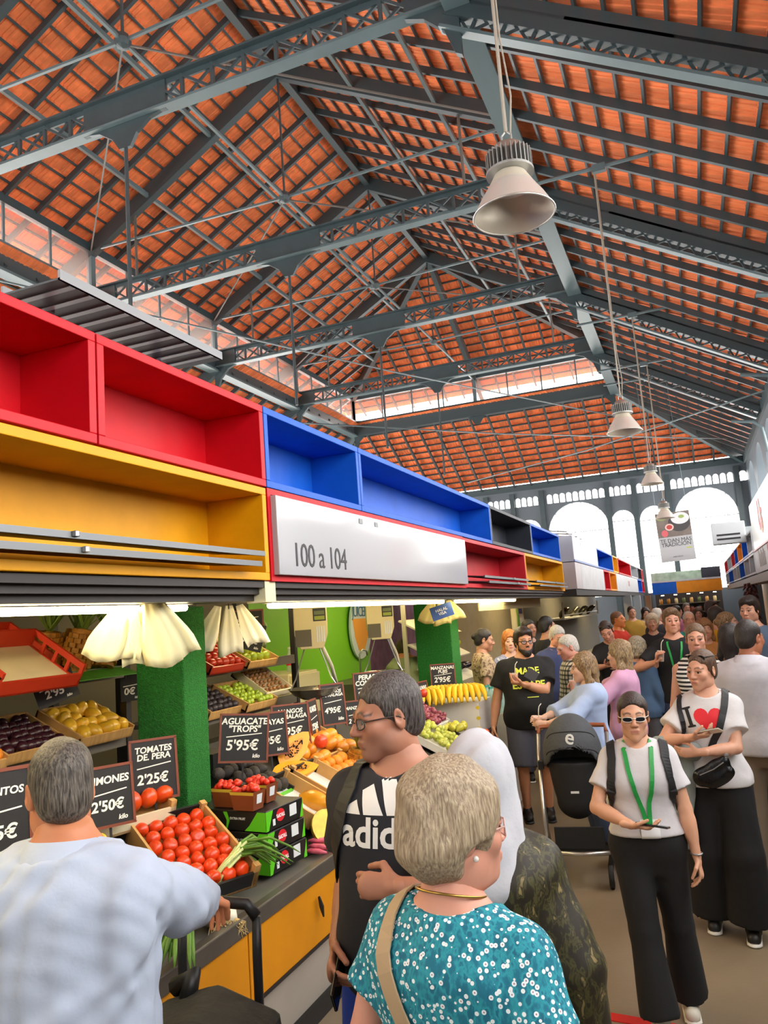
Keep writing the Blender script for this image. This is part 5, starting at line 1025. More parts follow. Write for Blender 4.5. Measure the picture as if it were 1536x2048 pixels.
def person(label, loc, face, h=1.7, sex='m', bw=1., belly=0., lean=(0, 0), head=(0, 0, 0), lod=1, skin='d0a084', hair=('short', '3a2a1e', None), top=dict(), legs=dict(), arms=None, feet=None, beard=None, lips='b5665a', brow='3a2a20', group=None, bust=1., hands=None, ears=True, headscale=1., stubble=None, hide_face=False, no_legs=False):
    """one figure: body (skin), clothes and hair as parts; faces -y before its turn `face` (radians about z)"""
    global WHO; WHO += 1
    k = h/1.75; T = thing('person', label, 'person', loc, rz=face, group=group)
    rb, rh, rc = {0: (.013, .0037, .0082), 1: (.018, .006, .0125), 2: (.024, .0125, .02)}[lod]
    P0 = MALE if sex == 'm' else FEM
    prof = []
    for z, w, d, c in P0:
        f = bw if z < 1.42 else 1+(bw-1)*.35; bl = belly*math.exp(-((z-1.06)/.15)**2); prof.append((z*k, w*f*k, (d*f+bl*.5)*k, (c-bl*.5)*k))
    zhip = .93*k; lx, ly = lean
    def off(z): t = np.clip((np.asarray(z)-zhip)/(.55*k), 0, 1.2); return (lx*t*t).astype(np.float32), (ly*t**1.3).astype(np.float32)
    def O(p): o = off(np.array([p[2]])); return np.array([p[0]+o[0][0], p[1]+o[1][0], p[2]-.25*(abs(lx)+abs(ly))*max(0, (p[2]-zhip)/(.55*k))])
    shx = (.176 if sex == 'm' else .15)*(1+(bw-1)*.8)*k
    Sh = {s: O(V3(s*shx, .012*k, 1.39*k)) for s in (-1, 1)}
    Wr, El = {}, {}; arms = arms or {}
    for s in (-1, 1):
        tgt = arms.get(s); w = Sh[s]+V3(s*(.075+.2*max(0, bw-1))*k, -.03*k, -.53*k) if tgt is None else np.array(tgt[0], float); hint = (s*.6, 1, -.1) if tgt is None or len(tgt) < 2 else tgt[1]
        El[s], Wr[s] = ik(Sh[s], w, .285*k, .25*k, hint)
    Hp = {s: V3(s*.088*k*(.5+.5*bw), 0, .9*k) for s in (-1, 1)}; Kn, An = {}, {}; feet = feet or {}
    for s in (-1, 1):
        f = feet.get(s, (s*.1*k, .02, 0)); a = V3(f[0], f[1], .085*k+f[2]); Kn[s], An[s] = ik(Hp[s], a, .42*k, .405*k, (s*.12, -1, 0))
    hs = k*.5+.5; hs *= headscale
    neck = O(V3(0, .02*k, 1.485*k)); Hc = O(V3(0, -.005*k, 1.75*k-.125*hs)); HR_ = rot3(head[1], head[2], head[0])
    Hc = neck+V3(0, 0, .04)+HR_ @ (Hc-neck-V3(0, 0, .04))
    hp = lambda x, y, z: Hc+HR_ @ (np.array([x, y, z])*hs)
    fs = 1. if sex == 'm' else .94
    sk = np.array(srgb(skin)[:3]); parts = []
    # body
    f = Field((-.75, -.75, -.02), (.75, .75, 1.62*k), rb) if False else None
    allp = [*Sh.values(), *El.values(), *Wr.values(), *Hp.values(), *Kn.values(), *An.values(), neck]
    lo = np.min(allp, 0)-V3(.2, .34, .2); hi = np.max(allp, 0)+V3(.2, .3, .2); lo[2] = min(0, min(An[-1][2], An[1][2])-.1)
    f = Field(lo, hi, rb); f.loft(prof, off)
    am = .9 if sex == 'f' else 1.; am *= (.6+.4*bw)
    trap = lambda c, e: [c.cone(O(V3(s*.03*k, .025*k, 1.455*k)), Sh[s]+V3(-s*.02*k, .003, .01*k), .04*k+e, .036*k+e, .03) for s in (-1, 1)]; trap(f, 0)
    for s in (-1, 1):
        f.cone(Sh[s], El[s], .047*k*am, .04*k*am, .03); f.cone(El[s], Wr[s], .041*k*am, .027*k*am, .012)
        f.cone(El[s]*.75+Wr[s]*.25, El[s]*.45+Wr[s]*.55, .043*k*am, .034*k*am, .02)
        f.ell(Sh[s], .046*k*am, k=.02)
        if not no_legs:
            f.cone(Hp[s], Kn[s], .085*k*(.5+.5*bw), .055*k, .03); f.cone(Kn[s], An[s], .052*k, .036*k, .02); f.cone(Kn[s]*.8+An[s]*.2+V3(0, .015, 0), Kn[s]*.5+An[s]*.5+V3(0, .012, 0), .05*k, .042*k, .02)
    f.cone(neck-V3(0, 0, .04), hp(0, .02, -.07), .058*hs*fs*(.8+.2*bw), .054*hs*fs*(.8+.2*bw), .03)
    parts.append(f.skin())
    # head with its features
    q = Field(Hc-.17*hs-.02, Hc+.17*hs+.02, rh); E = lambda c, r, k_=.02, op='u': q.ell(hp(*c), np.array(r)*hs if hasattr(r, '__len__') else r*hs, HR_, k_*hs, op)
    jw = fs*(1 if sex == 'm' else .93)
    E((0, .018, .038), (.073, .094, .084)); E((0, -.028, -.02), (.064*jw, .066, .085), .03); E((0, -.03, -.068), (.053*jw, .058, .046), .03); E((0, -.075, -.102), (.024*jw, .022, .02), .035); E((0, -.07, -.06), (.032, .022, .03), .02)
    for s in (-1, 1):
        E((s*.042, -.062, -.022), (.022, .022, .022), .03); E((s*.05*jw, -.005, -.07), (.018, .035, .03), .025)
    q.cone(hp(-.036, -.083, .022), hp(.036, -.083, .022), .011*hs, .011*hs, .022*hs)
    for s in (-1, 1): E((s*.031, -.104, .002), (.021, .017, .0125), .014, 's')
    for s in (-1, 1): E((s*.031, -.0835, .0135), (.019, .0125, .0075), .006); E((s*.031, -.082, -.0105), (.017, .011, .005), .006)
    q.cone(hp(0, -.09, .014), hp(0, -.114, -.026), .0085*hs, .0125*hs*fs, .012*hs)
    for s in (-1, 1): E((s*.0125, -.102, -.031), (.0085, .011, .008), .008)
    q.cone(hp(-.017, -.0965, -.059), hp(.017, -.0965, -.059), .0062*hs, .0062*hs, .007*hs); q.cone(hp(-.0155, -.095, -.069), hp(.0155, -.095, -.069), .007*hs, .007*hs, .006*hs)
    q.cone(hp(-.022, -.105, -.0635), hp(.022, -.105, -.0635), .0022*hs, .0022*hs, .004*hs, 's')
    if ears:
        for s in (-1, 1):
            R2 = HR_ @ rot3(.15, 0, s*.35)
            q.ell(hp(s*.076, .014, -.006), np.array((.008, .02, .033))*hs, R2, .008*hs); q.ell(hp(s*.086, .008, .0), np.array((.009, .011, .017))*hs, R2, .006*hs, 's')
    q.cone(hp(0, .022, -.06), hp(0, .03, -.115), .056*hs*fs*(.85+.15*bw), .057*hs*fs*(.85+.15*bw), .03*hs)
    if belly > .1 or bw > 1.15: q.ell(hp(0, -.02, -.105), np.array((.036, .036, .022))*hs*bw, HR_, .03*hs)
    parts.append(q.skin())
    # hands
    hands = hands or {}; grip = {}
    for s in (-1, 1):
        d = unit(Wr[s]-El[s]); sp = hands.get(s, {}); d = unit(sp.get('dir', d)); n = np.array(sp.get('palm', (-s*1., .0, 0)), float); n = unit(n-d*(n @ d)); curl = sp.get('curl', .55); sd = np.cross(d, n)*sp.get('thumb', None or (1 if np.cross(d, n)[1] < 0 else -1))
        hk = k*(1. if sex == 'm' else .92); w = Wr[s]; g = Field(w-.22*hk, w+.22*hk, rh*(1.1 if lod == 0 else 1.3))
        g.cone(w-d*.04*hk, w+d*.02*hk, .0275*k*am, .026*hk, .01, flat=(n, .8)); pc = w+d*.06*hk
        g.cone(w+d*.02*hk, w+d*.082*hk, .03*hk, .036*hk, .012, flat=(n, .42))
        for i, (o, L) in enumerate(((.026, .068), (.009, .078), (-.009, .072), (-.026, .056))):
            b0 = w+d*.085*hk+sd*o*hk; c1 = curl*(1+.12*i); a = b0; dd = d; r = .0088*hk
            for j, fr in enumerate((.42, .32, .26)):
                ang = c1*(.5, .75, .55)[j]*1.6; ax = np.cross(dd, n); dd = unit(dd*math.cos(ang)+n*math.sin(ang)); e = a+dd*L*fr*1.25*hk; g.cone(a, e, r, r*.92, .004); a = e; r *= .93
        grip[s] = (w+d*.085*hk+n*.038*hk, d, n, sd)
        t0 = w+d*.025*hk+sd*.024*hk; t1 = t0+unit(d*.7+sd*.75+n*.35)*.042*hk; t2 = t1+unit(d*1.+sd*(.25-.5*curl)+n*(.3+.7*curl))*.034*hk; t3 = t2+unit(d+n*(.4+.6*curl)-sd*.2*curl)*.025*hk
        g.cone(t0, t1, .014*hk, .0115*hk, .01); g.cone(t1, t2, .0105*hk, .0095*hk, .004); g.cone(t2, t3, .0095*hk, .0085*hk, .004)
        parts.append(g.skin())
    br = np.array(srgb(brow)[:3]); lp = np.array(srgb(lips)[:3]); st = None if stubble is None else np.array(srgb(stubble)[:3])
    def colour(v, i):
        c = np.tile(sk, (len(v), 1))
        if i == 1:
            l = (v-Hc) @ HR_/hs; x, y, z = np.abs(l[:, 0]), l[:, 1], l[:, 2]
            def mix(w, col): nonlocal c; w = np.clip(w, 0, 1)[:, None]; c = c*(1-w)+col*w
            mix(.25*np.exp(-((x-.04)/.02)**2-((z+.03)/.025)**2)*(y < -.02), np.array((.62, .2, .14)))
            mix(.3*np.exp(-(x/.016)**2-((z+.028)/.02)**2)*(y < -.09), np.array((.6, .2, .14)))
            if st is not None: mix(.36*((z < -.03) & (y < .0))*np.clip((.0-y)/.03, 0, 1)*np.clip((-.03-z)/.02, 0, 1), st)
            mix(.85*np.exp(-((z+.0635)/.0078)**4-(x/.0225)**4)*(y < -.075), lp)
            arc = .0265+.006*np.sin(np.clip((x-.012)/.036, 0, 1)*PI)-.004*(x > .045)
            mix(.95*np.exp(-((z-arc)/.0046)**2)*((x > .011) & (x < .053))*(y < -.05), br)
            mix(.5*np.exp(-((x-.031)/.02)**2-((z-.008)/.005)**2)*(y < -.06), br*.6+sk*.2)
        elif i == 0: pass
        return c
    body = link('body', sdf_mesh('body', parts, skin_mat, colour), T)
    # eyes
    if lod < 2:
        for s in (-1, 1):
            e = link('eye', MB().lathe(ball_prof(.0118*hs, 1., 8), hp(s*.031, -.0795, .0015), 12, HR_).mesh('eye', M('eye_white', 'e3dcd4', .25), True), T)
            MB().lathe([(0, 0), (.0062, .0004), (.0066, -.0014)], hp(s*.031, -.0917, .0012), 10, HR_ @ rot3(PI/2)).obj('iris', M('iris_dark', '2a1a12', .2), e)
            R_l = HR_ @ rot3(.0)
            MB().tube([hp(s*.031+(.0145*math.cos(a)), -.0925+.004*abs(math.cos(a))*2, .001+.0065*math.sin(a)) for a in np.linspace(.15, PI-.15, 7)], .0013*hs, 5).obj('lash_line', M('lash', '3a2620', .6), T, smooth=True)
    # ---- clothes
    tp = dict(kind='tee', col=None, mat=None, slv=.55, hem=.86, neck=.066, loose=.02, drop=.06); tp.update(top)
    tm = tp['mat'] or M('cloth_'+tp['col'], tp['col'], .85, var=.04, vscale=9, bump=.12, bscale=25)
    hem = tp['hem']*k; lo2 = lo.copy(); lo2[2] = hem-.05
    c = Field(lo2, hi, rc); L = tp['loose']
    pf = [(z, w+L+(tp['drop']*max(0, (1.1*k-z))), d+L+tp['drop']*max(0, (1.1*k-z)), cy) for z, w, d, cy in prof]
    c.loft(pf, off, z0=pf[0][0], z1=1.475*k)
    if sex == 'f':
        for s in (-1, 1): c.ell(O(V3(s*.07*k, -.075*k, 1.265*k)), np.array((.062, .06, .062))*k*bust, None, .05)
    c.wrinkle(tp.get('fold', .006), seed=WHO, f=tp.get('ff', (24, 24, 12))); sl = tp['slv']
    if sl > 0:
        for s in (-1, 1):
            a = Sh[s]+V3(-s*.03, 0, .0); r0, r1 = .05*k*am+L*.7, .05*k*am+L*(.9+.35*(sl < 1))
            c.ell(Sh[s]+V3(-s*.012, 0, -.006), .047*k*am+L*.75, k=.03)
            if sl <= 1: c.cone(a, Sh[s]+(El[s]-Sh[s])*sl, r0, r1, .03, cap='end')
            else:
                c.cone(a, El[s], r0, .05*k*am+L, .03); e = El[s]+(Wr[s]-El[s])*(sl-1); c.cone(El[s], e, .05*k*am+L, (.036*k*am+L) if not tp.get('flare') else .085*k, .015, cap='end')
    else:
        for s in (-1, 1): c.cone(O(V3(s*.14*k, .015, 1.4*k)), O(V3(s*.07*k, .02, 1.475*k)), .045*k, .035*k, .03)
    if sl > 0: trap(c, L*.6+(.014 if tp.get('collar') else 0))
    # neck opening
    n0 = O(V3(0, .02*k, 1.44*k)); nr = tp['neck']*k; nf = tp.get('scoop', .02)*k
    c.cone(n0+V3(0, -.03*k, .05*k), n0+V3(0, -.055*k, .3*k), nr*1.0, nr*(1.9 if not tp.get('collar') else 1.0), .008, 's')
    c.ell(n0+V3(0, -.06*k, .06*k-nf*.3), (nr*.95, nr, .03*k+nf), None, .01, 's')
    c.wrinkle(tp.get('fold', .006)*.35, seed=WHO+9, f=(30, 30, 30))
    if hem > pf[0][0]: c.half((0, 0, hem), (0, 0, -1))
    shirt = link('shirt', sdf_mesh('shirt', [c.skin()], tm), T)
    if tp.get('collar'):
        mb = MB(); m_ = 18; base = O(V3(0, .022*k, 1.475*k)); vs = []
        for i in range(m_):
            a = -PI*.5+2*PI*(i+.5)/m_; g_ = 1+.0*i
            for (rr, zz) in ((.1, -.035), (.075, .034), (.081, .036), (.114, -.03)): vs.append(base+V3(rr*k*math.cos(a)*1.03, rr*k*math.sin(a)*1.02, zz*k+.012*k*math.sin(a)))
        mb.add(vs, [(i*4+j, (i+1)*4+j, (i+1)*4+j+1, i*4+j+1) for i in range(m_-1) for j in range(3)]); mb.obj('collar', tm, T, smooth=True)
    lg = dict(col='20242c', mat=None, len=1.93, waist=1.0, w=(.1, .075, .068), loose=.008); lg.update(legs)
    if not no_legs:
        lm = lg['mat'] or M('cloth_'+lg['col'], lg['col'], .85, var=.04, vscale=9, bump=.12, bscale=25); wz = lg['waist']*k
        lo3 = np.min([*Hp.values(), *Kn.values(), *An.values()], 0)-.22; hi3 = np.max([*Hp.values(), *Kn.values()], 0)+.22; hi3[2] = wz+.05
        c = Field(lo3, hi3, rc*1.4); c.loft([(z, w+lg['loose'], d+lg['loose'], cy) for z, w, d, cy in prof], off, z1=wz, k=.03)
        for s in (-1, 1):
            r = [x*k*(.6+.4*bw) for x in lg['w']]; ln = lg['len']
            if ln <= 1: c.cone(Hp[s]+V3(0, 0, .02), Hp[s]+(Kn[s]-Hp[s])*ln, r[0], r[1], .035, cap='end')
            else:
                c.cone(Hp[s]+V3(0, 0, .02), Kn[s], r[0], r[1], .035); c.cone(Kn[s], Kn[s]+(An[s]-Kn[s])*(ln-1), r[1], r[2], .02, cap='end')
        c.wrinkle(lg.get('fold', .005), seed=WHO+50, f=(20, 20, 9)); link('trousers' if lg['len'] > 1 else 'shorts', sdf_mesh('trousers', [c.skin()], lm), T)
        sc, so = lg.get('shoe', ('22201f', 'e6e4df'))
        for s in (-1, 1):
            a = An[s]-V3(0, 0, .085*k); g = Field(a-.2, a+.2, max(rc*1.25, .011)); yw = lg.get('toe', {}).get(s, 0); d = V3(math.sin(yw), -math.cos(yw), 0)
            g.cone(a-d*.035*k+V3(0, 0, .045*k), a+d*.12*k+V3(0, 0, .035*k), .043*k, .04*k, .02); g.cone(a+V3(0, 0, .06*k), a+V3(0, 0, .1*k), .045*k, .042*k, .03); g.half(a+V3(0, 0, .018), (0, 0, -1))
            sh = link('shoe', sdf_mesh('shoe', [g.skin()], M('shoe_'+sc, sc, .5)), T)
            g = Field(a-.2, a+.2, .016); g.cone(a-d*.04*k+V3(0, 0, .012), a+d*.13*k+V3(0, 0, .012), .046*k, .046*k, 0, flat=((0, 0, 1), .5)); g.half(a+V3(0, 0, .022), (0, 0, 1)); g.half(a+V3(0, 0, 0), (0, 0, -1)); link('sole', sdf_mesh('sole', [g.skin()], M('sole_'+so, so, .6)), sh)
    # ---- hair
    style, c1, c2 = hair; hm = hair_mat(c1, c2) if style not in ('none', 'hijab') else None
    if style == 'hijab':
        q = Field(Hc-np.array((.34, .34, .5))*hs, Hc+np.array((.34, .36, .2))*hs, .007); EH = lambda c, r, k_=.02, op='u': q.ell(hp(*c), np.array(r)*hs, HR_, k_*hs, op)
        EH((0, .025, .045), (.1, .118, .1)); EH((0, .045, -.02), (.098, .098, .1), .04); EH((0, .035, -.12), (.096, .095, .1), .05); EH((0, .045, -.2), (.11, .105, .09), .05); EH((0, .055, -.27), (.105, .1, .07), .05); EH((0, -.12, -.02), (.062, .07, .085), .015, 's'); q.wrinkle(.009, (30, 30, 16), WHO)
        link('headscarf', sdf_mesh('headscarf', [q.skin()], M('cloth_'+c1, c1, .8, bump=.15, bscale=30)), T)
    elif style != 'none':
        big = {'short': .010, 'crop': .006, 'thick': .02, 'pulled': .007, 'perm': .032, 'long': .018, 'quiff': .018, 'bob': .026, 'balding': .005}[style]
        rhh = max(rh*1.2, .005); q = Field(Hc-np.array((.22, .22, .46 if style in ('long', 'bob') else .2))*hs, Hc+np.array((.22, .24, .22))*hs, rhh)
        EH = lambda c, r, k_=.02, op='u': q.ell(hp(*c), np.array(r)*hs if hasattr(r, '__len__') else r*hs, HR_, k_*hs, op)
        EH((0, .02, .04), (.073+big, .094+big, .084+big*1.25))
        if style != 'balding': EH((0, .055, -.025), (.062+big*.9, .055+big, .06+big*.6), .03)
        if style == 'quiff': EH((0, -.05, .105), (.06, .045, .028), .03)
        if style == 'perm': EH((0, -.035, .085), (.072, .06, .045), .03); EH((0, .07, .0), (.075, .06, .085), .03)
        if style == 'thick': EH((0, -.045, .095), (.07, .05, .03), .03)
        # clear the face, below the nape and round the ears
        fz = {'balding': .09, 'pulled': .018, 'crop': .02, 'perm': .0, 'long': .014, 'bob': .0}.get(style, .012)
        EH((0, -.1, -.03+fz), (.072, .068, .094), .012, 's')
        if style in ('short', 'crop', 'quiff', 'thick', 'pulled'):
            for s in (-1, 1): EH((s*.07, -.085, .02), (.035, .05, .055), .012, 's')
        if style not in ('long', 'bob'):
            nz = -.055 if style != 'perm' else -.088
            q.half(hp(0, 0, nz), HR_ @ V3(0, -.35, -1), .015*hs)
            for s in (-1, 1): EH((s*.1, -.02, -.055), (.045, .05, .055), .01, 's')
        else:
            ln = {'long': .34, 'bob': .16}[style]
            for s in (-1, 1):
                q.cone(hp(s*.06, .01, .03), hp(s*.078, .03, -.12), .03*hs, .034*hs, .03*hs); q.cone(hp(s*.078, .03, -.12), hp(s*.07, .035, -ln+.03), .034*hs, .022*hs, .02*hs)
            q.cone(hp(0, .08, .0), hp(0, .095, -ln+.02), .06*hs, .045*hs, .03*hs, flat=(HR_ @ V3(0, 1, 0), .6)); EH((0, -.1, -.06), (.06, .07, .12), .012, 's')
        if style == 'pulled' : q.ell(hp(0, .125, .02), np.array((.035, .03, .035))*hs, HR_, .015)
        st_f = (60, 60, 26) if style != 'perm' else (45, 45, 45); q.wrinkle({'perm': .007, 'long': .006, 'bob': .006, 'pulled': .0012, 'balding': .001, 'crop': .0015}.get(style, .0035), st_f, WHO)
        ho = link('hair', sdf_mesh('hair', [q.skin()], hm), T)
    if beard:
        q = Field(Hc-.2*hs, Hc+.1*hs, max(rh, .005)); EH = lambda c, r, k_=.02, op='u': q.ell(hp(*c), np.array(r)*hs, HR_, k_*hs, op)
        EH((0, -.032, -.08), (.06, .066, .05)); EH((0, -.075, -.115), (.04, .03, .035), .03); EH((0, -.105, -.06), (.02, .03, .008), .006, 's'); EH((0, -.12, -.02), (.05, .06, .034), .01, 's')
        for s in (-1, 1): q.cone(hp(s*.062, -.02, -.01), hp(s*.056, -.035, -.07), .012*hs, .02*hs, .015); q.cone(hp(s*.006, -.1, -.046), hp(s*.028, -.088, -.058), .007*hs, .006*hs, .008)
        q.wrinkle(.002, (70, 70, 40), WHO); link('beard', sdf_mesh('beard', [q.skin()], hair_mat(beard)), T)
    return dict(T=T, hp=hp, HR=HR_, hs=hs, k=k, Wr=Wr, El=El, Sh=Sh, grip=grip, shirt=shirt, O=O, neck=neck, prof=prof, off=off, M=Matrix.Translation(Vector(loc)) @ Matrix.Rotation(face, 4, 'Z'))
def glasses(p, col='1c1a18', w=.022, hgt=.016, lens=None, up=0., back=0., r=.0022, tint=.25):
    """spectacles on the nose, or pushed up on the hair with up/back"""
    t = p['T']; hp = p['hp']; m = M('specs_'+col, col, .3); root = None
    for s in (-1, 1):
        ring = [hp(s*.0325+w*math.cos(a), -.104+.012*abs(math.cos(a))*(1 if math.cos(a)*s > 0 else .2)+back, .0+up+hgt*math.copysign(abs(math.sin(a))**.7, math.sin(a))) for a in np.linspace(0, 2*PI, 19)]
        o = MB().tube(ring, r*p['hs'], 5, cap=False).obj('glasses' if root is None else 'lens_rim', m, root or t, smooth=True)
        if root is None: root = o
        MB().add(ring[:-1], [tuple(range(18))]).obj('lens', lens or M('lens_clear', 'cfd6da', .05, alpha=tint), root)
        MB().tube([hp(s*.056, -.092+back, .006+up), hp(s*.075, -.04+back, .006+up), hp(s*.079, .01+back, .003+up), hp(s*.078, .03+back, -.012+up)], r*p['hs'], 5).obj('temple', m, root, smooth=True)
    MB().tube([hp(-.011, -.108+back, .004+up), hp(0, -.113+back, .007+up), hp(.011, -.108+back, .004+up)], r*p['hs'], 5).obj('bridge', m, root)
def bvh(o): me = o.data; return BVHTree.FromPolygons([v.co[:] for v in me.vertices], [p.vertices[:] for p in me.polygons])
def decal(p, me, centre, up=(0, 0, 1), d=(0, 1, 0), mat=None, name='print', off=.003, cell=.012, target=None):
    """lay a flat outline mesh (in its xy plane) onto the shirt by casting along d in the person's own frame"""
    tree = bvh(target or p['shirt']); d = unit(d); u = np.array(up, float); u = unit(u-d*(u @ d)); x = np.cross(d, u)
    bm = bmesh.new(); bm.from_mesh(me); bmesh.ops.remove_doubles(bm, verts=bm.verts, dist=1e-5); bmesh.ops.triangulate(bm, faces=bm.faces)
    for _ in range(5):
        es = [e for e in bm.edges if e.calc_length() > cell]
        if not es: break
        bmesh.ops.subdivide_edges(bm, edges=es, cuts=1, use_grid_fill=False); bmesh.ops.triangulate(bm, faces=[f for f in bm.faces if len(f.verts) > 3])
    c = np.array(centre, float); bad = []
    for v in bm.verts:
        o = c+x*v.co.x+u*v.co.y-d*.6; hit = tree.ray_cast(Vector(o), Vector(d), 1.2)
        if hit[0] is None: bad.append(v)
        else: v.co = Vector(np.array(hit[0])-d*off)
    if bad: bmesh.ops.delete(bm, geom=bad, context='VERTS')
    me2 = bpy.data.meshes.new(name); bm.to_mesh(me2); bm.free(); me2.materials.clear(); me2.materials.append(mat); me2.shade_smooth()
    return link(name, me2, target or p['shirt'])
def poly_mesh(polys):
    me = bpy.data.meshes.new('outline'); vs = []; fs = []
    for pl in polys: fs.append(tuple(range(len(vs), len(vs)+len(pl)))); vs += [(a, b, 0) for a, b in pl]
    me.from_pydata(vs, [], fs); return me
def strap(p, pts, w, mat, name='strap', th=.004, ends=None, target=None, parent=None, dz_=(0, 0, 0)):
    """a flat band through points given in the person's frame, each pulled onto the nearest shirt surface"""
    tree = bvh(target or p['shirt']); P = []
    for a, b in zip(pts[:-1], pts[1:]):
        for t in np.linspace(0, 1, 7)[:-1]: P.append(np.array(a)*(1-t)+np.array(b)*t)
    P.append(np.array(pts[-1])); Q = []; Nn = []
    for q in P:
        co, n, i, dist = tree.find_nearest(Vector(q))
        if dist < .1: q = np.array(co)+np.array(n)*.006; n = np.array(n)
        else: n = unit(q-np.array([0, 0, q[2]]))
        Q.append(q); Nn.append(n)
    vs = []; 
    for i, (q, n) in enumerate(zip(Q, Nn)):
        t = unit(Q[min(i+1, len(Q)-1)]-Q[max(i-1, 0)]); s = unit(np.cross(t, n))
        vs += [q-s*w/2, q+s*w/2, q+s*w/2+n*th, q-s*w/2+n*th]
    m_ = len(Q); fs = [(i*4+j, i*4+(j+1) % 4, (i+1)*4+(j+1) % 4, (i+1)*4+j) for i in range(m_-1) for j in range(4)]+[(0, 1, 2, 3), tuple((m_-1)*4+j for j in (3, 2, 1, 0))]
    mb = MB(); mb.add(vs, fs); return mb.obj(name, mat, parent or p['T'])
# ---------------------------------------------------------------- the people and what they carry
def wl(loc, face, p):
    """world point into a person's own frame"""
    d = np.array(p, float)-np.array(loc); c, s = math.cos(-face), math.sin(-face); return V3(d[0]*c-d[1]*s, d[0]*s+d[1]*c, d[2])
def at_px(x, y, Y): p = on_y(x, y, Y); return (float(p[0]), Y, 0.), float(p[2])
def world(p, l): return np.array(p['M'] @ Vector(l))
def wdir(p, l): return np.array(p['M'].to_3x3() @ Vector(l))
black_p = M('black_plastic', '131315', .25); glass_b = M('phone_glass', '0d0e10', .08)
def phone(p, s, label, col=black_p, tilt=0.):
    g, d, n, sd = p['grip'][s]; t = thing('phone', label, 'phone', world(p, g-n*.018), group=None)
    x = wdir(p, sd); z = wdir(p, n); y = np.cross(z, x); t.rotation_euler = Matrix((x, y, z)).transposed().to_euler()
    MB().box((0, .03, 0), (.074, .15, .009)).obj('body', col, t, bevel=.004); MB().box((0, .03, .0052), (.069, .145, .001)).obj('screen', glass_b, t)
drink_m = M('red_juice', 'c0392a', .2, trans=.1); cup_m = M('clear_cup', 'f3e6da', .1, alpha=.35); foam_m = M('pink_foam', 'd9a48c', .5); straw_m = M('white_straw', 'f2f0ea', .5)
def cup(p, s, label, col=None):
    g, d, n, sd = p['grip'][s]; w = world(p, g); t = thing('smoothie_cup', label, 'cup', w, group='smoothie cups carried in the aisle'); t.rotation_euler = (.08, .05, 0)
    MB().lathe([(0, -.055), (.026, -.055), (.031, .01), (.0, .01)], n=16).obj('drink', M('juice_'+col, col, .25) if col else drink_m, t, smooth=False); MB().lathe([(.0312, .01), (.034, .042), (0, .042)], n=16).obj('foam', foam_m, t); MB().lathe([(.0275, -.056), (.036, .05), (.038, .052)], n=16).obj('cup', cup_m, t, smooth=True); MB().tube([(.005, 0, .0), (.01, 0, .11), (.016, .0, .14), (.035, 0, .165)], .004, 6).obj('straw', straw_m, t, smooth=True)
cloth_teal = ramp_mat('daisy_print', 'noise', [(.0, '0f5f78'), (.42, '146f86'), (.55, '2b9aa8'), (.62, '13677f')], .8, (60, 60, 30), 'LINEAR', 5.)
def add_dots(m, scale, th, col, dot2=None):
    N = m.node_tree.nodes; L = m.node_tree.links; b = N['Principled BSDF']; src = b.inputs['Base Color'].links[0].from_socket
    tc = N.new('ShaderNodeTexCoord'); v = N.new('ShaderNodeTexVoronoi'); v.inputs['Scale'].default_value = scale; L.new(tc.outputs['Object'], v.inputs[0])
    lt = N.new('ShaderNodeMath'); lt.operation = 'LESS_THAN'; lt.inputs[1].default_value = th; L.new(v.outputs['Distance'], lt.inputs[0])
    mx = N.new('ShaderNodeMix'); mx.data_type = 'RGBA'; L.new(lt.outputs[0], mx.inputs[0]); L.new(src, mx.inputs[6]); mx.inputs[7].default_value = srgb(col); out = mx.outputs[2]
    if dot2:
        l2 = N.new('ShaderNodeMath'); l2.operation = 'LESS_THAN'; l2.inputs[1].default_value = th*.38; L.new(v.outputs['Distance'], l2.inputs[0]); m2 = N.new('ShaderNodeMix'); m2.data_type = 'RGBA'; L.new(l2.outputs[0], m2.inputs[0]); L.new(out, m2.inputs[6]); m2.inputs[7].default_value = srgb(dot2); out = m2.outputs[2]
    L.new(out, b.inputs['Base Color'])
add_dots(cloth_teal, 72, .34, 'e6eef0', 'b08a9c')
leopard = ramp_mat('leopard_print', 'noise', [(.0, '17130e'), (.47, '2a2416'), (.53, '4d4a26'), (.6, '221c12'), (.68, '8a7a4e')], .6, (44, 44, 20), 'LINEAR', 3., distort=.6)
stripes = ramp_mat('striped_knit', 'wave_z', [(0, '17171a'), (.5, 'e8e6e2')], .8, (1, 1, 9.5))
plaid = bpy.data.materials.new('plaid_cross'); plaid.use_nodes = True; _N = plaid.node_tree.nodes; _L = plaid.node_tree.links; _tc = _N.new('ShaderNodeTexCoord'); _w = []
for _d in ('X', 'Z'):
    _q = _N.new('ShaderNodeTexWave'); _q.bands_direction = _d; _q.inputs['Scale'].default_value = 7.; _L.new(_tc.outputs['Object'], _q.inputs[0]); _r = _N.new('ShaderNodeValToRGB'); _r.color_ramp.elements[0].position = .25; _r.color_ramp.elements[0].color = srgb('6a6864'); _r.color_ramp.elements[1].position = .45; _r.color_ramp.elements[1].color = srgb('e6e2da'); _L.new(_q.outputs['Fac'], _r.inputs[0]); _w.append(_r)
_m = _N.new('ShaderNodeMix'); _m.data_type = 'RGBA'; _m.blend_type = 'MULTIPLY'; _m.inputs[0].default_value = 1.; _L.new(_w[0].outputs[0], _m.inputs[6]); _L.new(_w[1].outputs[0], _m.inputs[7]); _L.new(_m.outputs[2], _N['Principled BSDF'].inputs['Base Color']); _N['Principled BSDF'].inputs['Roughness'].default_value = .8
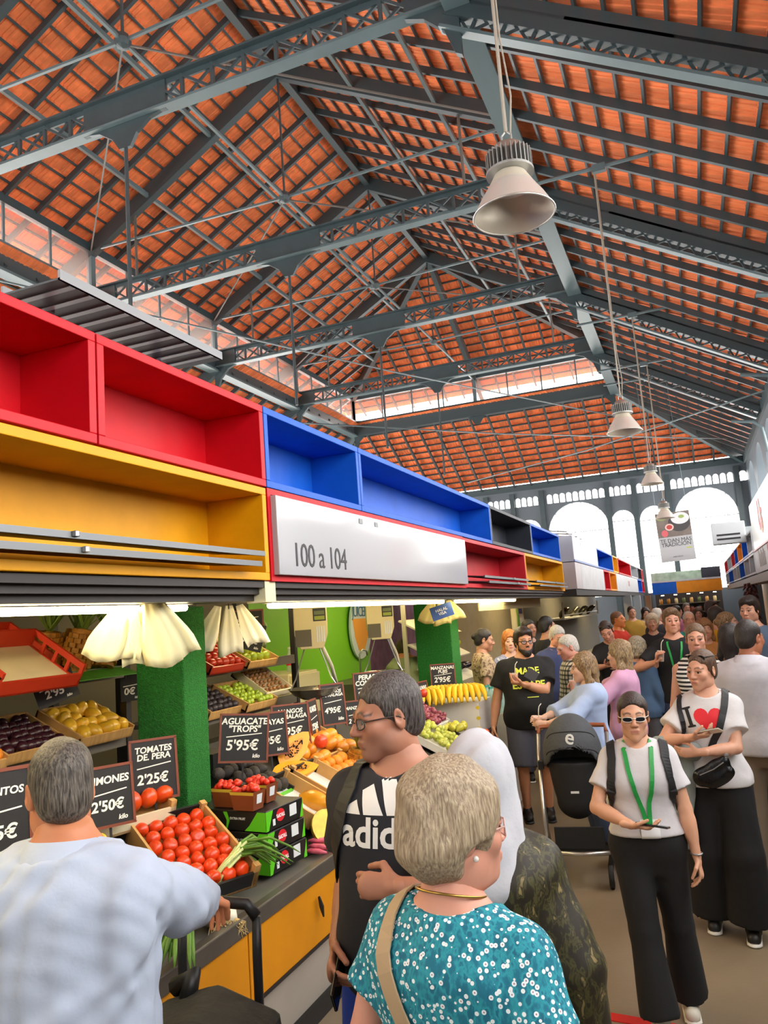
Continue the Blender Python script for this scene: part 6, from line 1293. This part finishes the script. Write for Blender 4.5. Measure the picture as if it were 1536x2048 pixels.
floral_w = ramp_mat('blue_floral', 'noise', [(.0, 'd5d6e2'), (.52, '7d86b8'), (.6, 'dcdde6')], .8, (22, 22, 22), 'LINEAR')
dots_w = ramp_mat('spotted_cloth', 'noise', [(.0, '5b4636'), (.5, 'b9a080'), (.6, '6a5240')], .8, (30, 30, 30), 'LINEAR')
# the tall man in the dark sports shirt
loc, h = at_px(785, 1347, 2.45); fc = -.02
hnd = wl(loc, fc, on_y(800, 1775, 2.16)); hnd2 = wl(loc, fc, on_y(676, 1885, 2.34))
adm = person('big man with spectacles in a dark sports T-shirt looking down at the fruit', loc, fc, h, 'm', 1.13, .05, lod=0, head=(-.82, .12, -.04), skin='b57c62', stubble='7d5c50', hair=('short', '2a2422', '6a625e'), brow='3a2c26', lips='8f5548', top=dict(col='26272e', slv=.62, hem=.8, loose=.026, neck=.07), legs=dict(col='2346b4', len=.95, w=(.12, .11, .11)),
    arms={1: (hnd, (1, .5, -.6)), -1: (hnd2, (-.25, 1, 0))}, hands={1: dict(dir=(-1, -.15, .05), palm=(.1, 1, -.35), curl=.7, thumb=-1), -1: dict(palm=(1, .2, 0), curl=.8)}, headscale=1.03)
glasses(adm, '3a3029', .023, .0165)
white_print = M('print_on_shirt', 'eeeeec', .7)
zc = 1.30*adm['k']
bars = [[(a*.8, b*.8) for a, b in q] for q in [[(-.145, -.0), (-.06, -.0), (-.082, .05), (-.115, .033)], [(-.045, -.0), (.04, -.0), (-.016, .105), (-.062, .082)], [(.055, 0), (.14, 0), (.056, .16), (.01, .135)]]]
decal(adm, poly_mesh(bars), (-.03, 0, zc+.068), mat=white_print, name='stripe_logo'); decal(adm, text_mesh('adidas', .118, 0, bold=.003), (.0, 0, zc+.014), mat=white_print, name='shirt_lettering')
strap(adm, [(-.13, .1, 1.42*adm['k']), (-.125, .0, 1.49*adm['k']), (-.13, -.1, 1.42*adm['k']), (-.165, -.13, 1.3*adm['k']), (-.2, -.05, 1.16*adm['k'])], .06, M('bag_strap_black', '17181c', .6), 'backpack_strap')
phone(adm, -1, 'dark phone held low by the man in the sports T-shirt')
# the woman in the daisy blouse
loc, h = at_px(890, 1512, 1.72); fc = PI-.3
flw = person('grey haired woman in a teal daisy print blouse seen from behind', loc, fc, h-.035, 'f', 1.28, .05, lod=0, head=(-.5, .02, 0), skin='d3957e', hair=('perm', '8a7660', 'c4b294'), top=dict(mat=cloth_teal, slv=.5, hem=.8, loose=.02, neck=.098, fold=.004), legs=dict(col='3a4a6a'), arms={1: ((.25, .0, .86), (.3, 1, 0)), -1: ((-.27, -.02, .86), (-.3, 1, 0))}, headscale=1.0)
glasses(flw, 'c9a39a', .022, .018)
k = flw['k']; strap(flw, [(.12, -.1, 1.4*k), (.115, .02, 1.48*k), (.1, .12, 1.38*k), (.02, .17, 1.2*k), (-.1, .17, 1.0*k), (-.2, .1, .88*k)], .045, M('strap_beige', 'b39a78', .6), 'bag_strap')
nk = flw['neck']; ring = [nk+V3(.078*k*math.cos(a), .075*k*math.sin(a)+.0, .01*k+.022*math.sin(a)*k) for a in np.linspace(0, 2*PI, 40)]
MB().tube(ring, .003, 6, cap=False).obj('necklace', M('gold', 'b8924a', .3, metal=.9), flw['T'], smooth=True)
for s in (-1, 1): MB().lathe(ball_prof(.0065), flw['hp'](s*.083, .0, -.042), 10).obj('pearl_earring', M('pearl', 'e8e2d8', .2), flw['T'], smooth=True)
# the woman in the white headscarf
loc, h = at_px(945, 1478, 2.28); fc = PI+.25
hij = person('woman in a white headscarf and leopard print jacket beside the man in the sports shirt', (loc[0]+.01, loc[1]+.02, 0), fc, h+.0, 'f', 1.14, .03, lod=0, head=(.3, .1, 0), skin='c08a70', hair=('hijab', 'c2c3ca', None), top=dict(mat=leopard, slv=1.9, hem=.72, loose=.03, fold=.011, drop=.02), legs=dict(mat=leopard, w=(.095, .09, .09), loose=.01), arms={1: ((.2, -.2, .95), (.3, 1, 0)), -1: ((-.24, .02, .84), (-.3, 1, 0))})
# the man in the pale shirt and his trolley
loc = (-1.56, 1.58, 0); fc = PI+.2; tr = V3(-1.56, 2.27, 1.18)
wsm = person('grey haired man in a pale blue long sleeved shirt seen from behind', loc, fc, 1.82, 'm', 1.12, .04, lean=(0, -.06), lod=0, head=(.75, .12, 0), skin='c67f5a', hair=('crop', '2b2724', '746b60'), top=dict(col='b3bfd4', slv=1.72, hem=.74, loose=.034, collar=True, neck=.058, fold=.02, ff=(30, 30, 5)), legs=dict(col='4a4038'), arms={-1: (wl(loc, fc, tr+V3(.02, -.08, .03)), (-.3, .3, -.9)), 1: ((.3, -.1, .98), (1, 1, 0))}, hands={-1: dict(palm=(0, 0, -1), curl=.75)})
k = wsm['k']; decal(wsm, text_mesh('Salleguel', .05, 0, shear=.3), (.3, .05, 1.12*k), d=(-.6, -.8, 0), mat=M('sleeve_ink', '6a6a74', .7), name='sleeve_lettering')
t = thing('shopping_trolley', 'black shopping trolley with padded loop handle held by the man in the pale shirt', 'trolley', (tr[0], tr[1], 0), rz=.25); blk = M('trolley_black', '161617', .5); fab = M('trolley_fabric', '26241f', .8, bump=.5, bscale=20)
H_ = tr[2]; hw_ = .125
pts = [(-hw_, -.02, .3), (-hw_, -.01, H_-.16), (-hw_, -.0, H_-.05), (-hw_+.03, 0, H_-.01), (0, 0, H_), (hw_-.03, 0, H_-.01), (hw_, 0, H_-.05), (hw_, -.01, H_-.16), (hw_, -.02, .3)]
MB().tube(pts[2:7], .019, 10).obj('grip', blk, t, smooth=True); MB().tube(pts[:3], .015, 10).obj('side_tube', blk, t, smooth=True); MB().tube(pts[6:], .015, 10).obj('side_tube', blk, t, smooth=True)
mb = MB(); mb.prism([(-.2, .12), (.2, .12), (.22, .7), (.13, .86), (-.1, .88), (-.22, .74)], 'y', -.3, -.03); o = mb.obj('bag', fab, t, bevel=.04); o.modifiers['bevel'].segments = 4
mb = MB(); mb.prism([(-.2, .84), (.2, .8), (.21, .86), (.0, .95), (-.19, .9)], 'y', -.29, -.02); mb.obj('bag_flap', fab, t, bevel=.03)
MB().box((.08, -.31, .78), (.06, .006, .08)).obj('care_tag', M('tag_cream', 'cfc7a0', .6), t)
MB().tube([(-hw_-.02, -.02, .93), (-hw_+.05, -.05, .98), (-hw_+.03, -.06, .9)], .03, 8).obj('clip', blk, t, smooth=True)
for s in (-1, 1): MB().lathe([(0, -.02), (.07, -.02), (.08, -.01), (.08, .01), (.07, .02), (0, .02)], (s*.19, -.02, .08), 20, rot3(0, PI/2, 0)).obj('wheel', blk, t, smooth=True)
MB().lo((-.2, -.3, .06), (.2, -.02, .12)).obj('frame', blk, t)
# the young woman with the green lanyard
loc, h = (-.38, 4.3, 0), 1.58; fc = .1
hl = wl(loc, fc, on_y(1262, 1650, 4.06)); hr = wl(loc, fc, on_y(1402, 1742, 4.26))
gir = person('young woman in a white T-shirt with green lanyard and mirrored sunglasses', loc, fc, h, 'f', 1.12, .0, lod=0, head=(0, .03, 0), skin='d9a384', hair=('pulled', '1e1512', '4a362c'), brow='3a2620', lips='b2685e', top=dict(col='d2cfd3', slv=.62, hem=.985, neck=.062, loose=.02, fold=.004), legs=dict(col='131315', w=(.104, .076, .1), len=1.98, shoe=('d8d2c2', 'e6e2da'), fold=.003), arms={-1: (hl, (-1, .45, -.5)), 1: (hr, (1, .6, 0))}, feet={-1: (-.03, -.2, 0), 1: (.12, .1, 0)}, hands={-1: dict(dir=(1, -.25, -.1), palm=(.1, .2, 1), curl=.35, thumb=1), 1: dict(palm=(-1, .2, 0), curl=.5)})
mirror = M('mirror_lens', '59606e', .08, metal=.9); glasses(gir, 'e2d8cc', .026, .013, mirror)
k = gir['k']; lan = M('lanyard_green', '1f9a45', .5)
bd = gir['O'](V3(.02, -.2*k, 1.03*k))
strap(gir, [(-.05, .03, 1.475*k), (-.06, -.05, 1.44*k), (-.055, -.13, 1.35*k), (-.02, -.2, 1.18*k), (.015, -.2, 1.06*k)], .021, lan, 'lanyard', .003); strap(gir, [(.05, .03, 1.475*k), (.06, -.05, 1.44*k), (.06, -.13, 1.35*k), (.04, -.2, 1.18*k), (.028, -.2, 1.06*k)], .021, lan, 'lanyard', .003)
bo = [c for c in gir['T'].children if c.name.startswith('body')][0]
for s in (-1, 1): strap(gir, [(s*.05, -.07, 1.43*k), (s*.058, -.03, 1.46*k), (s*.05, .04, 1.5*k), (s*.01, .085, 1.505*k)], .021, lan, 'lanyard', .003, target=bo)
decal(gir, poly_mesh([[(-.045, -.045), (.045, -.045), (.045, .045), (-.045, .045)]]), (.02, 0, 1.035*k), mat=M('badge_white', 'f4f4f6', .4), name='badge', off=.008)
for s in (-1, 1): strap(gir, [(s*.12, .08, 1.43*k), (s*.125, 0, 1.465*k), (s*.128, -.07, 1.4*k), (s*.135, -.1, 1.3*k), (s*.15, -.08, 1.2*k), (s*.17, 0, 1.12*k)], .042, MATS['bag_strap_black'], 'backpack_strap', .006)
phone(gir, -1, 'black phone held flat by the woman with the green lanyard')
MB().tube([gir['Wr'][1]+V3(.026*math.cos(a), .026*math.sin(a), .02) for a in np.linspace(0, 2*PI, 20)], .004, 6, cap=False).obj('bracelet', steel, gir['T'], smooth=True)
# the woman in the heart T-shirt
loc, h = at_px(1402, 1299, 5.45); fc = -.05
h1 = wl(loc, fc, on_y(1385, 1475, 5.17)); h2 = wl(loc, fc, on_y(1398, 1505, 5.19))
hea = person('woman in a white T-shirt with a red heart carrying a grey jacket', loc, fc, h, 'f', 1.05, lod=0, head=(-.5, .1, .05), skin='d9a286', hair=('pulled', '3f2d22', '7a5c46'), brow='6a4a38', lips='b56a5f', top=dict(col='d6d3d4', slv=.62, hem=.90, neck=.074, loose=.026), legs=dict(col='121214', w=(.11, .115, .14), len=1.95, shoe=('1b1a1a', 'e8e6e0'), fold=.004), arms={1: (h2, (1, .5, -.3)), -1: (h1, (-1, .4, -.5))}, feet={1: (.1, -.05, 0), -1: (-.12, .08, 0)}, hands={1: dict(dir=(-1, -.1, .0), palm=(0, 1, .2), curl=.5), -1: dict(dir=(.9, -.3, .2), palm=(.2, .3, .9), curl=.5)})
glasses(hea, '17140f', .026, .018, M('lens_dark', '15120f', .1), up=.085, back=.05)
heart = [(.085*(16*math.sin(t)**3)/16, .085*(13*math.cos(t)-5*math.cos(2*t)-2*math.cos(3*t)-math.cos(4*t))/16) for t in np.linspace(0, 2*PI, 30)[:-1]]
k = hea['k']; decal(hea, poly_mesh([heart]), (.0, 0, 1.325*k), mat=M('heart_red', 'e0202c', .6), name='heart_print'); decal(hea, poly_mesh([[(-.02, -.06), (.03, -.06), (.03, -.05), (.016, -.046), (.016, .046), (.03, .05), (.03, .06), (-.02, .06), (-.02, .05), (-.006, .046), (-.006, -.046), (-.02, -.05)]]), (-.118, 0, 1.335*k), up=(-.25, 0, 1), mat=M('ink_black', '1b1b1d', .7), name='letter_print')
strap(hea, [(.1, .1, 1.42*k), (.105, .0, 1.48*k), (.1, -.1, 1.4*k), (.05, -.16, 1.25*k), (-.02, -.19, 1.13*k)], .04, MATS['bag_strap_black'], 'bag_strap', .005)
strap(hea, [(-.15, .06, 1.41*k), (-.155, -.02, 1.44*k), (-.165, -.08, 1.36*k), (-.165, -.1, 1.2*k)], .03, MATS['bag_strap_black'], 'tote_strap', .005)
phone(hea, -1, 'pale phone held by the woman in the heart T-shirt', M('phone_pale', 'cfc6b4', .3))
f = Field((-.16, -.1, -.15), (.16, .1, .12), .005); f.cone((-.07, 0, -.05), (.06, 0, .045), .055, .035, .02, flat=((0, 1, 0), .55)); f.cone((-.02, 0, -.07), (.07, 0, -.02), .05, .045, .02, flat=((0, 1, 0), .55)); f.wrinkle(.004, (40, 40, 40), 3)
t = thing('waist_bag', 'shiny black waist bag worn across the heart T-shirt', 'bag', world(hea, (-.0, -.235, 1.04*k)), rz=fc); link('pouch', sdf_mesh('pouch', [f.skin()], M('black_leather', '0f0f11', .22, bump=.2)), t); MB().tube([(-.08, -.035, -.03), (0, -.04, .005), (.06, -.03, .045)], .003, 5).obj('zip', steel, t); MB().lathe([(0, -.01), (.012, -.008), (.012, .008), (0, .01)], (.08, 0, .08), 10, rot3(PI/2)).obj('ring', steel, t)
f = Field((-.2, -.16, -.6), (.2, .16, .16), .008); f.cone((-.1, 0, .04), (.08, -.02, .03), .075, .06, .03); f.cone((-.08, 0, -.02), (-.02, .0, -.3), .07, .075, .03, flat=((0, 1, 0), .6)); f.cone((.02, 0, -.06), (.0, 0, -.5), .06, .05, .03, flat=((0, 1, 0), .6)); f.wrinkle(.016, (30, 30, 14), 5)
link('jacket', sdf_mesh('jacket', [f.skin()], M('cloth_8f9894', '8f9894', .85, bump=.15, bscale=25)), None, world(hea, (-.2, -.14, 1.1*k)), (0, 0, fc), label='grey jacket folded over the arm of the woman in the heart T-shirt', cat='jacket')
# the bearded man
loc, h = at_px(1043, 1256, 7.9); fc = .3
bea = person('bearded man with black glasses in a black T-shirt and grey shorts', loc, fc, h, 'm', 1.28, .1, lod=1, head=(.25, .08, 0), skin='cf9470', hair=('thick', '17110e', '3a2a22'), brow='17110e', beard='1b1310', top=dict(col='141416', slv=.68, hem=.83, loose=.03), legs=dict(col='4d4f5d', len=.98, w=(.118, .115, .11), shoe=('1c1b1c', '2a2a2a')), arms={1: ((-.06, -.31, 1.33), (1, .5, -.7))}, hands={1: dict(dir=(-1, -.2, .25), palm=(0, .3, 1), curl=.7)})
glasses(bea, '131210', .0225, .017, r=.003); yl = M('print_acid', 'd9e24a', .6); k = bea['k']
decal(bea, text_mesh('MADE', .085, 0, bold=.002), (-.0, 0, 1.36*k), mat=yl, name='shirt_lettering'); decal(bea, text_mesh('ESCAPE', .095, 0, bold=.003), (.0, 0, 1.235*k), mat=yl, name='shirt_lettering'); decal(bea, poly_mesh([[(-.03, -.002), (.08, -.002), (.08, .004), (-.03, .004)]]), (0, 0, 1.13*k), mat=yl, name='print_rule')
cup(bea, 1, 'red smoothie cup held by the bearded man')
t = thing('folded_mask', 'grey folded leaflet held with the cup by the bearded man', 'leaflet', world(bea, (.02, -.37, 1.42)), rot=(.2, .6, fc)); MB().box((0, 0, 0), (.11, .006, .1)).obj('sheet', M('leaflet_grey', '55565a', .6), t)
# around the pushchair
loc, h = at_px(1155, 1307, 7.0); fc = -1.15
blo = person('long haired woman in a pale blue blouse behind the pushchair', (loc[0]+.05, loc[1], 0), fc, h, 'f', 1.1, lod=1, head=(-.25, .1, 0), skin='deb096', hair=('long', '4a3524', 'b59468'), top=dict(col='a9bce0', slv=1.45, flare=True, hem=.8, loose=.035, fold=.009), legs=dict(col='3a4660'), arms={-1: ((-.1, -.4, 1.1), (-1, .3, -.6)), 1: ((.1, -.4, 1.08), (1, .3, -.6))}, hands={-1: dict(dir=(.2, -1, .05), palm=(1, 0, 0), curl=.6), 1: dict(dir=(-.2, -1, .05), palm=(-1, 0, 0), curl=.6)}); cup(blo, 1, 'orange smoothie cup held by the woman in the pale blue blouse', 'c9592a')
loc, h = at_px(1237, 1282, 7.7); fc = -1.75
pnk = person('fair long haired woman in a pink top holding a cup', loc, fc, h, 'f', 1.1, lod=1, head=(-.1, .05, 0), skin='deb096', hair=('long', '5a4330', 'c0a478'), top=dict(col='d3a0c2', slv=.9, hem=.78, loose=.03), legs=dict(col='1e1e20'), arms={-1: ((-.05, -.42, 1.27), (-1, .3, -.6)), 1: ((.12, -.34, 1.2), (1, .3, -.6))}, hands={-1: dict(dir=(.2, -1, .2), palm=(1, 0, 0), curl=.6)}); cup(pnk, -1, 'peach smoothie cup held by the woman in pink', 'c8664a')
loc, h = at_px(1150, 1263, 8.4); person('white haired man in a plaid shirt looking down', loc, -1.2, h, 'm', 1.15, .06, lod=1, lean=(0, -.05), head=(.1, .3, 0), skin='d2917c', hair=('crop', 'a8a29a', 'e2ddd4'), brow='b8b0a8', top=dict(mat=plaid, slv=.9, hem=.8, loose=.03, collar=True), legs=dict(col='5a5348'))
loc, h = at_px(1108, 1250, 9.5); glasses(person('white haired man with glasses in a navy shirt', loc, .45, h, 'm', 1.12, .06, lod=1, head=(.3, .35, 0), skin='d2947c', hair=('short', '9a958e', 'dad5cc'), top=dict(col='36406a', slv=.7, collar=True), legs=dict(col='4a463e')), '8a8580', .021, .015)
loc, h = at_px(1107, 1232, 10.6); person('dark haired man in a black jacket seen from behind', (loc[0]-.1, loc[1], 0), 2.3, h, 'm', 1.05, lod=2, skin='b98468', hair=('short', '15110f', '2e2824'), top=dict(col='17171a', slv=1.9), legs=dict(col='2a2a30'))
loc, h = at_px(1056, 1239, 11.2); person('man in a black T-shirt standing before the grey wall', loc, .9, h, 'm', 1., lod=2, skin='b98468', hair=('short', '15110f', '2e2824'), top=dict(col='1b1b1e'), legs=dict(col='2a2a30'))
loc, h = at_px(1018, 1263, 9.6); person('smiling red haired woman in a blue floral blouse', loc, .3, h, 'f', 1.15, lod=1, skin='e2b096', hair=('bob', '8a4a1e', 'd98a3a'), lips='b04a48', top=dict(mat=floral_w, slv=.8, neck=.085), legs=dict(col='5a5a6a'))
loc, h = at_px(962, 1257, 9.1); person('dark haired vendor woman in a spotted top behind the bottles', loc, 1.9, h, 'f', 1.15, lod=1, skin='b98468', head=(0, .2, 0), hair=('pulled', '17110f', '2e2420'), top=dict(mat=dots_w, slv=.6), legs=dict(col='3a3a40'))
loc, h = at_px(826, 1268, 7.9); person('vendor in a grey green T-shirt bending over behind the counter', (-3.4, 9.3, 0), -2.4, 1.84, 'm', 1.2, .05, lod=1, lean=(0, -.22), skin='c07a4e', hair=('short', '2a1c14', '4a382c'), top=dict(col='7f8a62', slv=.75, hem=.84, loose=.03), legs=dict(col='3a3a40'), arms={1: ((.1, -.5, 1.1), (1, .2, -.5)), -1: ((-.1, -.5, 1.1), (-1, .2, -.5))})
loc, h = at_px(1215, 1238, 10.2); pw = person('woman in black with sunglasses on her hair looking at a phone', loc, .1, h, 'f', 1.1, lod=1, head=(-.1, .45, -.2), skin='c98f78', hair=('pulled', '241813', '4a362c'), top=dict(col='151517', slv=.6), legs=dict(col='1a1a1c'), arms={-1: ((-.05, -.32, 1.3), (-1, .3, -.5)), 1: ((.08, -.32, 1.3), (1, .3, -.5))}, hands={-1: dict(dir=(.2, -1, .3), palm=(.2, 0, 1), curl=.4)}); glasses(pw, '15120f', .026, .018, MATS['lens_dark'], up=.08, back=.05); phone(pw, -1, 'phone held up by the woman in black')
loc, h = at_px(1234, 1223, 13); person('man in a red T-shirt turned towards the hanging goods', loc, 1.2, h, 'm', 1.1, lod=2, skin='e08a4e', hair=('crop', '5a3a22', None), top=dict(col='c8321e'), legs=dict(col='3a3a40'))
loc, h = at_px(1272, 1277, 9.0); person('woman with curly grey hair and a blue denim shirt from behind', loc, 2.9, h, 'f', 1.05, lod=1, skin='c99078', hair=('perm', '4a4038', 'b8a888'), top=dict(col='4a6484', slv=1.8), legs=dict(col='6a6a70'))
loc, h = at_px(1340, 1218, 9.0); fc = .05
lg_ = person('young man in a black T-shirt with green lanyard and an iced coffee', loc, fc, h, 'm', .98, lod=1, head=(.1, 0, 0), skin='d2977c', hair=('quiff', '4a3526', '8a6a4c'), top=dict(col='17171a', slv=.7), legs=dict(col='2c3a58'), arms={-1: ((-.2, -.3, 1.4), (-1, .3, -.6))}, hands={-1: dict(dir=(.1, -.6, .8), palm=(.8, -.2, 0), curl=.6)}); cup(lg_, -1, 'iced coffee cup held by the young man with the green lanyard', '8a5a3a'); k = lg_['k']
for s in (-1, 1): strap(lg_, [(s*.055, .02, 1.475*k), (s*.065, -.06, 1.44*k), (s*.05, -.14, 1.3*k), (s*.02, -.18, 1.1*k)], .02, lan, 'lanyard', .003)
loc, h = at_px(1388, 1247, 7.1); person('woman in a black and white striped tank top behind the heart T-shirt', loc, .0, h, 'f', 1.1, lod=1, head=(0, .05, 0), skin='cf977c', hair=('pulled', '4a3422', '86684a'), top=dict(mat=stripes, slv=0, hem=.95), legs=dict(col='3a4660'))
loc, h = at_px(1490, 1240, 6.3); fc = 2.75
pol = person('man with cropped dark hair in a white polo shirt seen from behind', (loc[0], loc[1], 0), fc, h, 'm', 1.12, lod=1, head=(-.25, .1, 0), skin='a8684a', hair=('crop', '1a1412', '342a26'), top=dict(col='c9c8d0', slv=.75, hem=.86, loose=.03, collar=True), legs=dict(col='7a6a58', w=(.11, .09, .085), shoe=('2a2826', 'e6e2da')), arms={1: ((.3, -.02, .9), (1, 1, 0))}, feet={1: (.1, .15, 0), -1: (-.12, -.25, 0)})
loc, h = at_px(1458, 1250, 7.2); tk = person('dark long haired woman in a black tank top walking away', loc, 2.9, h, 'f', 1.05, lod=1, skin='b57a58', hair=('long', '120e0d', '2a2220'), top=dict(col='1a1a1d', slv=0, hem=.9), legs=dict(col='2a2a2e')); k = tk['k']
loc, h = at_px(1497, 1194, 9.2); person('tall dark haired man in a slate blue T-shirt', loc, -.35, h, 'm', 1.08, lod=1, head=(-.1, .1, 0), skin='cf9a80', hair=('thick', '15110f', '332a25'), top=dict(col='566880', slv=.7), legs=dict(col='3a3a44'))
far = [(1303, 1230, 13, 'f', .1, ('perm', 'b8a484', 'e6d8bc'), '1d1d22', 'fair haired woman with glasses in a black waistcoat'), (1313, 1216, 15, 'm', 2.6, ('crop', 'd0cabd', 'e8e4da'), '3a3a42', 'person in a white cap far down the aisle'), (1376, 1223, 12, 'm', .2, ('balding', 'b8aca0', 'd8d0c8'), '3fb8b4', 'bald older man in a turquoise shirt'), (1432, 1213, 11, 'm', 2.0, ('short', '1a1412', '332a25'), 'dfae22', 'person in a yellow T-shirt with a dark strap across the back'), (1452, 1224, 9.8, 'f', 1.6, ('pulled', '2a1c15', 'b08a5c'), '8a8680', 'woman with a ponytail in profile'), (1408, 1240, 10.6, 'f', .2, ('bob', '6a4428', 'a87848'), 'c98a4a', 'woman with short brown hair facing the young man'),
       (1352, 1211, 17, 'm', 2.4, ('short', '15110f', '2a2420'), 'd07fa0', 'dark haired person in pink far down the aisle'), (1395, 1216, 18, 'f', .1, ('bob', '3a2a20', '6a5442'), '5a5a62', 'dark haired woman far down the aisle in grey'), (1421, 1196, 16, 'm', 1.2, ('thick', '2a1c14', '4a3a30'), '8a4a3a', 'tall person in dark red far down the aisle'), (1262, 1212, 18, 'm', .4, ('short', '2a201a', '4a4038'), 'b8923a', 'person in a mustard top far down the aisle'), (1328, 1222, 19, 'f', 3., ('long', '3a2a1c', '7a5c3c'), '9a9a9e', 'long haired person in light grey far down the aisle'), (1372, 1206, 21, 'm', .3, ('short', '4a4440', '8a847c'), '45506a', 'person in navy before the end stall'), (1290, 1216, 20, 'f', .3, ('bob', '1a1412', '332a25'), 'c8c4bc', 'person in cream before the end stall')]
for x, y, Y, sx, fc, hr_, col, lb in far:
    loc, h = at_px(x, y, Y); p = person(lb, loc, fc, min(h, 1.93), sx, 1.08, lod=2, skin='cf9a80', hair=hr_, top=dict(col=col, slv=.8), legs=dict(col='3a3a44'))
    if 'strap' in lb: strap(p, [(-.1, -.1, 1.4), (-.1, 0, 1.5), (0, .15, 1.3), (.15, .13, 1.05)], .045, MATS['bag_strap_black'], 'bag_strap')
    if 'cap' in lb: q = p['hp']; MB().lathe([(.088, .04), (.085, .09), (.06, .125), (0, .135)], q(0, .015, 0), 16).obj('cap', white_card, p['T'], smooth=True)
# ---------------------------------------------------------------- the pushchair
t = thing('pushchair', 'dark grey pushchair with rounded canopy and silver frame', 'pushchair', (-1.04, 6.3, 0), rz=.12); can = M('canopy_grey', '46494e', .75, bump=.2, bscale=40); blk2 = M('pushchair_black', '18191b', .7); sil = M('frame_silver', 'c6c4be', .3, metal=.8); tan = M('tan_leather', '8a4a26', .5)
f = Field((-.28, -.3, .6), (.28, .32, 1.25), .008); f.ell((0, .06, .9), (.225, .25, .31), None, .0); f.ell((0, .0, .82), (.195, .22, .27), None, .0, 's'); f.half((0, 0, .83), (0, -.35, -1)); f.wrinkle(.002, (30, 30, 30), 2); cn = link('canopy', sdf_mesh('canopy', [f.skin()], can), t)
for zz, yy in ((1.02, 0), (.9, 0)):
    tree = bvh(cn); pts = []
    for a in np.linspace(.25, PI-.25, 22):
        o_ = Vector((.6*math.cos(a), -.9, zz+.08*math.sin(a))); hit = tree.ray_cast(o_, (Vector((.12*math.cos(a), .1, zz+.08*math.sin(a)))-o_).normalized())
        if hit[0]: pts.append(np.array(hit[0])+V3(0, -.002, 0))
    if len(pts) > 3: MB().tube(pts, .004, 5).obj('piping', blk2, cn, smooth=True)
me = text_mesh('e', .15, 0, bold=.002); decal(dict(T=t, shirt=cn), me, (0, 0, 1.06), up=(.25, 0, 1), mat=M('logo_silver', 'c9c9c4', .4), name='logo', target=cn)
f = Field((-.26, -.3, .38), (.26, .3, .92), .009); f.cone((0, .02, .82), (0, .0, .58), .19, .15, .0, flat=((0, 1, 0), .7)); f.half((0, 0, .86), (0, 0, 1)); f.wrinkle(.003, (20, 20, 20), 4); link('seat_body', sdf_mesh('seat_body', [f.skin()], blk2), t)
MB().lo((-.16, -.18, .24), (.16, .22, .3)).obj('basket_base', blk2, t); MB().lo((-.18, -.19, .26), (.18, -.18, .42)).obj('basket_front', blk2, t, bevel=.01)
MB().lo((-.03, -.2, .66), (.03, -.192, .675)).obj('tag', white_lab, t)
for s in (-1, 1):
    MB().tube([(s*.27, .3, 1.02), (s*.265, .1, .88), (s*.25, -.12, .6), (s*.235, -.23, .25)], .015, 8).obj('side_tube', sil, t, smooth=True); MB().tube([(s*.25, -.08, .65), (s*.26, .24, .2)], .013, 8).obj('rear_tube', sil, t, smooth=True)
    for yy, r in ((-.22, .085), (.26, .13)):
        MB().lathe([(.0, -.012), (r*.6, -.014), (r*.75, -.02), (r, -.015), (r, .015), (r*.75, .02), (r*.6, .014), (0, .012)], (s*(.2 if yy < 0 else .27), yy, r), 22, rot3(0, PI/2, 0)).obj('wheel', blk2, t, smooth=True)
        MB().lathe([(0, -.022), (r*.45, -.022), (r*.45, .022), (0, .022)], (s*(.2 if yy < 0 else .27), yy, r), 16, rot3(0, PI/2, 0)).obj('hub', sil, t)
    MB().tube([(s*.2, -.22, .14), (s*.225, -.23, .27)], .02, 8).obj('fork', blk2, t)
    MB().lo((s*.25-.02, .0, .8), (s*.25+.02, .06, .86)).obj('joint', blk2, t)
MB().tube([(-.27, .3, 1.02), (-.26, .36, 1.07), (0, .37, 1.08), (.26, .36, 1.07), (.27, .3, 1.02)], .018, 8).obj('push_handle', tan, t, smooth=True); MB().tube([(-.235, -.23, .25), (0, -.24, .24), (.235, -.23, .25)], .016, 8).obj('cross_bar', sil, t, smooth=True)
# red arrow taped on the floor
MB().prism([(-.95, 4.45), (-.82, 4.40), (-.83, 4.335), (-.25, 4.26), (-.25, 4.19), (-.86, 4.26), (-.9, 4.15), (-1.05, 4.3)], 'z', .0, .004).obj('floor_arrow', M('tape_red', 'cf1a14', .5), label='red arrow taped on the concrete floor', cat='marking')
